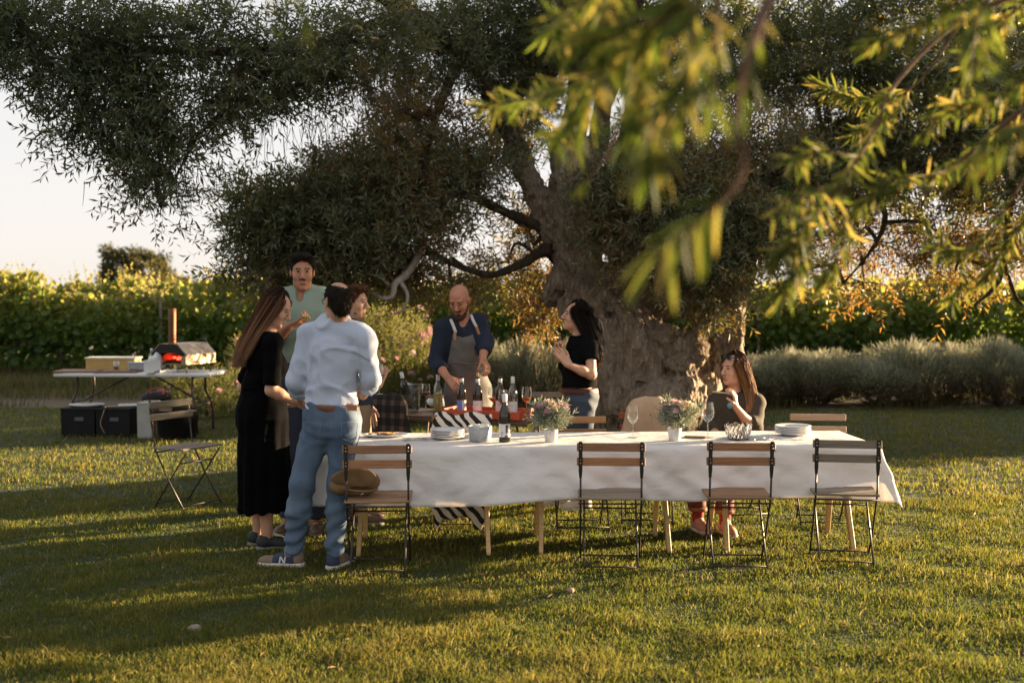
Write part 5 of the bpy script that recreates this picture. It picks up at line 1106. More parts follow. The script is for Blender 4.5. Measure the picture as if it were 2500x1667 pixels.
def torso(s, J, wd=1.0, dp=1.0, g=0, hipw=1.0, belly=0, k=.06, bust=0):
    mid = (J['sl']+J['sr'])/2; u = nrm(J['sr']-J['sl']); up = nrm(J['neck']-J['pel']); u = nrm(u-up*u.dot(up)); wv = np.cross(up, u); R = np.stack([u, wv, up]); L = np.linalg.norm(mid-J['pel'])
    f = J['front']; fw = nrm(f-up*np.dot(f, up))
    s.ell(mid+(J['pel']-mid)*.27, (.160*wd+g, .108*dp+g, L*.42+g), R, k); s.ell(mid+(J['pel']-mid)*.63+fw*belly*.5, (.140*wd+g, .103*dp+g+belly, L*.32+g), R, k); s.ell(J['pel']+up*.02, (.162*wd*hipw+g, .118*dp+g, .125+g), R, k)
    if bust:
        for q in (-1, 1): s.ell(mid+(J['pel']-mid)*.36+fw*.085*dp+u*q*.07*wd, (.062+g, .055+g, .062+g), R, .04)
    for a in ('sl', 'sr'): s.cone(J['neck']-up*.035, J[a], .062+g*.8, .058*wd+g, .05)
    return R, up, fw
MALE = dict(arm=(.056,.045,.044,.044,.029), leg=(.088,.066,.060,.058,.040), neck=.058)
FEM = dict(arm=(.046,.040,.038,.037,.025), leg=(.088,.060,.053,.052,.034), neck=.047)
def finish(name, s, h, mats, parent, smooth=True, lo=None, hi=None):
    P, Q = s.poly(h, lo, hi); o = link(name, np_mesh(name, P, Q, mats, smooth)); return sub(o, parent)
def fold(amp, seed=0, f=9.0, st=.55):
    """soft creases of hanging cloth"""
    def w_(x, y, z):
        a = snoise(x, y, z*st, f, seed); b = np.abs(snoise(x+.03*a, y, z*1.3, f*2.1, seed+1)); c_ = np.abs(snoise(x, y+.02*a, z*.8, f*1.3, seed+2))
        g_ = np.clip((1-np.abs(snoise(x+.05*a, y, z*1.6+.4*x, f*.9, seed+1))-.80)/.20, 0, 1); return amp*(.45*a+.8*b-.6*c_-.75*g_)
    return w_
def body(e, J, sex, skin, hk=1.0, jaw=1.0, hands=(), tor=None, neck_r=None):
    B = MALE if sex == 'm' else FEM; s = SDF(); R = hframe(J['look'], J.get('hup', (0,0,1))); c = J['head']
    torso(s, J, **(tor or dict(wd=.90, dp=.88))); nr = neck_r or B['neck']
    s.cone(J['neck']-V3(0,0,.03), c-R[2]*.05*hk-R[1]*.015, nr*1.08, nr*.95, .03)
    for q in 'lr':
        limb(s, J['s'+q], J['e'+q], J['w'+q], B['arm']); limb(s, J['h'+q], J['k'+q], J['a'+q], B['leg'], .04)
        s.cone(J['a'+q]-V3(0,0,.03), J['a'+q]+nrm(J['t'+q])*.10-V3(0,0,.05), .035, .03, .03)
    head(s, c, R, hk, jaw); boxes = [(c-.145, c+.145)]
    for hd in hands:
        tips = hand(s, *hd['a'], **hd.get('k', {})); pts = np.array(tips+[np.asarray(hd['a'][0])]); boxes.append((pts.min(0)-.03, pts.max(0)+.03))
    lo, hi = s.bounds(.04); P, Q = s.poly(.0115, lo, hi); C = P[Q].mean(1); keep = np.ones(len(Q), bool)
    for l, h in boxes: keep &= ~((C > l+.012).all(1) & (C < h-.012).all(1))
    Ps, Qs = [P], [Q[keep]]; o = len(P)
    for l, h in boxes: p, q = s.poly(.0046, l, h); Ps.append(p); Qs.append(q+o); o += len(p)
    P, Q = np.vstack(Ps), np.vstack(Qs); C = P[Q].mean(1); X = (C-c) @ R.T/hk
    mi = np.zeros(len(Q), int); ax = np.abs(X[:, 0])
    mi[(ax < .019) & (X[:, 1] > .07) & (X[:, 2] < -.053) & (X[:, 2] > -.0765)] = 1
    mi[(ax > .013) & (ax < .047) & (X[:, 1] > .05) & (X[:, 2] > .028+.05*(.03-ax).clip(-1,0)*0) & (X[:, 2] < .0345)] = 2
    sub(link('body', np_mesh('body', P, Q, [SKIN[skin], m_lip, m_brow], True, mi)), e)
    for sg in (-1, 1):
        ec = c+hk*(sg*.031*R[0]+.0735*R[1]+.0105*R[2]); m = MB(); prof = [(0,-.011), (.008,-.0078), (.011,0), (.0090,.0063), (.0072,.0083)]
        M3 = np.stack([R[0], R[2], R[1]], 1)*hk
        t = MB().lathe(prof, 12); V = np.array(t.V) @ M3.T+ec; m.add(V, t.F, 0, True); t = MB().lathe([(.0072,.0083), (.004,.0103), (0,.0110)], 12); m.add(np.array(t.V) @ M3.T+ec, t.F, 1, True)
        sub(m.obj('eye', [m_eyew, m_iris]), e)
    return R, c
def hairmat(name, stops, rough=.62):
    m, nt, b = base_mat(name); at = N(nt, 'ShaderNodeAttribute'); at.attribute_name = 'var'; r = ramp(nt, stops); nt.links.new(at.outputs['Fac'], r.inputs[0]); nt.links.new(r.outputs[0], b.inputs['Base Color']); b.inputs['Roughness'].default_value = rough; b.inputs['Specular IOR Level'].default_value = .12; return m
def long_hair(e, c, R, hk, guides, mat, n=620, gap=1.05, th=None, seed=0, r0=.0030, wave=.008, name='hair'):
    """strands from a parting, over the skull and down along guide rings (centre, half width, half depth)"""
    r_ = np.random.default_rng(seed); a0, a1 = th or (PI/2+gap, PI/2+2*PI-gap)
    def path(t, jit):
        pts = []
        for i, ph in enumerate((.12, .45, .85, 1.25, 1.62)): pts.append(c+hk*(R[0]*math.cos(t)*math.sin(ph)*.083*jit+R[1]*(math.sin(t)*math.sin(ph)*.103*jit-.012)+R[2]*(.026+math.cos(ph)*.098*jit)))
        for (g, a, b) in guides: pts.append(np.asarray(g)+R_h[0]*math.cos(t)*a*jit+R_h[1]*math.sin(t)*b*jit)
        return np.array(pts)
    R_h = np.stack([nrm(R[0]*V3(1,1,0)), nrm(R[1]*V3(1,1,0)), V3(0,0,1)])
    Vs, Fs, va, o = [], [], [], 0; m_ = 16
    for i in range(n):
        t = r_.uniform(a0, a1); jit = r_.uniform(.92, 1.08)+max(0, r_.normal(-.05, .10)); P = bez(path(t, jit), m_); P[6:] += (r_.normal(0, wave, 3)+np.sin(np.arange(m_-6)[:, None]*.9+r_.uniform(0,6))*wave*.6)
        cut = m_-int(r_.integers(0, 3)); T = np.gradient(P, axis=0); T /= np.linalg.norm(T, axis=1)[:, None]+1e-9; u = np.cross(T, nrm(r_.normal(size=3))); u /= np.linalg.norm(u, axis=1)[:, None]+1e-9; v = np.cross(T, u)
        rad = r0*np.linspace(1.1, .45, m_); ring = np.stack([P+rad[:, None]*(u*math.cos(a)+v*math.sin(a)) for a in (0, 2.09, 4.19)], 1)[:cut]
        Vs.append(ring.reshape(-1, 3)); idx = np.arange(cut-1)[:, None, None]*3; F = np.array([(0,1,4,3), (1,2,5,4), (2,0,3,5)])[None]+idx; Fs.append(F.reshape(-1, 4)+o)
        va.append(np.repeat((np.linspace(0, .75, m_)[:cut]+r_.normal(0, .12)).clip(0, 1), 3)); o += cut*3
    na = 40; G_ = np.array([bez(path(t, .97), m_) for t in np.linspace(a0, a1, na)]); Vs.append(G_.reshape(-1, 3)); i = np.arange(na*m_).reshape(na, m_)+o
    Fs.append(np.stack([i[:-1,:-1], i[1:,:-1], i[1:,1:], i[:-1,1:]], -1).reshape(-1, 4)); va.append(np.tile(np.linspace(0, .55, m_), na))
    sub(link(name, np_mesh(name, np.vstack(Vs), np.vstack(Fs), mat, True, var=np.concatenate(va))), e)
def short_hair(e, c, R, hk, mat, line=.045, bald=False, back=-.06, thick=.012, seed=0, name='hair', quiff=False):
    s = SDF(); q = lambda x, y, z: c+hk*(x*R[0]+y*R[1]+z*R[2]); t = thick
    s.ell(q(0,-.016,.030), np.array((.0755+t*.6,.093+t*.8,.087+t))*hk, R); s.ell(q(0,-.052,-.035), np.array((.060,.046,.062))*hk, R, .03)
    s.ell(q(0,.115,-.035), np.array((.17,.105,.115))*hk, R, .010, 's'); s.ell(q(0,.125,line-.035), np.array((.11,.075,.070))*hk, R, .012, 's')
    for sg in (-1, 1): s.ell(q(sg*.088,.015,-.060), np.array((.045,.045,.060))*hk, R, .012, 's')
    if quiff:
        for sg in (-1, 1): s.ell(q(sg*.034+.006,.030,.108), np.array((.042,.055,.030))*hk, R, .02)
        s.ell(q(0,.062,.112), np.array((.050,.026,.020))*hk, R, .015)
    if bald: s.ell(q(.0,-.060,.125), np.array((.046,.055,.050))*hk, R, .035, 's'); s.ell(q(0,.03,.13), np.array((.05,.09,.045))*hk, R, .03, 's')
    s.warp = lambda x, y, z: .0030*snoise(x, y, z, 110, seed)+.0022*snoise(x, y, z, 230, seed+1)
    P, Q = s.poly(.0048); fn = np.cross(P[Q[:,1]]-P[Q[:,0]], P[Q[:,3]]-P[Q[:,0]]); fn /= np.linalg.norm(fn, axis=1)[:, None]+1e-9; k_ = rng.integers(0, len(Q), 2600); b_ = P[Q[k_]].mean(1)
    d_ = fn[k_]*.45+np.array([0,0,-.55])+rng.normal(0, .35, (2600, 3))-R[1]*.25; d_ /= np.linalg.norm(d_, axis=1)[:, None]; w_ = np.cross(d_, fn[k_]); w_ /= np.linalg.norm(w_, axis=1)[:, None]+1e-9; l_ = rng.uniform(.008, .018, 2600)[:, None]
    fv = np.stack([b_-w_*.0016, b_+w_*.0016, b_+d_*l_+w_*.0003, b_+d_*l_-w_*.0003], 1).reshape(-1, 3); ff = np.arange(2600*4).reshape(-1, 4)+len(P); nq = len(P); P = np.vstack([P, fv]); Q = np.vstack([Q, ff])
    sub(link(name, np_mesh(name, P, Q, mat, True, var=(.25+.25*snoise(P[:,0], P[:,1], P[:,2], 150, 1)).clip(0, 1))), e)
def shoe(e, a, t, mats, L=.27, hgt=.085, name='shoe', letter=False, laces=True, wd=1.0):
    """low sneaker; a = ankle point, t = toe direction; mats upper, sole, lace"""
    t = nrm(V3(t[0], t[1], 0)); sd = V3(-t[1], t[0], 0); R = np.stack([t, sd, V3(0,0,1)]); o = V3(a[0], a[1], 0)-t*.05; s = SDF()
    s.ell(o+t*.03+V3(0,0,.052), (.050,.036*wd,.045), R, .03); s.ell(o+t*.10+V3(0,0,.045), (.075,.040*wd,.042), R, .04); s.ell(o+t*(L-.09)+V3(0,0,.032), (.075,.046*wd,.034), R, .03); s.cone(o+t*.035+V3(0,0,.05), o+t*.03+V3(0,0,hgt+.01), .040, .038, .02, cut=True); s.plane(o+V3(0,0,.016), (0,0,-1))
    sh = empty_child(name, e); P, Q = s.poly(.0065); mi = None
    C = (P[Q].mean(1)-o) @ R.T; mi = np.zeros(len(Q), int)
    if len(mats) > 3: mi[(C[:, 0] > L-.115) | (C[:, 0] < .035)] = 1
    up = [mats[0]]+([mats[3]] if len(mats) > 3 else [])
    sub(link('upper', np_mesh('upper', P, Q, up, True, mi if len(mats) > 3 else None)), e).parent = sh
    s2 = SDF(); s2.cone(o+t*.015+V3(0,0,.012), o+t*(L-.06)+V3(0,0,.012), .042*wd, .050*wd, .02, ((0,0,1), .95)); s2.plane(o+V3(0,0,.0), (0,0,-1)); s2.plane(o+V3(0,0,.026), (0,0,1)); P, Q = s2.poly(.007)
    sub(link('sole', np_mesh('sole', P, Q, mats[1], True)), e).parent = sh
    if laces:
        m = MB()
        for i in range(4): p = o+t*(.085+.022*i)+V3(0,0,.094-.010*i); m.tube([p-sd*.022+V3(0,0,-.008), p, p+sd*.022+V3(0,0,-.008)], .0035, 5)
        sub(m.obj('laces', mats[2]), e).parent = sh
    if letter:                      # the white N on the side of the sneaker
        m = MB(); cs = sd if sd[1] < 0 else -sd; p = o+t*.095+cs*.043*wd+V3(0,0,.026); hh = .042
        def stroke(x0, z0, x1, z1): m.tube([p+t*x0+V3(0,0,z0)+sd*.0, p+t*x1+V3(0,0,z1)], .0052, 4, smooth=False)
        stroke(.03,0,.022,hh); stroke(.022,hh,.0,0); stroke(.0,0,-.008,hh)
        sub(m.obj('letter', mats[2]), e).parent = sh
def empty_child(name, e):
    o = bpy.data.objects.new(name, None); COL.objects.link(o); o.parent = e; return sub(o, e)
def person(loc, label): return empty('person', (loc[0], loc[1], 0), 0, label, 'person')
def ground_xy(p, t, q): return None
m_jean = plain('blue_denim', (.105,.150,.205), (.022,.055,.115), .85, nscale=3.2, stretch=(1,1,.6), bmp=.5, bscale=90); m_stitch = plain('pale_seam', (.15,.19,.24), None, .8)
m_leather = plain('brown_leather_belt', (.16,.06,.025), None, .5)

# ---- man in pale blue shirt and jeans, seen from behind
DYM = .17
def man_shirt():
    Y = 7.25-DYM; e = person(W(770,1366,Y), 'man seen from behind in a pale blue striped shirt and blue jeans')
    J = dict(head=W(824,736,7.22), look=V3(-.52,.84,-.10), neck=W(819,784,7.26), sl=W(755,816,7.30), sr=W(884,826,7.22), el=W(724,930,7.30), wl=W(742,985,7.55), er=W(906,925,7.22), wr=W(886,965,7.48), pel=W(808,1005,7.25), hl=W(780,1025,7.26), hr=W(842,1028,7.22), kl=W(737,1172,7.20), al=W(716,1333,7.25), kr=W(828,1178,7.18), ar=W(817,1335,7.20), tl=V3(-1,.12,0), tr=V3(.35,.93,0), front=V3(-.2,1,0))
    for q_ in J:
        if q_ not in ('look', 'tl', 'tr', 'front'):
            p_ = J[q_]; kk = (p_[1]-DYM)/p_[1]; z_ = CAMH+(p_[2]-CAMH)*kk; J[q_] = V3(p_[0]*kk, p_[1]-DYM, z_-.036*max(0, 1-max(z_, 0)/1.0))
    R, c = body(e, J, 'm', 'olive', 1.02, hands=[dict(a=(J['wl'], V3(.2,.5,-.3), V3(.5,0,-.5), V3(-.2,0,1)), k=dict(curl=.5)), dict(a=(J['wr'], V3(-.1,.6,.1), V3(-1,0,0), V3(0,0,1)), k=dict(curl=.6))])
    short_hair(e, c, R, 1.03, hairmat('hair_black', [(0,(.010,.007,.005)), (1,(.028,.018,.012))], .8), bald=True, thick=.0045)
    m, nt, b = base_mat('blue_stripe_shirt'); L = nt.links      # fine vertical stripes
    wv = N(nt, 'ShaderNodeTexWave', wave_type='BANDS', bands_direction='X'); wv.inputs['Scale'].default_value = 75; wv.inputs['Distortion'].default_value = .6; L.new(coords(nt, (1,.3,.02)), wv.inputs['Vector']); r = ramp(nt, [(.3,(.36,.42,.54)), (.7,(.47,.51,.60))]); L.new(wv.outputs[0], r.inputs[0]); L.new(r.outputs[0], b.inputs['Base Color']); b.inputs['Roughness'].default_value = .85
    bump(nt, b, noise(nt, coords(nt, (1,1,1.5)), 30, 4, .5).outputs[0], .25, .006)
    s = SDF(); torso(s, J, 1.03, 1.0, .016, .94); A = MALE['arm']
    for q in 'lr': limb(s, J['s'+q], J['e'+q], J['w'+q], A, .03, .015, True, .34)
    s.cone(J['neck']-V3(0,0,.04), J['neck']+V3(.0,.004,.030), .078, .070, .04, cut=True); s.plane(W(808,990,7.08), V3(.10,0,-1)); s.warp = fold(.015, 0, 11, .8)
    shirt_o = finish('shirt', s, .009, m, e)
    for pts in ([(x, 842+3*math.sin(x*.05)) for x in range(762, 882, 8)], [(768-.10*(y-805), y) for y in range(805, 915, 8)], [(872+.10*(y-812), y) for y in range(812, 915, 8)]):
        P3 = project_back(shirt_o, pts, 7.08); sub(MB().tube(P3, .0022, 4).obj('seam', m), shirt_o)
    for q in 'lr':
        d = nrm(J['w'+q]-J['e'+q]); p = J['e'+q]+d*.075; t = SDF(); t.cone(p, p+d*.055, .068, .070, .01, cut=True, cut0=True); t.warp = fold(.006, 1, 22); finish('rolled_cuff', t, .008, plain('cuff_blue', (.30,.36,.54), (.5,.54,.64), .85, nscale=50), e)
    t = SDF(); t.cone(J['neck']+V3(0,-.004,.000), J['neck']+V3(0,.004,.050), .078, .069, .01, cut=True, cut0=True); finish('collar', t, .006, m, e)
    s = SDF(); G_ = MALE['leg']; up = nrm(J['neck']-J['pel'])
    Rt, up, fw = torso_pelvis(s, J, 1.0, .014)
    for q in 'lr': limb(s, J['h'+q], J['k'+q], J['a'+q]-V3(0,0,.015), (.092,.072,.064,.058,.050), .05, .008, True, 1.0)
    for q, sg in (('l',-1), ('r',1)): s.ell(J['pel']-fw*.075+(J['h'+q]-J['pel'])*.75-V3(0,0,.05), (.078,.062,.09), k=.04)
    s.plane(W(808,985,7.08), V3(.08,0,1)); base_w = fold(.008, 2, 10, 1.2)
    s.warp = lambda x, y, z: base_w(x, y, z)+.0085*np.sin(z*78+7*snoise(x, y, z, 7, 0))*(np.clip((.50-z)/.3, 0, 1)+.35*np.exp(-((z-.84)/.06)**2))
    jeans = finish('jeans', s, .011, m_jean, e)
    s = SDF(); torso_pelvis(s, J, 1.0, .019); s.plane(W(808,985,7.08), V3(.08,0,1)); s.plane(W(808,1000,7.08), V3(-.08,0,-1)); belt = finish('belt', s, .008, m_leather, e)
    def onback(px, py): return W(px, py, 7.08)-V3(0,.165,0)
    MB().box((0,0,0), (.06,.006,.032)).obj('leather_patch', plain('tan_patch', (.36,.16,.07), None, .6), None)
    o = bpy.data.objects['leather_patch']; sub(o, e); o.location = tuple(W(860,996,6.935)-np.array(e.location)*0)
    for pts in ([(742,1030),(782,1034),(780,1072),(763,1084),(741,1072)], [(833,1032),(873,1030),(870,1068),(856,1078),(834,1070)]):
        m = MB(); pts = pts+[pts[0]]; P = []
        for a, b_ in zip(pts[:-1], pts[1:]):
            for t in np.linspace(0, 1, 5)[:-1]: P.append((a[0]+(b_[0]-a[0])*t, a[1]+(b_[1]-a[1])*t))
        P3 = project_back(jeans, P, 7.08); 
        if len(P3) > 3: m.tube(P3+[P3[0]], .0020, 4)
        sub(m.obj('pocket', m_stitch), jeans)
    P3 = project_back(jeans, [(808,y) for y in range(1004, 1075, 8)], 7.08); m = MB(); m.tube(P3, .0020, 4); sub(m.obj('seam', m_stitch), jeans)
    navy = plain('navy_suede', (.030,.042,.085), (.02,.03,.06), .8, nscale=20); sole = plain('cream_sole', (.62,.56,.48), None, .6); lac = plain('pale_lace', (.66,.64,.62), None, .7); tan = plain('taupe_suede', (.20,.145,.10), None, .85)
    shoe(e, J['al'], J['tl'], [navy, sole, lac, tan], .29, letter=True); shoe(e, J['ar'], J['tr'], [tan, sole, lac, navy], .28)
    # glasses
    m = MB(); k = 1.02; q = lambda x, y, z: c+k*(x*R[0]+y*R[1]+z*R[2])
    for sg in (-1, 1): m.tube([q(sg*.031+.024*math.cos(a), .108, .010+.019*math.sin(a)) for a in np.linspace(0, 2*PI, 15)], .0022, 5); m.tube([q(sg*.055,.106,.016), q(sg*.080,.05,.016), q(sg*.084,-.01,.014)], .0022, 5)
    m.tube([q(-.008,.109,.014), q(.008,.109,.014)], .002, 5); sub(m.obj('glasses', m_iron), e)
    sub(MB().box((0,0,0), (.001,.001,.001)).obj('unused', m_iron), e); bpy.data.objects.remove(bpy.data.objects['unused'])
def torso_pelvis(s, J, wd, g):
    mid = (J['sl']+J['sr'])/2; u = nrm(J['sr']-J['sl']); up = nrm(J['neck']-J['pel']); u = nrm(u-up*u.dot(up)); R = np.stack([u, np.cross(up, u), up]); f = J['front']; fw = nrm(f-up*np.dot(f, up))
    s.ell(J['pel']+up*.03, (.160*wd+g, .115+g, .15+g), R, .06); s.ell(J['pel']+up*.12, (.145*wd+g, .105+g, .10+g), R, .06); return R, up, fw
from mathutils.bvhtree import BVHTree
def project_back(o, pix, Y):
    """points on the camera-facing surface of an object, for seams sewn on it"""
    me = o.data; t = BVHTree.FromPolygons([tuple(o.matrix_basis @ v.co) if False else tuple(v.co) for v in me.vertices], [tuple(p.vertices) for p in me.polygons]); out = []
    for px, py in pix:
        d = W(px, py, Y)-V3(0,0,CAMH); h = t.ray_cast(Vector((0,0,CAMH)), Vector(d).normalized())
        if h[0] is not None: out.append(np.array(h[0]))
    return out
man_shirt()

# ---- woman in the black dress
def woman_dress():
    e = person(W(645,1337,7.6), 'woman with long brown hair in a black dress, looking down')
    J = dict(head=W(677,754,7.6), look=V3(.90,-.10,-.42), hup=V3(.3,0,1), neck=W(651,812,7.6), sr=W(668,838,7.46), sl=W(632,838,7.74), er=W(662,952,7.40), wr=W(714,978,7.46), el=W(594,946,7.78), wl=W(690,985,7.86), pel=W(640,990,7.6), hr=W(650,1010,7.54), hl=W(632,1010,7.66), kr=W(648,1180,7.55), kl=W(634,1180,7.66), ar=W(652,1318,7.55), al=W(630,1308,7.68), tr=V3(.9,.25,0), tl=V3(.9,.3,0), front=V3(.85,.5,0))
    R, c = body(e, J, 'f', 'fair', .95, .92, hands=[dict(a=(J['wr'], V3(.75,.2,-.35), V3(0,.6,.8), V3(0,-1,.3)), k=dict(curl=.35, k=.92)), dict(a=(J['wl'], V3(.6,-.5,-.1), V3(0,0,1), V3(0,1,0)), k=dict(curl=.5, k=.92))], tor=dict(wd=.80, dp=.80, bust=0))
    m = plain('black_dress', (.0016,.0016,.0022), (.0025,.0025,.003), .95, nscale=10, bmp=.4, bscale=120, spec=.06); s = SDF(); torso(s, J, .84, .86, .014, .95, bust=1)
    for q in 'lr': a_ = J['s'+q]; s.cone(a_, a_+(J['e'+q]-a_)*.90, .056, .058, .03, cut=True)
    wst = W(636,945,7.6); hem = W(648,1243,7.6)
    s.cone(wst, W(640,1010,7.6), .118, .160, .05, ((0,1,0), 1.0)); s.cone(W(640,1010,7.6), hem, .160, .176, .06, cut=True)
    def sk(x, y, z):
        a = np.arctan2(y-7.6, x-(-1.66)); return fold(.007, 1, 9)(x, y, z)+.010*np.sin(a*11+2*np.sin(z*3))*np.clip((1.0-z)/.5, 0, 1)
    s.plane(J['neck']+V3(.015,0,.012), V3(.2,0,1)); s.warp = sk; finish('dress', s, .011, m, e)
    s = SDF(); s.cone(wst-V3(0,0,.014), wst+V3(0,0,.014), .126, .126, .01, cut=True, cut0=True); finish('belt', s, .008, m, e)
    hm = hairmat('hair_brown', [(0,(.016,.008,.006)), (.35,(.045,.021,.012)), (.58,(.20,.10,.050)), (1,(.42,.25,.135))], .65)
    long_hair(e, c, R, .97, [(W(640,812,7.6)+V3(0,0,.03), .095, .085), (W(612,850,7.58), .095, .075), (W(594,892,7.58), .075, .055)], hm, 1200, 1.02, seed=3)
    bk = plain('black_shoe', (.012,.016,.018), None, .6); so = plain('grey_sole', (.18,.18,.16), None, .7); la = plain('beige_lace', (.45,.36,.26), None, .8)
    shoe(e, J['ar'], J['tr'], [bk, so, la], .25, wd=.9); shoe(e, J['al'], J['tl'], [bk, so, la], .25, wd=.9)
    p = J['wr']+V3(.12,.02,-.035); o = empty('pizza_slice', p, .2, 'slice of pizza with red sauce in the hand of the woman in black', 'pizza slice'); MB().prism([(-.05,-.004), (.06,-.004), (.06,.004), (-.05,.004)], -.03, .03).obj('crust', m_bread, o); MB().cbox((.005,0,.007), (.085,.045,.006), .002).obj('topping', plain('tomato', (.48,.06,.03), (.55,.30,.10), .5, nscale=60), o)
woman_dress()

# ---- tall man in the green polo
def man_polo():
    e = person(W(738,1295,8.15), 'tall man with a moustache in a pale green polo shirt, eating')
    J = dict(head=W(738,664,8.08), look=V3(.20,-.97,-.10), neck=W(739,718,8.15), sr=W(696,727,8.12), sl=W(784,727,8.15), er=W(672,824,8.02), wr=W(706,797,7.84), el=W(802,835,8.08), wl=W(790,905,7.95), pel=W(738,925,8.15), hr=W(708,950,8.15), hl=W(768,950,8.15), kr=W(708,1110,8.12), kl=W(768,1110,8.12), ar=W(706,1262,8.15), al=W(770,1262,8.15), tr=V3(-.2,-1,0), tl=V3(.2,-1,0), front=V3(.05,-1,0))
    R, c = body(e, J, 'm', 'tan', 1.02, 1.04, hands=[dict(a=(J['wr'], V3(.85,-.2,.35), V3(0,.3,.9), V3(-.2,.5,.6)), k=dict(curl=.75, thumb=.2)), dict(a=(J['wl'], V3(0,0,-1), V3(-1,0,0), V3(0,-1,0)), k=dict(curl=.4))])
    short_hair(e, c, R, 1.03, hairmat('hair_dark', [(0,(.009,.006,.0045)), (1,(.026,.017,.011))], .8), line=.085, thick=.010, quiff=True)
    m = MB(); q = lambda x, y, z: c+1.02*(x*R[0]+y*R[1]+z*R[2]); s = SDF()
    for sg in (-1, 1): s.cone(q(0,.097,-.044), q(sg*.026,.085,-.051), .0050, .0035, .006)
    s.warp = lambda x, y, z: .0015*snoise(x, y, z, 250, 0); P, Q = s.poly(.0042); sub(link('moustache', np_mesh('moustache', P, Q, plain('moustache_dark', (.02,.012,.008), None, .9), True)), e)
    mp = plain('green_polo', (.24,.31,.245), (.20,.265,.21), .85, nscale=6, bmp=.35, bscale=110); s = SDF(); torso(s, J, 1.07, 1.05, .018, .95)
    for qq in 'lr': limb(s, J['s'+qq], J['s'+qq]+(J['e'+qq]-J['s'+qq])*.35, J['s'+qq]+(J['e'+qq]-J['s'+qq])*.72, (.06,.06,.062,.064,.066), .03, .012, True, 1.0)
    s.plane(W(738,888,8.15), V3(0,0,-1)); s.warp = fold(.008, 1, 8); s.cone(J['neck']-V3(0,0,.03), J['neck']+V3(0,.0,.035), .075, .068, .03, cut=True); s.ell(J['neck']+V3(0,-.10,.0), (.022,.045,.055), k=.015, op='s'); finish('polo_shirt', s, .010, mp, e)
    for sg in (-1, 1):      # open collar
        m = MB(); a = J['neck']; m.add([a+V3(sg*.012,-.088,-.065), a+V3(sg*.050,-.080,-.005), a+V3(sg*.066,-.02,.030), a+V3(sg*.078,-.035,-.012), a+V3(sg*.062,-.098,-.050)], [(0,1,3,4), (1,2,3)] if sg > 0 else [(4,3,1,0), (3,2,1)], smooth=True); o = m.obj('collar', mp); sub(o, e); sd = o.modifiers.new('t', 'SOLIDIFY'); sd.thickness = .006
    m = MB()
    for i in range(2): m.tube([J['neck']+V3(-.018,-.112-.004*i,-.07-.035*i), J['neck']+V3(-.018,-.118-.004*i,-.07-.035*i)], .005, 6)
    sub(m.obj('buttons', m_capsule), e)
    s = SDF(); torso_pelvis(s, J, 1.0, .010)
    for qq in 'lr': limb(s, J['h'+qq], J['k'+qq], J['a'+qq], (.10,.08,.076,.07,.06), .05, .012, True)
    s.plane(W(738,880,8.15), V3(0,0,1)); s.warp = fold(.008, 0, 9); finish('trousers', s, .014, plain('navy_trousers', (.020,.030,.055), None, .85), e)
    bs = plain('brown_shoe', (.10,.06,.035), None, .5); so = plain('grey_sole', (.18,.18,.16))
    for qq in 'lr': shoe(e, J['a'+qq], J['t'+qq], [bs, so, so], .30)
    p = J['wr']+V3(.115,-.045,.055); o = empty('canape', p, .3, 'small canape on flatbread held up by the man in the polo shirt', 'canape'); MB().cbox((0,0,0), (.075,.045,.008), .003).obj('bread', m_bread, o); MB().cbox((.012,0,.012), (.05,.035,.016), .005).obj('topping', plain('greens', (.42,.40,.10), (.20,.25,.05), .7, nscale=50), o)
man_polo()

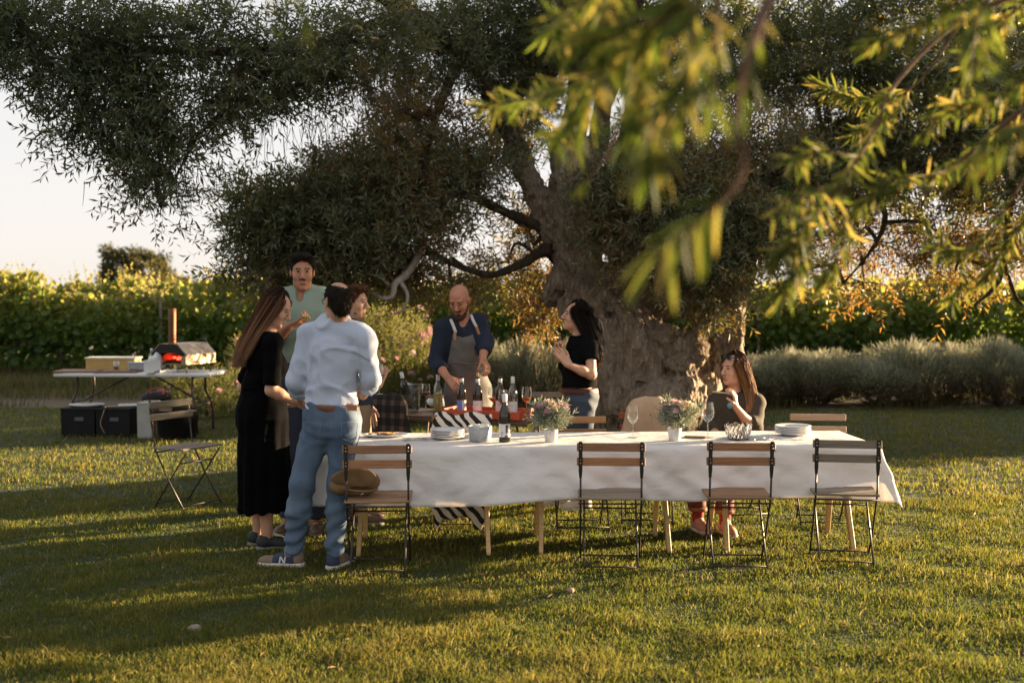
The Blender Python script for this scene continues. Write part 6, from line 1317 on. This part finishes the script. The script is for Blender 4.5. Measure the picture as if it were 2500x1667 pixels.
# ---- man in profile behind
def man_profile():
    e = person(W(866,1275,8.45), 'auburn-haired man in navy, in profile behind the man in jeans')
    J = dict(head=W(866,738,8.45), look=V3(.95,-.22,-.10), neck=W(855,792,8.45), sr=W(856,822,8.27), sl=W(868,822,8.63), er=W(884,915,8.16), wr=W(924,940,8.14), el=W(880,920,8.72), wl=W(900,990,8.72), pel=W(868,990,8.45), hr=W(866,1010,8.37), hl=W(870,1010,8.53), kr=W(872,1140,8.36), kl=W(876,1140,8.53), ar=W(868,1247,8.37), al=W(870,1247,8.53), tr=V3(1,-.1,0), tl=V3(1,.1,0), front=V3(1,0,0))
    R, c = body(e, J, 'm', 'fair', 1.0, hands=[dict(a=(J['wr'], V3(.25,-.05,.75), V3(.2,.9,0), V3(-.6,-.6,.2)), k=dict(curl=.95, thumb=.6)), dict(a=(J['wl'], V3(.2,0,-1), V3(0,-1,0), V3(1,0,0)), k=dict(curl=.4))])
    short_hair(e, c, R, 1.02, hairmat('hair_auburn', [(0,(.045,.018,.008)), (1,(.13,.055,.025))], .5), line=.075, thick=.010, quiff=True)
    s = SDF(); q = lambda x, y, z: c+(x*R[0]+y*R[1]+z*R[2])
    s.cone(q(-.05,.03,-.075), q(0,.070,-.100), .018, .018, .015); s.cone(q(.05,.03,-.075), q(0,.070,-.100), .018, .018, .015); s.warp = lambda x, y, z: .002*snoise(x, y, z, 200, 0)+.003; P, Q = s.poly(.005); sub(link('stubble', np_mesh('stubble', P, Q, plain('stubble', (.24,.12,.065), None, .9), True)), e)
    mn = plain('navy_cloth', (.018,.026,.050), (.013,.020,.040), .9, nscale=8, bmp=.3); s = SDF(); torso(s, J, 1.04, 1.0, .018)
    for qq in 'lr': limb(s, J['s'+qq], J['e'+qq], J['w'+qq], MALE['arm'], .03, .016, True, .7)
    s.cone(J['neck']-V3(0,0,.02), J['neck']+V3(0,0,.045), .068, .066, .02, cut=True); s.plane(W(866,1020,8.45), V3(0,0,-1)); s.warp = fold(.008, 2, 9); finish('shirt', s, .012, mn, e)
    s = SDF(); torso_pelvis(s, J, 1.0, .008)
    for qq in 'lr': limb(s, J['h'+qq], J['k'+qq], J['a'+qq], (.098,.08,.076,.07,.06), .05, .012, True)
    s.plane(W(866,985,8.45), V3(0,0,1)); s.warp = fold(.008, 0, 9); finish('trousers', s, .014, plain('khaki_trousers', (.22,.15,.085), None, .9), e)
    for qq in 'lr': shoe(e, J['a'+qq], J['t'+qq], [MATS['brown_shoe'], MATS['grey_sole'], MATS['grey_sole']], .28)
    wineglass(W(925,962,8.105), 'glass of rose wine raised by the auburn-haired man', plain('rose_wine', (.55,.16,.08), None, .05, trans=.5), .132)
man_profile()

# ---- bald bearded man in the apron
def man_apron():
    e = person(W(1140,1214,9.55), 'bald bearded man in a navy shirt and grey apron leaning over the bottles')
    J = dict(head=W(1121,732,9.38), look=V3(-.22,-.80,-.55), hup=V3(-.1,-.4,1), neck=W(1130,788,9.48), sr=W(1080,800,9.44), sl=W(1171,786,9.52), er=W(1062,880,9.42), wr=W(1092,921,9.22), el=W(1186,838,9.46), wl=W(1178,874,9.28), pel=W(1143,962,9.62), hr=W(1120,985,9.60), hl=W(1166,985,9.62), kr=W(1118,1100,9.58), kl=W(1168,1100,9.60), ar=W(1116,1190,9.6), al=W(1172,1190,9.62), tr=V3(-.2,-1,0), tl=V3(.2,-1,0), front=V3(-.1,-1,0))
    R, c = body(e, J, 'm', 'ruddy', 1.06, 1.06, hands=[dict(a=(J['wr'], V3(.45,-.35,-.45), V3(.2,.5,-.6), V3(.8,-.5,0)), k=dict(curl=.5)), dict(a=(J['wl'], V3(.25,-.3,-.5), V3(-.7,.5,-.3), V3(-.4,-.7,-.2)), k=dict(curl=.75))], neck_r=.064)
    s = SDF(); q = lambda x, y, z: c+1.06*(x*R[0]+y*R[1]+z*R[2])
    s.cone(q(-.055,.02,-.05), q(-.035,.06,-.105), .018, .022, .02); s.cone(q(.055,.02,-.05), q(.035,.06,-.105), .018, .022, .02); s.ell(q(0,.075,-.118), (.04,.03,.032), R, .02); s.cone(q(-.025,.089,-.052), q(.025,.089,-.052), .0065, .0065, .008); s.ell(q(0,.105,-.067), (.018,.014,.007), R, .005, 's'); s.warp = lambda x, y, z: .003*snoise(x, y, z, 160, 0)+.0015*snoise(x, y, z, 300, 1)
    P, Q = s.poly(.0048); sub(link('beard', np_mesh('beard', P, Q, plain('beard_brown', (.055,.026,.014), (.03,.014,.008), .9, nscale=90), True)), e)
    mn = plain('navy_shirt', (.010,.017,.036), (.007,.012,.027), .9, nscale=8, bmp=.4, bscale=60); s = SDF(); torso(s, J, 1.08, 1.06, .018, .95)
    limb(s, J['sr'], J['er'], J['wr'], MALE['arm'], .03, .015, True, .55); limb(s, J['sl'], J['el'], J['wl'], MALE['arm'], .03, .015, True, .60)
    s.cone(J['neck']-V3(0,0,.02), J['neck']+V3(0,.01,.05), .072, .072, .02, cut=True); s.ell(J['neck']+V3(.0,-.10,.02), (.022,.04,.05), k=.02, op='s'); s.plane(W(1140,990,9.6), V3(0,0,-1)); s.warp = fold(.011, 0, 8); finish('shirt', s, .012, mn, e)
    s = SDF(); torso_pelvis(s, J, 1.05, .010)
    for qq in 'lr': limb(s, J['h'+qq], J['k'+qq], J['a'+qq], (.10,.08,.076,.07,.06), .05, .012, True)
    s.plane(W(1140,985,9.6), V3(0,0,1)); finish('trousers', s, .014, plain('charcoal_trousers', (.05,.05,.052), None, .9), e)
    for qq in 'lr': shoe(e, J['a'+qq], J['t'+qq], [MATS['brown_shoe'], MATS['grey_sole'], MATS['grey_sole']], .29)
    # apron: a fitted sheet in front of chest and hips
    ma = plain('grey_apron', (.15,.145,.135), (.10,.098,.092), .85, nscale=7, bmp=.5, bscale=50); s = SDF(); torso(s, J, 1.09, 1.08, .029, .98); s.cone(J['pel'], J['pel']+V3(.0,-.05,-.52), .195, .205, .05, ((0,1,0), .75))
    s.plane(J['pel']-V3(0,.0,0), V3(.05,1,.0)); s.warp = fold(.009, 1, 8)
    P, Q = s.poly(.0075); C = P[Q].mean(1); mid = (J['sl']+J['sr'])/2; tt = (mid[2]-C[:, 2])/(mid[2]-J['pel'][2]); half = np.interp(tt, [.02,.16,.45,.8,1.0,2], [.085,.085,.135,.20,.24,.24]); cx = mid[0]+(J['pel'][0]-mid[0])*tt.clip(0, 1)+.012
    keep = (np.abs(C[:, 0]-cx) < half) & (tt > .13+.045*(1-np.abs(C[:, 0]-cx)/.085).clip(0, 1)) & (C[:, 1] < J['pel'][1]-.02+.0*C[:, 2]); us_, inv = np.unique(Q[keep], return_inverse=True)
    o = sub(link('apron', np_mesh('apron', P[us_], inv.reshape(-1, 4), ma, True)), e); sd = o.modifiers.new('t', 'SOLIDIFY'); sd.thickness = .005
    ap = o; bv = BVHTree.FromPolygons([tuple(p) for p in P], [tuple(f) for f in Q])
    def face(px, py):
        h = bv.ray_cast(Vector((0,0,CAMH)), Vector(W(px, py, 9.3)-V3(0,0,CAMH)).normalized()); return (np.array(h[0])-V3(0,.006,0)) if h[0] is not None else W(px, py, 9.33)
    ms = plain('white_strap', (.62,.60,.56), None, .8); mt = plain('tan_strap', (.42,.22,.10), None, .7)
    for pts, mm in (([(1100,779),(1106,793),(1113,812)], ms), ([(1149,768),(1156,784),(1164,799)], ms), ([(1111,812),(1110,832)], mt), ([(1164,800),(1170,818)], mt)):
        P3 = [face(*p) for p in pts]; sub(MB().tube(bez(P3, 8), .014, 6, flat=.25, up=(0,-1,0)).obj('strap', mm), e)
    m = MB(); m.tube([face(x, 886+2*math.sin((x-1130)*.08)) for x in range(1100, 1172, 6)], .004, 5); sub(m.obj('seam', plain('apron_seam', (.2,.2,.19), None, .8)), ap)
    o = MB().cbox((0,0,0), (.05,.02,.006), .002).obj('bread_crust', m_bread, None, tuple(J['wl']+V3(.02,-.07,-.075)), (.2,.3,.4)); tag(o, 'bit of bread in the left hand of the man in the apron', 'bread')
man_apron()

# ---- dark-haired woman in the black top and jeans
def woman_top():
    e = person(W(1410,1241,9.0), 'dark-haired woman in a black top and jeans standing in profile by the trunk')
    J = dict(head=W(1404,772,9.0), look=V3(-.95,-.18,.16), hup=V3(.15,0,1), neck=W(1416,824,9.0), sl=W(1440,848,8.86), sr=W(1402,848,9.14), el=W(1444,914,8.80), wl=W(1386,890,8.72), er=W(1392,905,9.16), wr=W(1362,868,8.98), pel=W(1412,960,9.0), hl=W(1420,985,8.93), hr=W(1406,985,9.07), kl=W(1418,1110,8.90), kr=W(1392,1110,9.08), al=W(1424,1222,8.93), ar=W(1372,1218,9.10), tl=V3(-.95,-.2,0), tr=V3(-.95,-.05,0), front=V3(-1,-.25,0))
    R, c = body(e, J, 'f', 'fair', .95, .92, hands=[dict(a=(J['wl'], V3(-.55,-.05,.75), V3(-.4,.85,.2), V3(.5,-.3,.5)), k=dict(curl=.45, k=.95)), dict(a=(J['wr'], V3(.02,-.3,.75), V3(.5,-.75,-.2), V3(-.6,-.4,.3)), k=dict(curl=.85, k=.95))], tor=dict(wd=.82, dp=.82, bust=0))
    m = plain('black_top', (.0040,.0040,.0045), (.006,.006,.0065), .95, nscale=10, bmp=.3, spec=.06); s = SDF(); torso(s, J, .93, .98, .018, .97, bust=1)
    for qq in 'lr': a = J['s'+qq]; b_ = a+(J['e'+qq]-a)*.46; s.cone(a, b_, .062, .066, .03, cut=True)
    s.plane(W(1412,944,9.0), V3(.02,0,-1)); s.plane(J['neck']+V3(0,0,.018), V3(0,0,1)); s.warp = fold(.008, 1, 9); finish('top', s, .011, m, e)
    s = SDF(); torso_pelvis(s, J, .96, .012)
    for qq in 'lr': limb(s, J['h'+qq], J['k'+qq], J['a'+qq]+V3(0,0,.03), (.098,.074,.068,.062,.052), .05, .010, True)
    s.ell(J['pel']+V3(.06,.01,-.04), (.10,.12,.11), k=.05); s.plane(W(1412,948,9.0), V3(0,0,1)); w0 = fold(.007, 0, 10, 1.2); s.warp = lambda x, y, z: w0(x, y, z)+.004*np.sin(z*75+5*snoise(x, y, z, 8, 1))*np.exp(-((z-.86)/.08)**2)
    finish('jeans', s, .011, plain('dark_denim', (.022,.034,.060), (.055,.075,.105), .85, nscale=4, bmp=.4, bscale=90), e)
    s = SDF(); torso_pelvis(s, J, .96, .020); s.ell(J['pel']+V3(.06,.01,-.04), (.105,.125,.115), k=.05); s.plane(W(1412,946,9.0), V3(0,0,1)); s.plane(W(1412,960,9.0), V3(0,0,-1)); finish('belt', s, .008, plain('woven_belt', (.085,.022,.015), (.03,.010,.008), .6, nscale=110), e)
    h = hairmat('hair_raven', [(0,(.004,.003,.003)), (.6,(.010,.006,.005)), (1,(.06,.016,.008))]); long_hair(e, c, R, .97, [(W(1434,830,8.96)+V3(0,0,.02), .105, .075), (W(1446,858,8.94), .10, .06), (W(1450,888,8.95), .06, .045)], h, 1000, 1.0, seed=5, wave=.012)
    s = SDF(); s.ell(W(1455,785,8.98), (.042,.04,.042)); s.ell(W(1463,800,8.98), (.028,.028,.055)); s.warp = lambda x, y, z: .008*snoise(x, y, z, 55, 0)+.003*snoise(x, y, z, 120, 1); P, Q = s.poly(.008); sub(link('hair_bun', np_mesh('hair_bun', P, Q, h, True, var=rng.uniform(0, .4, len(P)))), e)
    wh = plain('off_white_canvas', (.56,.48,.38), None, .85); so = plain('white_rubber', (.60,.57,.52), None, .6)
    for qq in 'lr': shoe(e, J['a'+qq], J['t'+qq], [wh, so, so], .25, wd=.95)
    o = MB().cbox((0,0,0), (.012,.07,.15), .003).obj('white_booklet', m_paper, None, tuple(W(1390,880,8.82)), (0,-.5,.2)); tag(o, 'thin white booklet tucked against the standing woman\'s black top', 'booklet')
    m = MB(); rc = J['wr']+V3(.0,-.04,.085); m.tube([rc+V3(.012*math.cos(a), 0, .012*math.sin(a)) for a in np.linspace(0, 6.28, 11)], .002, 4); sub(m.obj('ring', m_steel), e)
woman_top()

# ---- seated woman
def woman_seated():
    e = person((1.74, 8.7), 'seated woman with blonde-tipped hair and sunglasses on her head, at the table'); e.location = (1.74, 8.7, 0)
    J = dict(head=W(1790,902,8.72), look=V3(-.86,-.50,.02), hup=V3(0,0,1), neck=W(1792,957,8.76), sr=W(1750,985,8.78), sl=W(1843,984,8.72), er=W(1733,1045,8.70), wr=W(1755,1064,8.42), el=W(1838,1046,8.58), wl=W(1797,994,8.44), pel=W(1797,1124,8.80), hr=W(1772,1134,8.76), hl=W(1822,1134,8.76), kr=W(1690,1140,8.25), kl=W(1760,1142,8.12), ar=W(1704,1262,8.14), al=W(1770,1268,8.05), tr=V3(.3,-.95,0), tl=V3(.2,-1,0), front=V3(-.25,-1,0))
    R, c = body(e, J, 'f', 'fair', .98, .98, hands=[dict(a=(J['wl'], V3(-.14,-.12,.8), V3(-.85,.3,.1), V3(-.4,-.8,.1)), k=dict(curl=.62, k=.96, thumb=.5)), dict(a=(J['wr'], V3(-.1,-.9,-.05), V3(0,0,-1), V3(-1,0,0)), k=dict(curl=.25, k=.96))], tor=dict(wd=.9, dp=.9, bust=0))
    m = plain('dark_olive_knit', (.045,.034,.020), (.034,.026,.015), .9, nscale=9, bmp=.4, bscale=90); s = SDF(); torso(s, J, 1.02, 1.06, .016, 1.0, belly=.02, bust=1)
    limb(s, J['sl'], J['el'], J['wl'], (.060,.055,.056,.052,.05), .035, .014, True, .32); limb(s, J['sr'], J['er'], J['wr'], (.058,.052,.05,.048,.045), .035, .014, True, .45)
    s.ell(J['neck']+V3(-.03,-.06,.035), (.075,.07,.05), k=.02, op='s'); s.plane(J['pel']-V3(0,0,.06), V3(0,0,-1)); s.warp = fold(.007, 1, 10); finish('knit_top', s, .011, m, e)
    s = SDF(); torso_pelvis(s, J, 1.0, .006)
    for qq in 'lr': limb(s, J['h'+qq], J['k'+qq], J['a'+qq]+V3(0,0,.05), (.10,.08,.075,.066,.056), .05, .010, True)
    s.plane(J['pel']+V3(0,0,.10), V3(0,0,1)); s.warp = fold(.007, 0, 10); finish('trousers', s, .013, plain('rust_trousers', (.15,.035,.02), None, .85), e)
    for qq in 'lr':
        t = SDF(); a = J['a'+qq]; t.cone(a+V3(0,0,.06), a-V3(0,0,.05), .042, .040, .02, cut=True); finish('sock', t, .008, plain('red_sock', (.36,.03,.03), None, .9), e); t = SDF(); t.cone(a+V3(0,0,.045), a+V3(0,0,.075), .070, .070, .01, cut=True, cut0=True); finish('turn_up', t, .008, plain('tan_cuff', (.30,.13,.07), None, .8), e)
        shoe(e, a, J['t'+qq], [plain('pink_shoe', (.45,.22,.17), None, .7), plain('white_rubber', (.6,.57,.52)), plain('white_rubber', (.6,.57,.52))], .24, wd=.9)
    h = hairmat('hair_blonde', [(0,(.022,.010,.006)), (.30,(.07,.032,.017)), (.6,(.28,.14,.065)), (1,(.55,.32,.16))]); long_hair(e, c, R, .99, [(W(1808,950,8.78), .112, .07), (W(1812,985,8.74), .115, .065), (W(1810,1006,8.70), .09, .05)], h, 1200, 1.0, seed=9)
    m = MB(); k = .98; q = lambda x, y, z: c+k*(x*R[0]+y*R[1]+z*R[2])     # sunglasses pushed up
    for sg in (-1, 1):
        t = SDF(); t.ell(q(sg*.034,.072,.098), (.030,.010,.020), np.stack([R[0], nrm(R[1]-R[2]*-.3), R[2]])); P, Q = t.poly(.005); m.add(P, [tuple(f) for f in Q], 0, True); m.tube([q(sg*.064,.066,.098), q(sg*.09,.0,.075), q(sg*.092,-.06,.04)], .004, 5)
    sub(m.obj('sunglasses', plain('black_plastic', (.012,.010,.010), None, .2)), e)
    m = MB(); ch = [J['neck']+V3(-.05,-.07,.02), J['neck']+V3(-.045,-.125,-.05), J['neck']+V3(-.03,-.155,-.10)]; m.tube(bez(ch, 8), .0018, 4); sub(m.obj('cord', m_iron), e)
    t = SDF(); t.ell(W(1782,990,8.555), (.022,.008,.024)); P, Q = t.poly(.004); sub(link('pendant', np_mesh('pendant', P, Q, plain('turquoise', (.10,.30,.42), None, .3), True)), e)
    p = J['wl']+V3(-.13,-.055,.115); o = MB().tube([p+V3(-.055,0,.006), p, p+V3(.05,.01,-.006)], .0055, 6).obj('breadstick', plain('breadstick', (.60,.44,.27), None, .8)); tag(o, 'thin pale breadstick held up by the seated woman', 'breadstick')
woman_seated()
# ================================================================== NEAR OVERHANGING TREE
m_near = leafmat('near_leaf', [(0,(.050,.080,.016)), (.55,(.085,.115,.026)), (1,(.16,.15,.04))], [(0,(.075,.12,.014)), (.55,(.17,.20,.028)), (.85,(.34,.29,.06)), (1,(.52,.38,.11))], .42, .62, .12, objrand=True)
m_near2 = leafmat('near_leaf_mass', [(0,(.05,.075,.014)), (.5,(.10,.125,.025)), (1,(.20,.18,.045))], [(0,(.075,.12,.014)), (.55,(.17,.20,.028)), (1,(.46,.34,.08))], .42, .62, .12)
m_twig = plain('twig_bark', (.13,.06,.03), (.07,.035,.02), .95, nscale=40)
near = empty('overhanging_tree', (2.75, 1.9, 0), 0, 'near tree whose out-of-focus leafy branches hang across the upper right', 'tree')
def leaf_geo(n=5, bend=.12):
    V, F = [], []
    for i in range(n):
        t = i/(n-1); w_ = .058*math.sin(PI*min(1, t*.92+.06))**.8; z = -bend*t*t
        V += [(-w_, t, z+.018*w_/.08), (0, t, z), (w_, t, z+.018*w_/.08)]
    for i in range(n-1):
        a = i*3; F += [(a, a+1, a+4, a+3), (a+1, a+2, a+5, a+4)]
    return np.array(V), np.array(F)
LV = [leaf_geo(5, b) for b in (.05, .12, .20, .28)]
LM = [np_mesh('leaf', v, f, m_near, True) for v, f in LV]
NEAR_K = .92     # depth of the nearest sprays
NB = [  # (photo px, py, depth, radius) ..., leaf count, from, to
    ([(2300,-350,2.4,.022), (2100,-250,2.3,.018), (1900,-20,1.9,.013), (1850,90,1.8,.009), (1812,190,1.75,.008), (1800,300,1.75,.0075), (1818,380,1.75,.007), (1800,450,1.75,.006), (1730,520,1.75,.004), (1650,580,1.75,.003), (1595,630,1.75,.002)], 20, .74, 1),
    ([(1880,-40,1.9,.008), (1840,80,1.85,.004), (1815,240,1.8,.002)], 12, .3, 1),
    ([(2100,-250,2.3,.016), (1900,-160,2.2,.012), (1700,-20,2.1,.008), (1550,110,2.2,.006), (1400,215,2.6,.004), (1250,250,3.1,.003), (1165,262,3.3,.0015)], 66, .3, 1),
    ([(1700,-20,2.1,.006), (1690,130,2.0,.004), (1650,280,1.95,.002)], 26, .1, 1), ([(1560,110,2.2,.005), (1570,230,2.15,.003), (1540,330,2.1,.0015)], 20, .15, 1), ([(1640,20,2.1,.005), (1500,90,2.3,.003), (1350,60,2.6,.0015)], 30, .1, 1),
    ([(1760,-80,2.1,.006), (1750,100,1.9,.004), (1745,260,1.85,.002)], 22, .2, 1), ([(1560,-60,2.2,.005), (1440,0,2.4,.003), (1330,90,2.7,.0015)], 26, .1, 1), ([(1480,160,2.4,.004), (1400,300,2.6,.003), (1330,330,2.8,.0015)], 22, .2, 1), ([(1640,120,2.1,.004), (1600,300,2.0,.003), (1580,400,1.95,.0015)], 14, .3, 1),
    ([(1545,130,2.7,.005), (1522,260,2.7,.004), (1480,380,2.7,.003), (1425,447,2.7,.002)], 6, .93, 1),
    ([(2900,-150,3.0,.03), (2700,-100,3.2,.02), (2350,50,3.4,.013), (2190,200,3.4,.010), (2130,330,3.2,.008), (2050,450,3.0,.006), (1960,560,2.9,.004), (1880,650,2.9,.002)], 66, .45, 1),
    ([(2050,450,3.0,.005), (1980,470,2.8,.003), (1880,520,2.7,.0015)], 16, .3, 1), ([(1990,530,2.9,.004), (1960,640,2.9,.003), (1900,720,2.9,.0015)], 22, .2, 1), ([(2090,380,3.1,.004), (2000,370,3.0,.003), (1930,400,2.9,.0015)], 14, .3, 1), ([(2060,450,3,.004), (2060,580,3,.003), (2010,690,3,.0015)], 20, .3, 1),
    ([(2350,50,3.4,.008), (2230,210,4.2,.006), (2100,240,4.4,.004), (1995,205,4.5,.002)], 60, .4, 1), ([(2230,210,4.2,.005), (2150,290,4.3,.003), (2080,330,4.4,.0015)], 26, .1, 1),
    ([(2700,100,3.5,.02), (2420,330,3.6,.011), (2300,420,3.5,.008), (2180,440,3.3,.005), (2080,520,3.3,.002)], 54, .2, 1), ([(2600,250,4,.010), (2480,470,4,.007), (2400,590,4,.005), (2320,610,4,.003), (2265,560,4,.0015)], 34, .3, 1), ([(2560,450,4,.006), (2470,580,4,.004), (2400,690,4,.0015)], 40, .2, 1), ([(2340,610,4,.003), (2350,680,4,.002), (2320,740,4,.001)], 10, .2, 1),
    ([(2560,-60,3.2,.012), (2380,140,3.3,.008), (2260,330,3.4,.004)], 50, .1, 1), ([(2500,-100,2.8,.010), (2280,40,2.8,.006), (2120,110,2.9,.002)], 46, .1, 1), ([(2600,100,3,.01), (2450,230,3,.006), (2330,260,3.1,.003)], 40, .1, 1), ([(2450,-60,2.4,.006), (2380,60,2.4,.004), (2390,170,2.4,.002)], 16, .2, 1), ([(2600,250,2.6,.006), (2460,330,2.6,.004), (2370,400,2.6,.0015)], 16, .3, 1),
    ([(1900,-160,2.2,.008), (1300,-260,1.9,.006), (900,-180,1.65,.004), (710,-90,1.6,.003), (640,-70,1.6,.002)], 0, 0, 1), ([(710,-90,1.6,.002), (712,-45,1.6,.001)], 3, .8, 1), ([(640,-70,1.6,.002), (645,-40,1.6,.001)], 2, .9, 1)]
leaves = []
for pts, nl, t0, t1 in NB:
    P = np.array([W(p[0], p[1], p[2]*(NEAR_K if p[2] < 2.65 else 1)) for p in pts]); n = max(14, 5*len(P)); C = bez(P, n); rr = np.interp(np.linspace(0, 1, n), np.linspace(0, 1, len(P)), [p[3] for p in pts])
    sub(MB().tube(C, rr*.6, 7).obj('branch', m_twig), near)
    T = np.gradient(C, axis=0)
    nl = int(nl*(1.0 if pts[-1][2] < 1.9 else 2.5 if pts[-1][2] < 2.75 else 3.4)) if nl > 8 else nl
    for i in range(nl):
        t = t0+(t1-t0)*((i+random.uniform(0, .9))/max(nl, 1))**.9; k = min(n-1, int(t*(n-1))); b = C[k]+T[k]*random.uniform(-.5, .5); tn = nrm(T[k])
        a = i*2.4+random.uniform(-.5, .5); r_, _, u_ = ball_axes(tn); rad = r_*math.cos(a)+u_*math.sin(a)
        d = nrm(tn*random.uniform(.2, .9)+rad*random.uniform(.5, 1.1)+V3(0,0,-random.uniform(.15, .75)))
        if t > .95: d = nrm(tn*1.2+rad*.45+V3(0,0,-.15))
        L = random.uniform(.055, .088) if b[1] > 2.5 else random.uniform(.070, .105); leaves.append((L/b[1], b, d, L, random.uniform(-1, 1)))
leaves.sort(key=lambda q: -q[0])
for j, (q, b, d, L, roll) in enumerate(leaves):
    X = nrm(np.cross(d, V3(0,0,1))+1e-6); Z = np.cross(X, d); c_, s_ = math.cos(roll), math.sin(roll); X2 = X*c_+Z*s_; Z2 = Z*c_-X*s_
    if j < 300:
        o = link('leaf', LM[j % 4], near); M4 = Matrix(((X2[0]*L, d[0]*L, Z2[0]*L, b[0]), (X2[1]*L, d[1]*L, Z2[1]*L, b[1]), (X2[2]*L, d[2]*L, Z2[2]*L, b[2]), (0,0,0,1)))
        o.matrix_parent_inverse = Matrix.Translation(near.location).inverted(); o.matrix_basis = M4
rest = leaves[300:]
if rest:
    Ps = np.array([q[1] for q in rest]); Ds = np.array([q[2] for q in rest]); Ls = np.array([q[3] for q in rest])
    V, F, v = cloud([(lv, lf, np.zeros(len(lv))) for lv, lf in LV], Ps, Ds, Ls, rng.uniform(0, 1, len(Ps)))
    sub(link('leaves', np_mesh('leaves', V, F, m_near2, True, var=v)), near)['kind'] = 'stuff'
tk = MB(); tk.tube(bez([(2.75,1.9,-.1), (2.72,1.95,.8), (2.8,1.9,1.7), (2.65,2.1,2.6), (2.4,2.3,3.3)], 20), np.interp(np.linspace(0,1,20), [0,.1,1], [.20,.15,.07]), 10); sub(tk.obj('trunk', m_bark), near)
lb = MB(); a = W(2300,-350,2.4); lb.tube(bez([(2.65,2.1,2.6), (2.0,2.3,2.75), a], 10), np.linspace(.06, .022, 10), 8); b = W(2900,-150,3.0); lb.tube(bez([(2.7,2.0,2.3), (2.3,2.6,2.7), b], 10), np.linspace(.06, .03, 10), 8)
for p in ((2700,100,3.5), (2600,250,4), (2560,-60,3.2), (2500,-100,2.8), (2600,100,3), (2600,250,2.6), (2560,450,4), (2450,-60,2.4)): q = W(*p); lb.tube(bez([(2.7,2.0,2.2), ((2.7+q[0])/2, (2.0+q[1])/2, q[2]+.15), q], 8), np.linspace(.035, .011, 8), 6)
sub(lb.obj('limb', m_bark), near)

# the rest of the near crown, out to the side, which breaks the low sun into patches
Pc, Dc = [], []
for cx, cy, cz, rx, ry, rz, n in [(2.9,4.3,2.5,.75,.9,.55,130), (2.5,3.0,2.6,.5,.5,.45,40), (3.7,5.3,2.7,.8,.8,.55,100), (2.3,3.7,3.1,.7,.8,.4,70), (3.4,3.4,2.9,.8,.8,.6,60)]:
    c0 = V3(cx, cy, cz); CC, P, K = fill(c0, V3(rx, ry, rz), n, n//9, .10); keep = P[:, 0] > .47*P[:, 1]+.12; Pc.append(P[keep]); Dc.append((P-K)[keep]+rng.normal(0, .05, (keep.sum(), 3))+[0,0,-.05])
NSP = [olive_sprig(11, .22, .085, .014) for _ in range(5)]
Pc, Dc = np.vstack(Pc), np.vstack(Dc); V, F, v = cloud(NSP, Pc, Dc, rng.uniform(.8, 1.1, len(Pc)), rng.uniform(0, 1, len(Pc)))
sub(link('crown', np_mesh('crown', V, F, m_near2, False, var=v)), near)['kind'] = 'stuff'
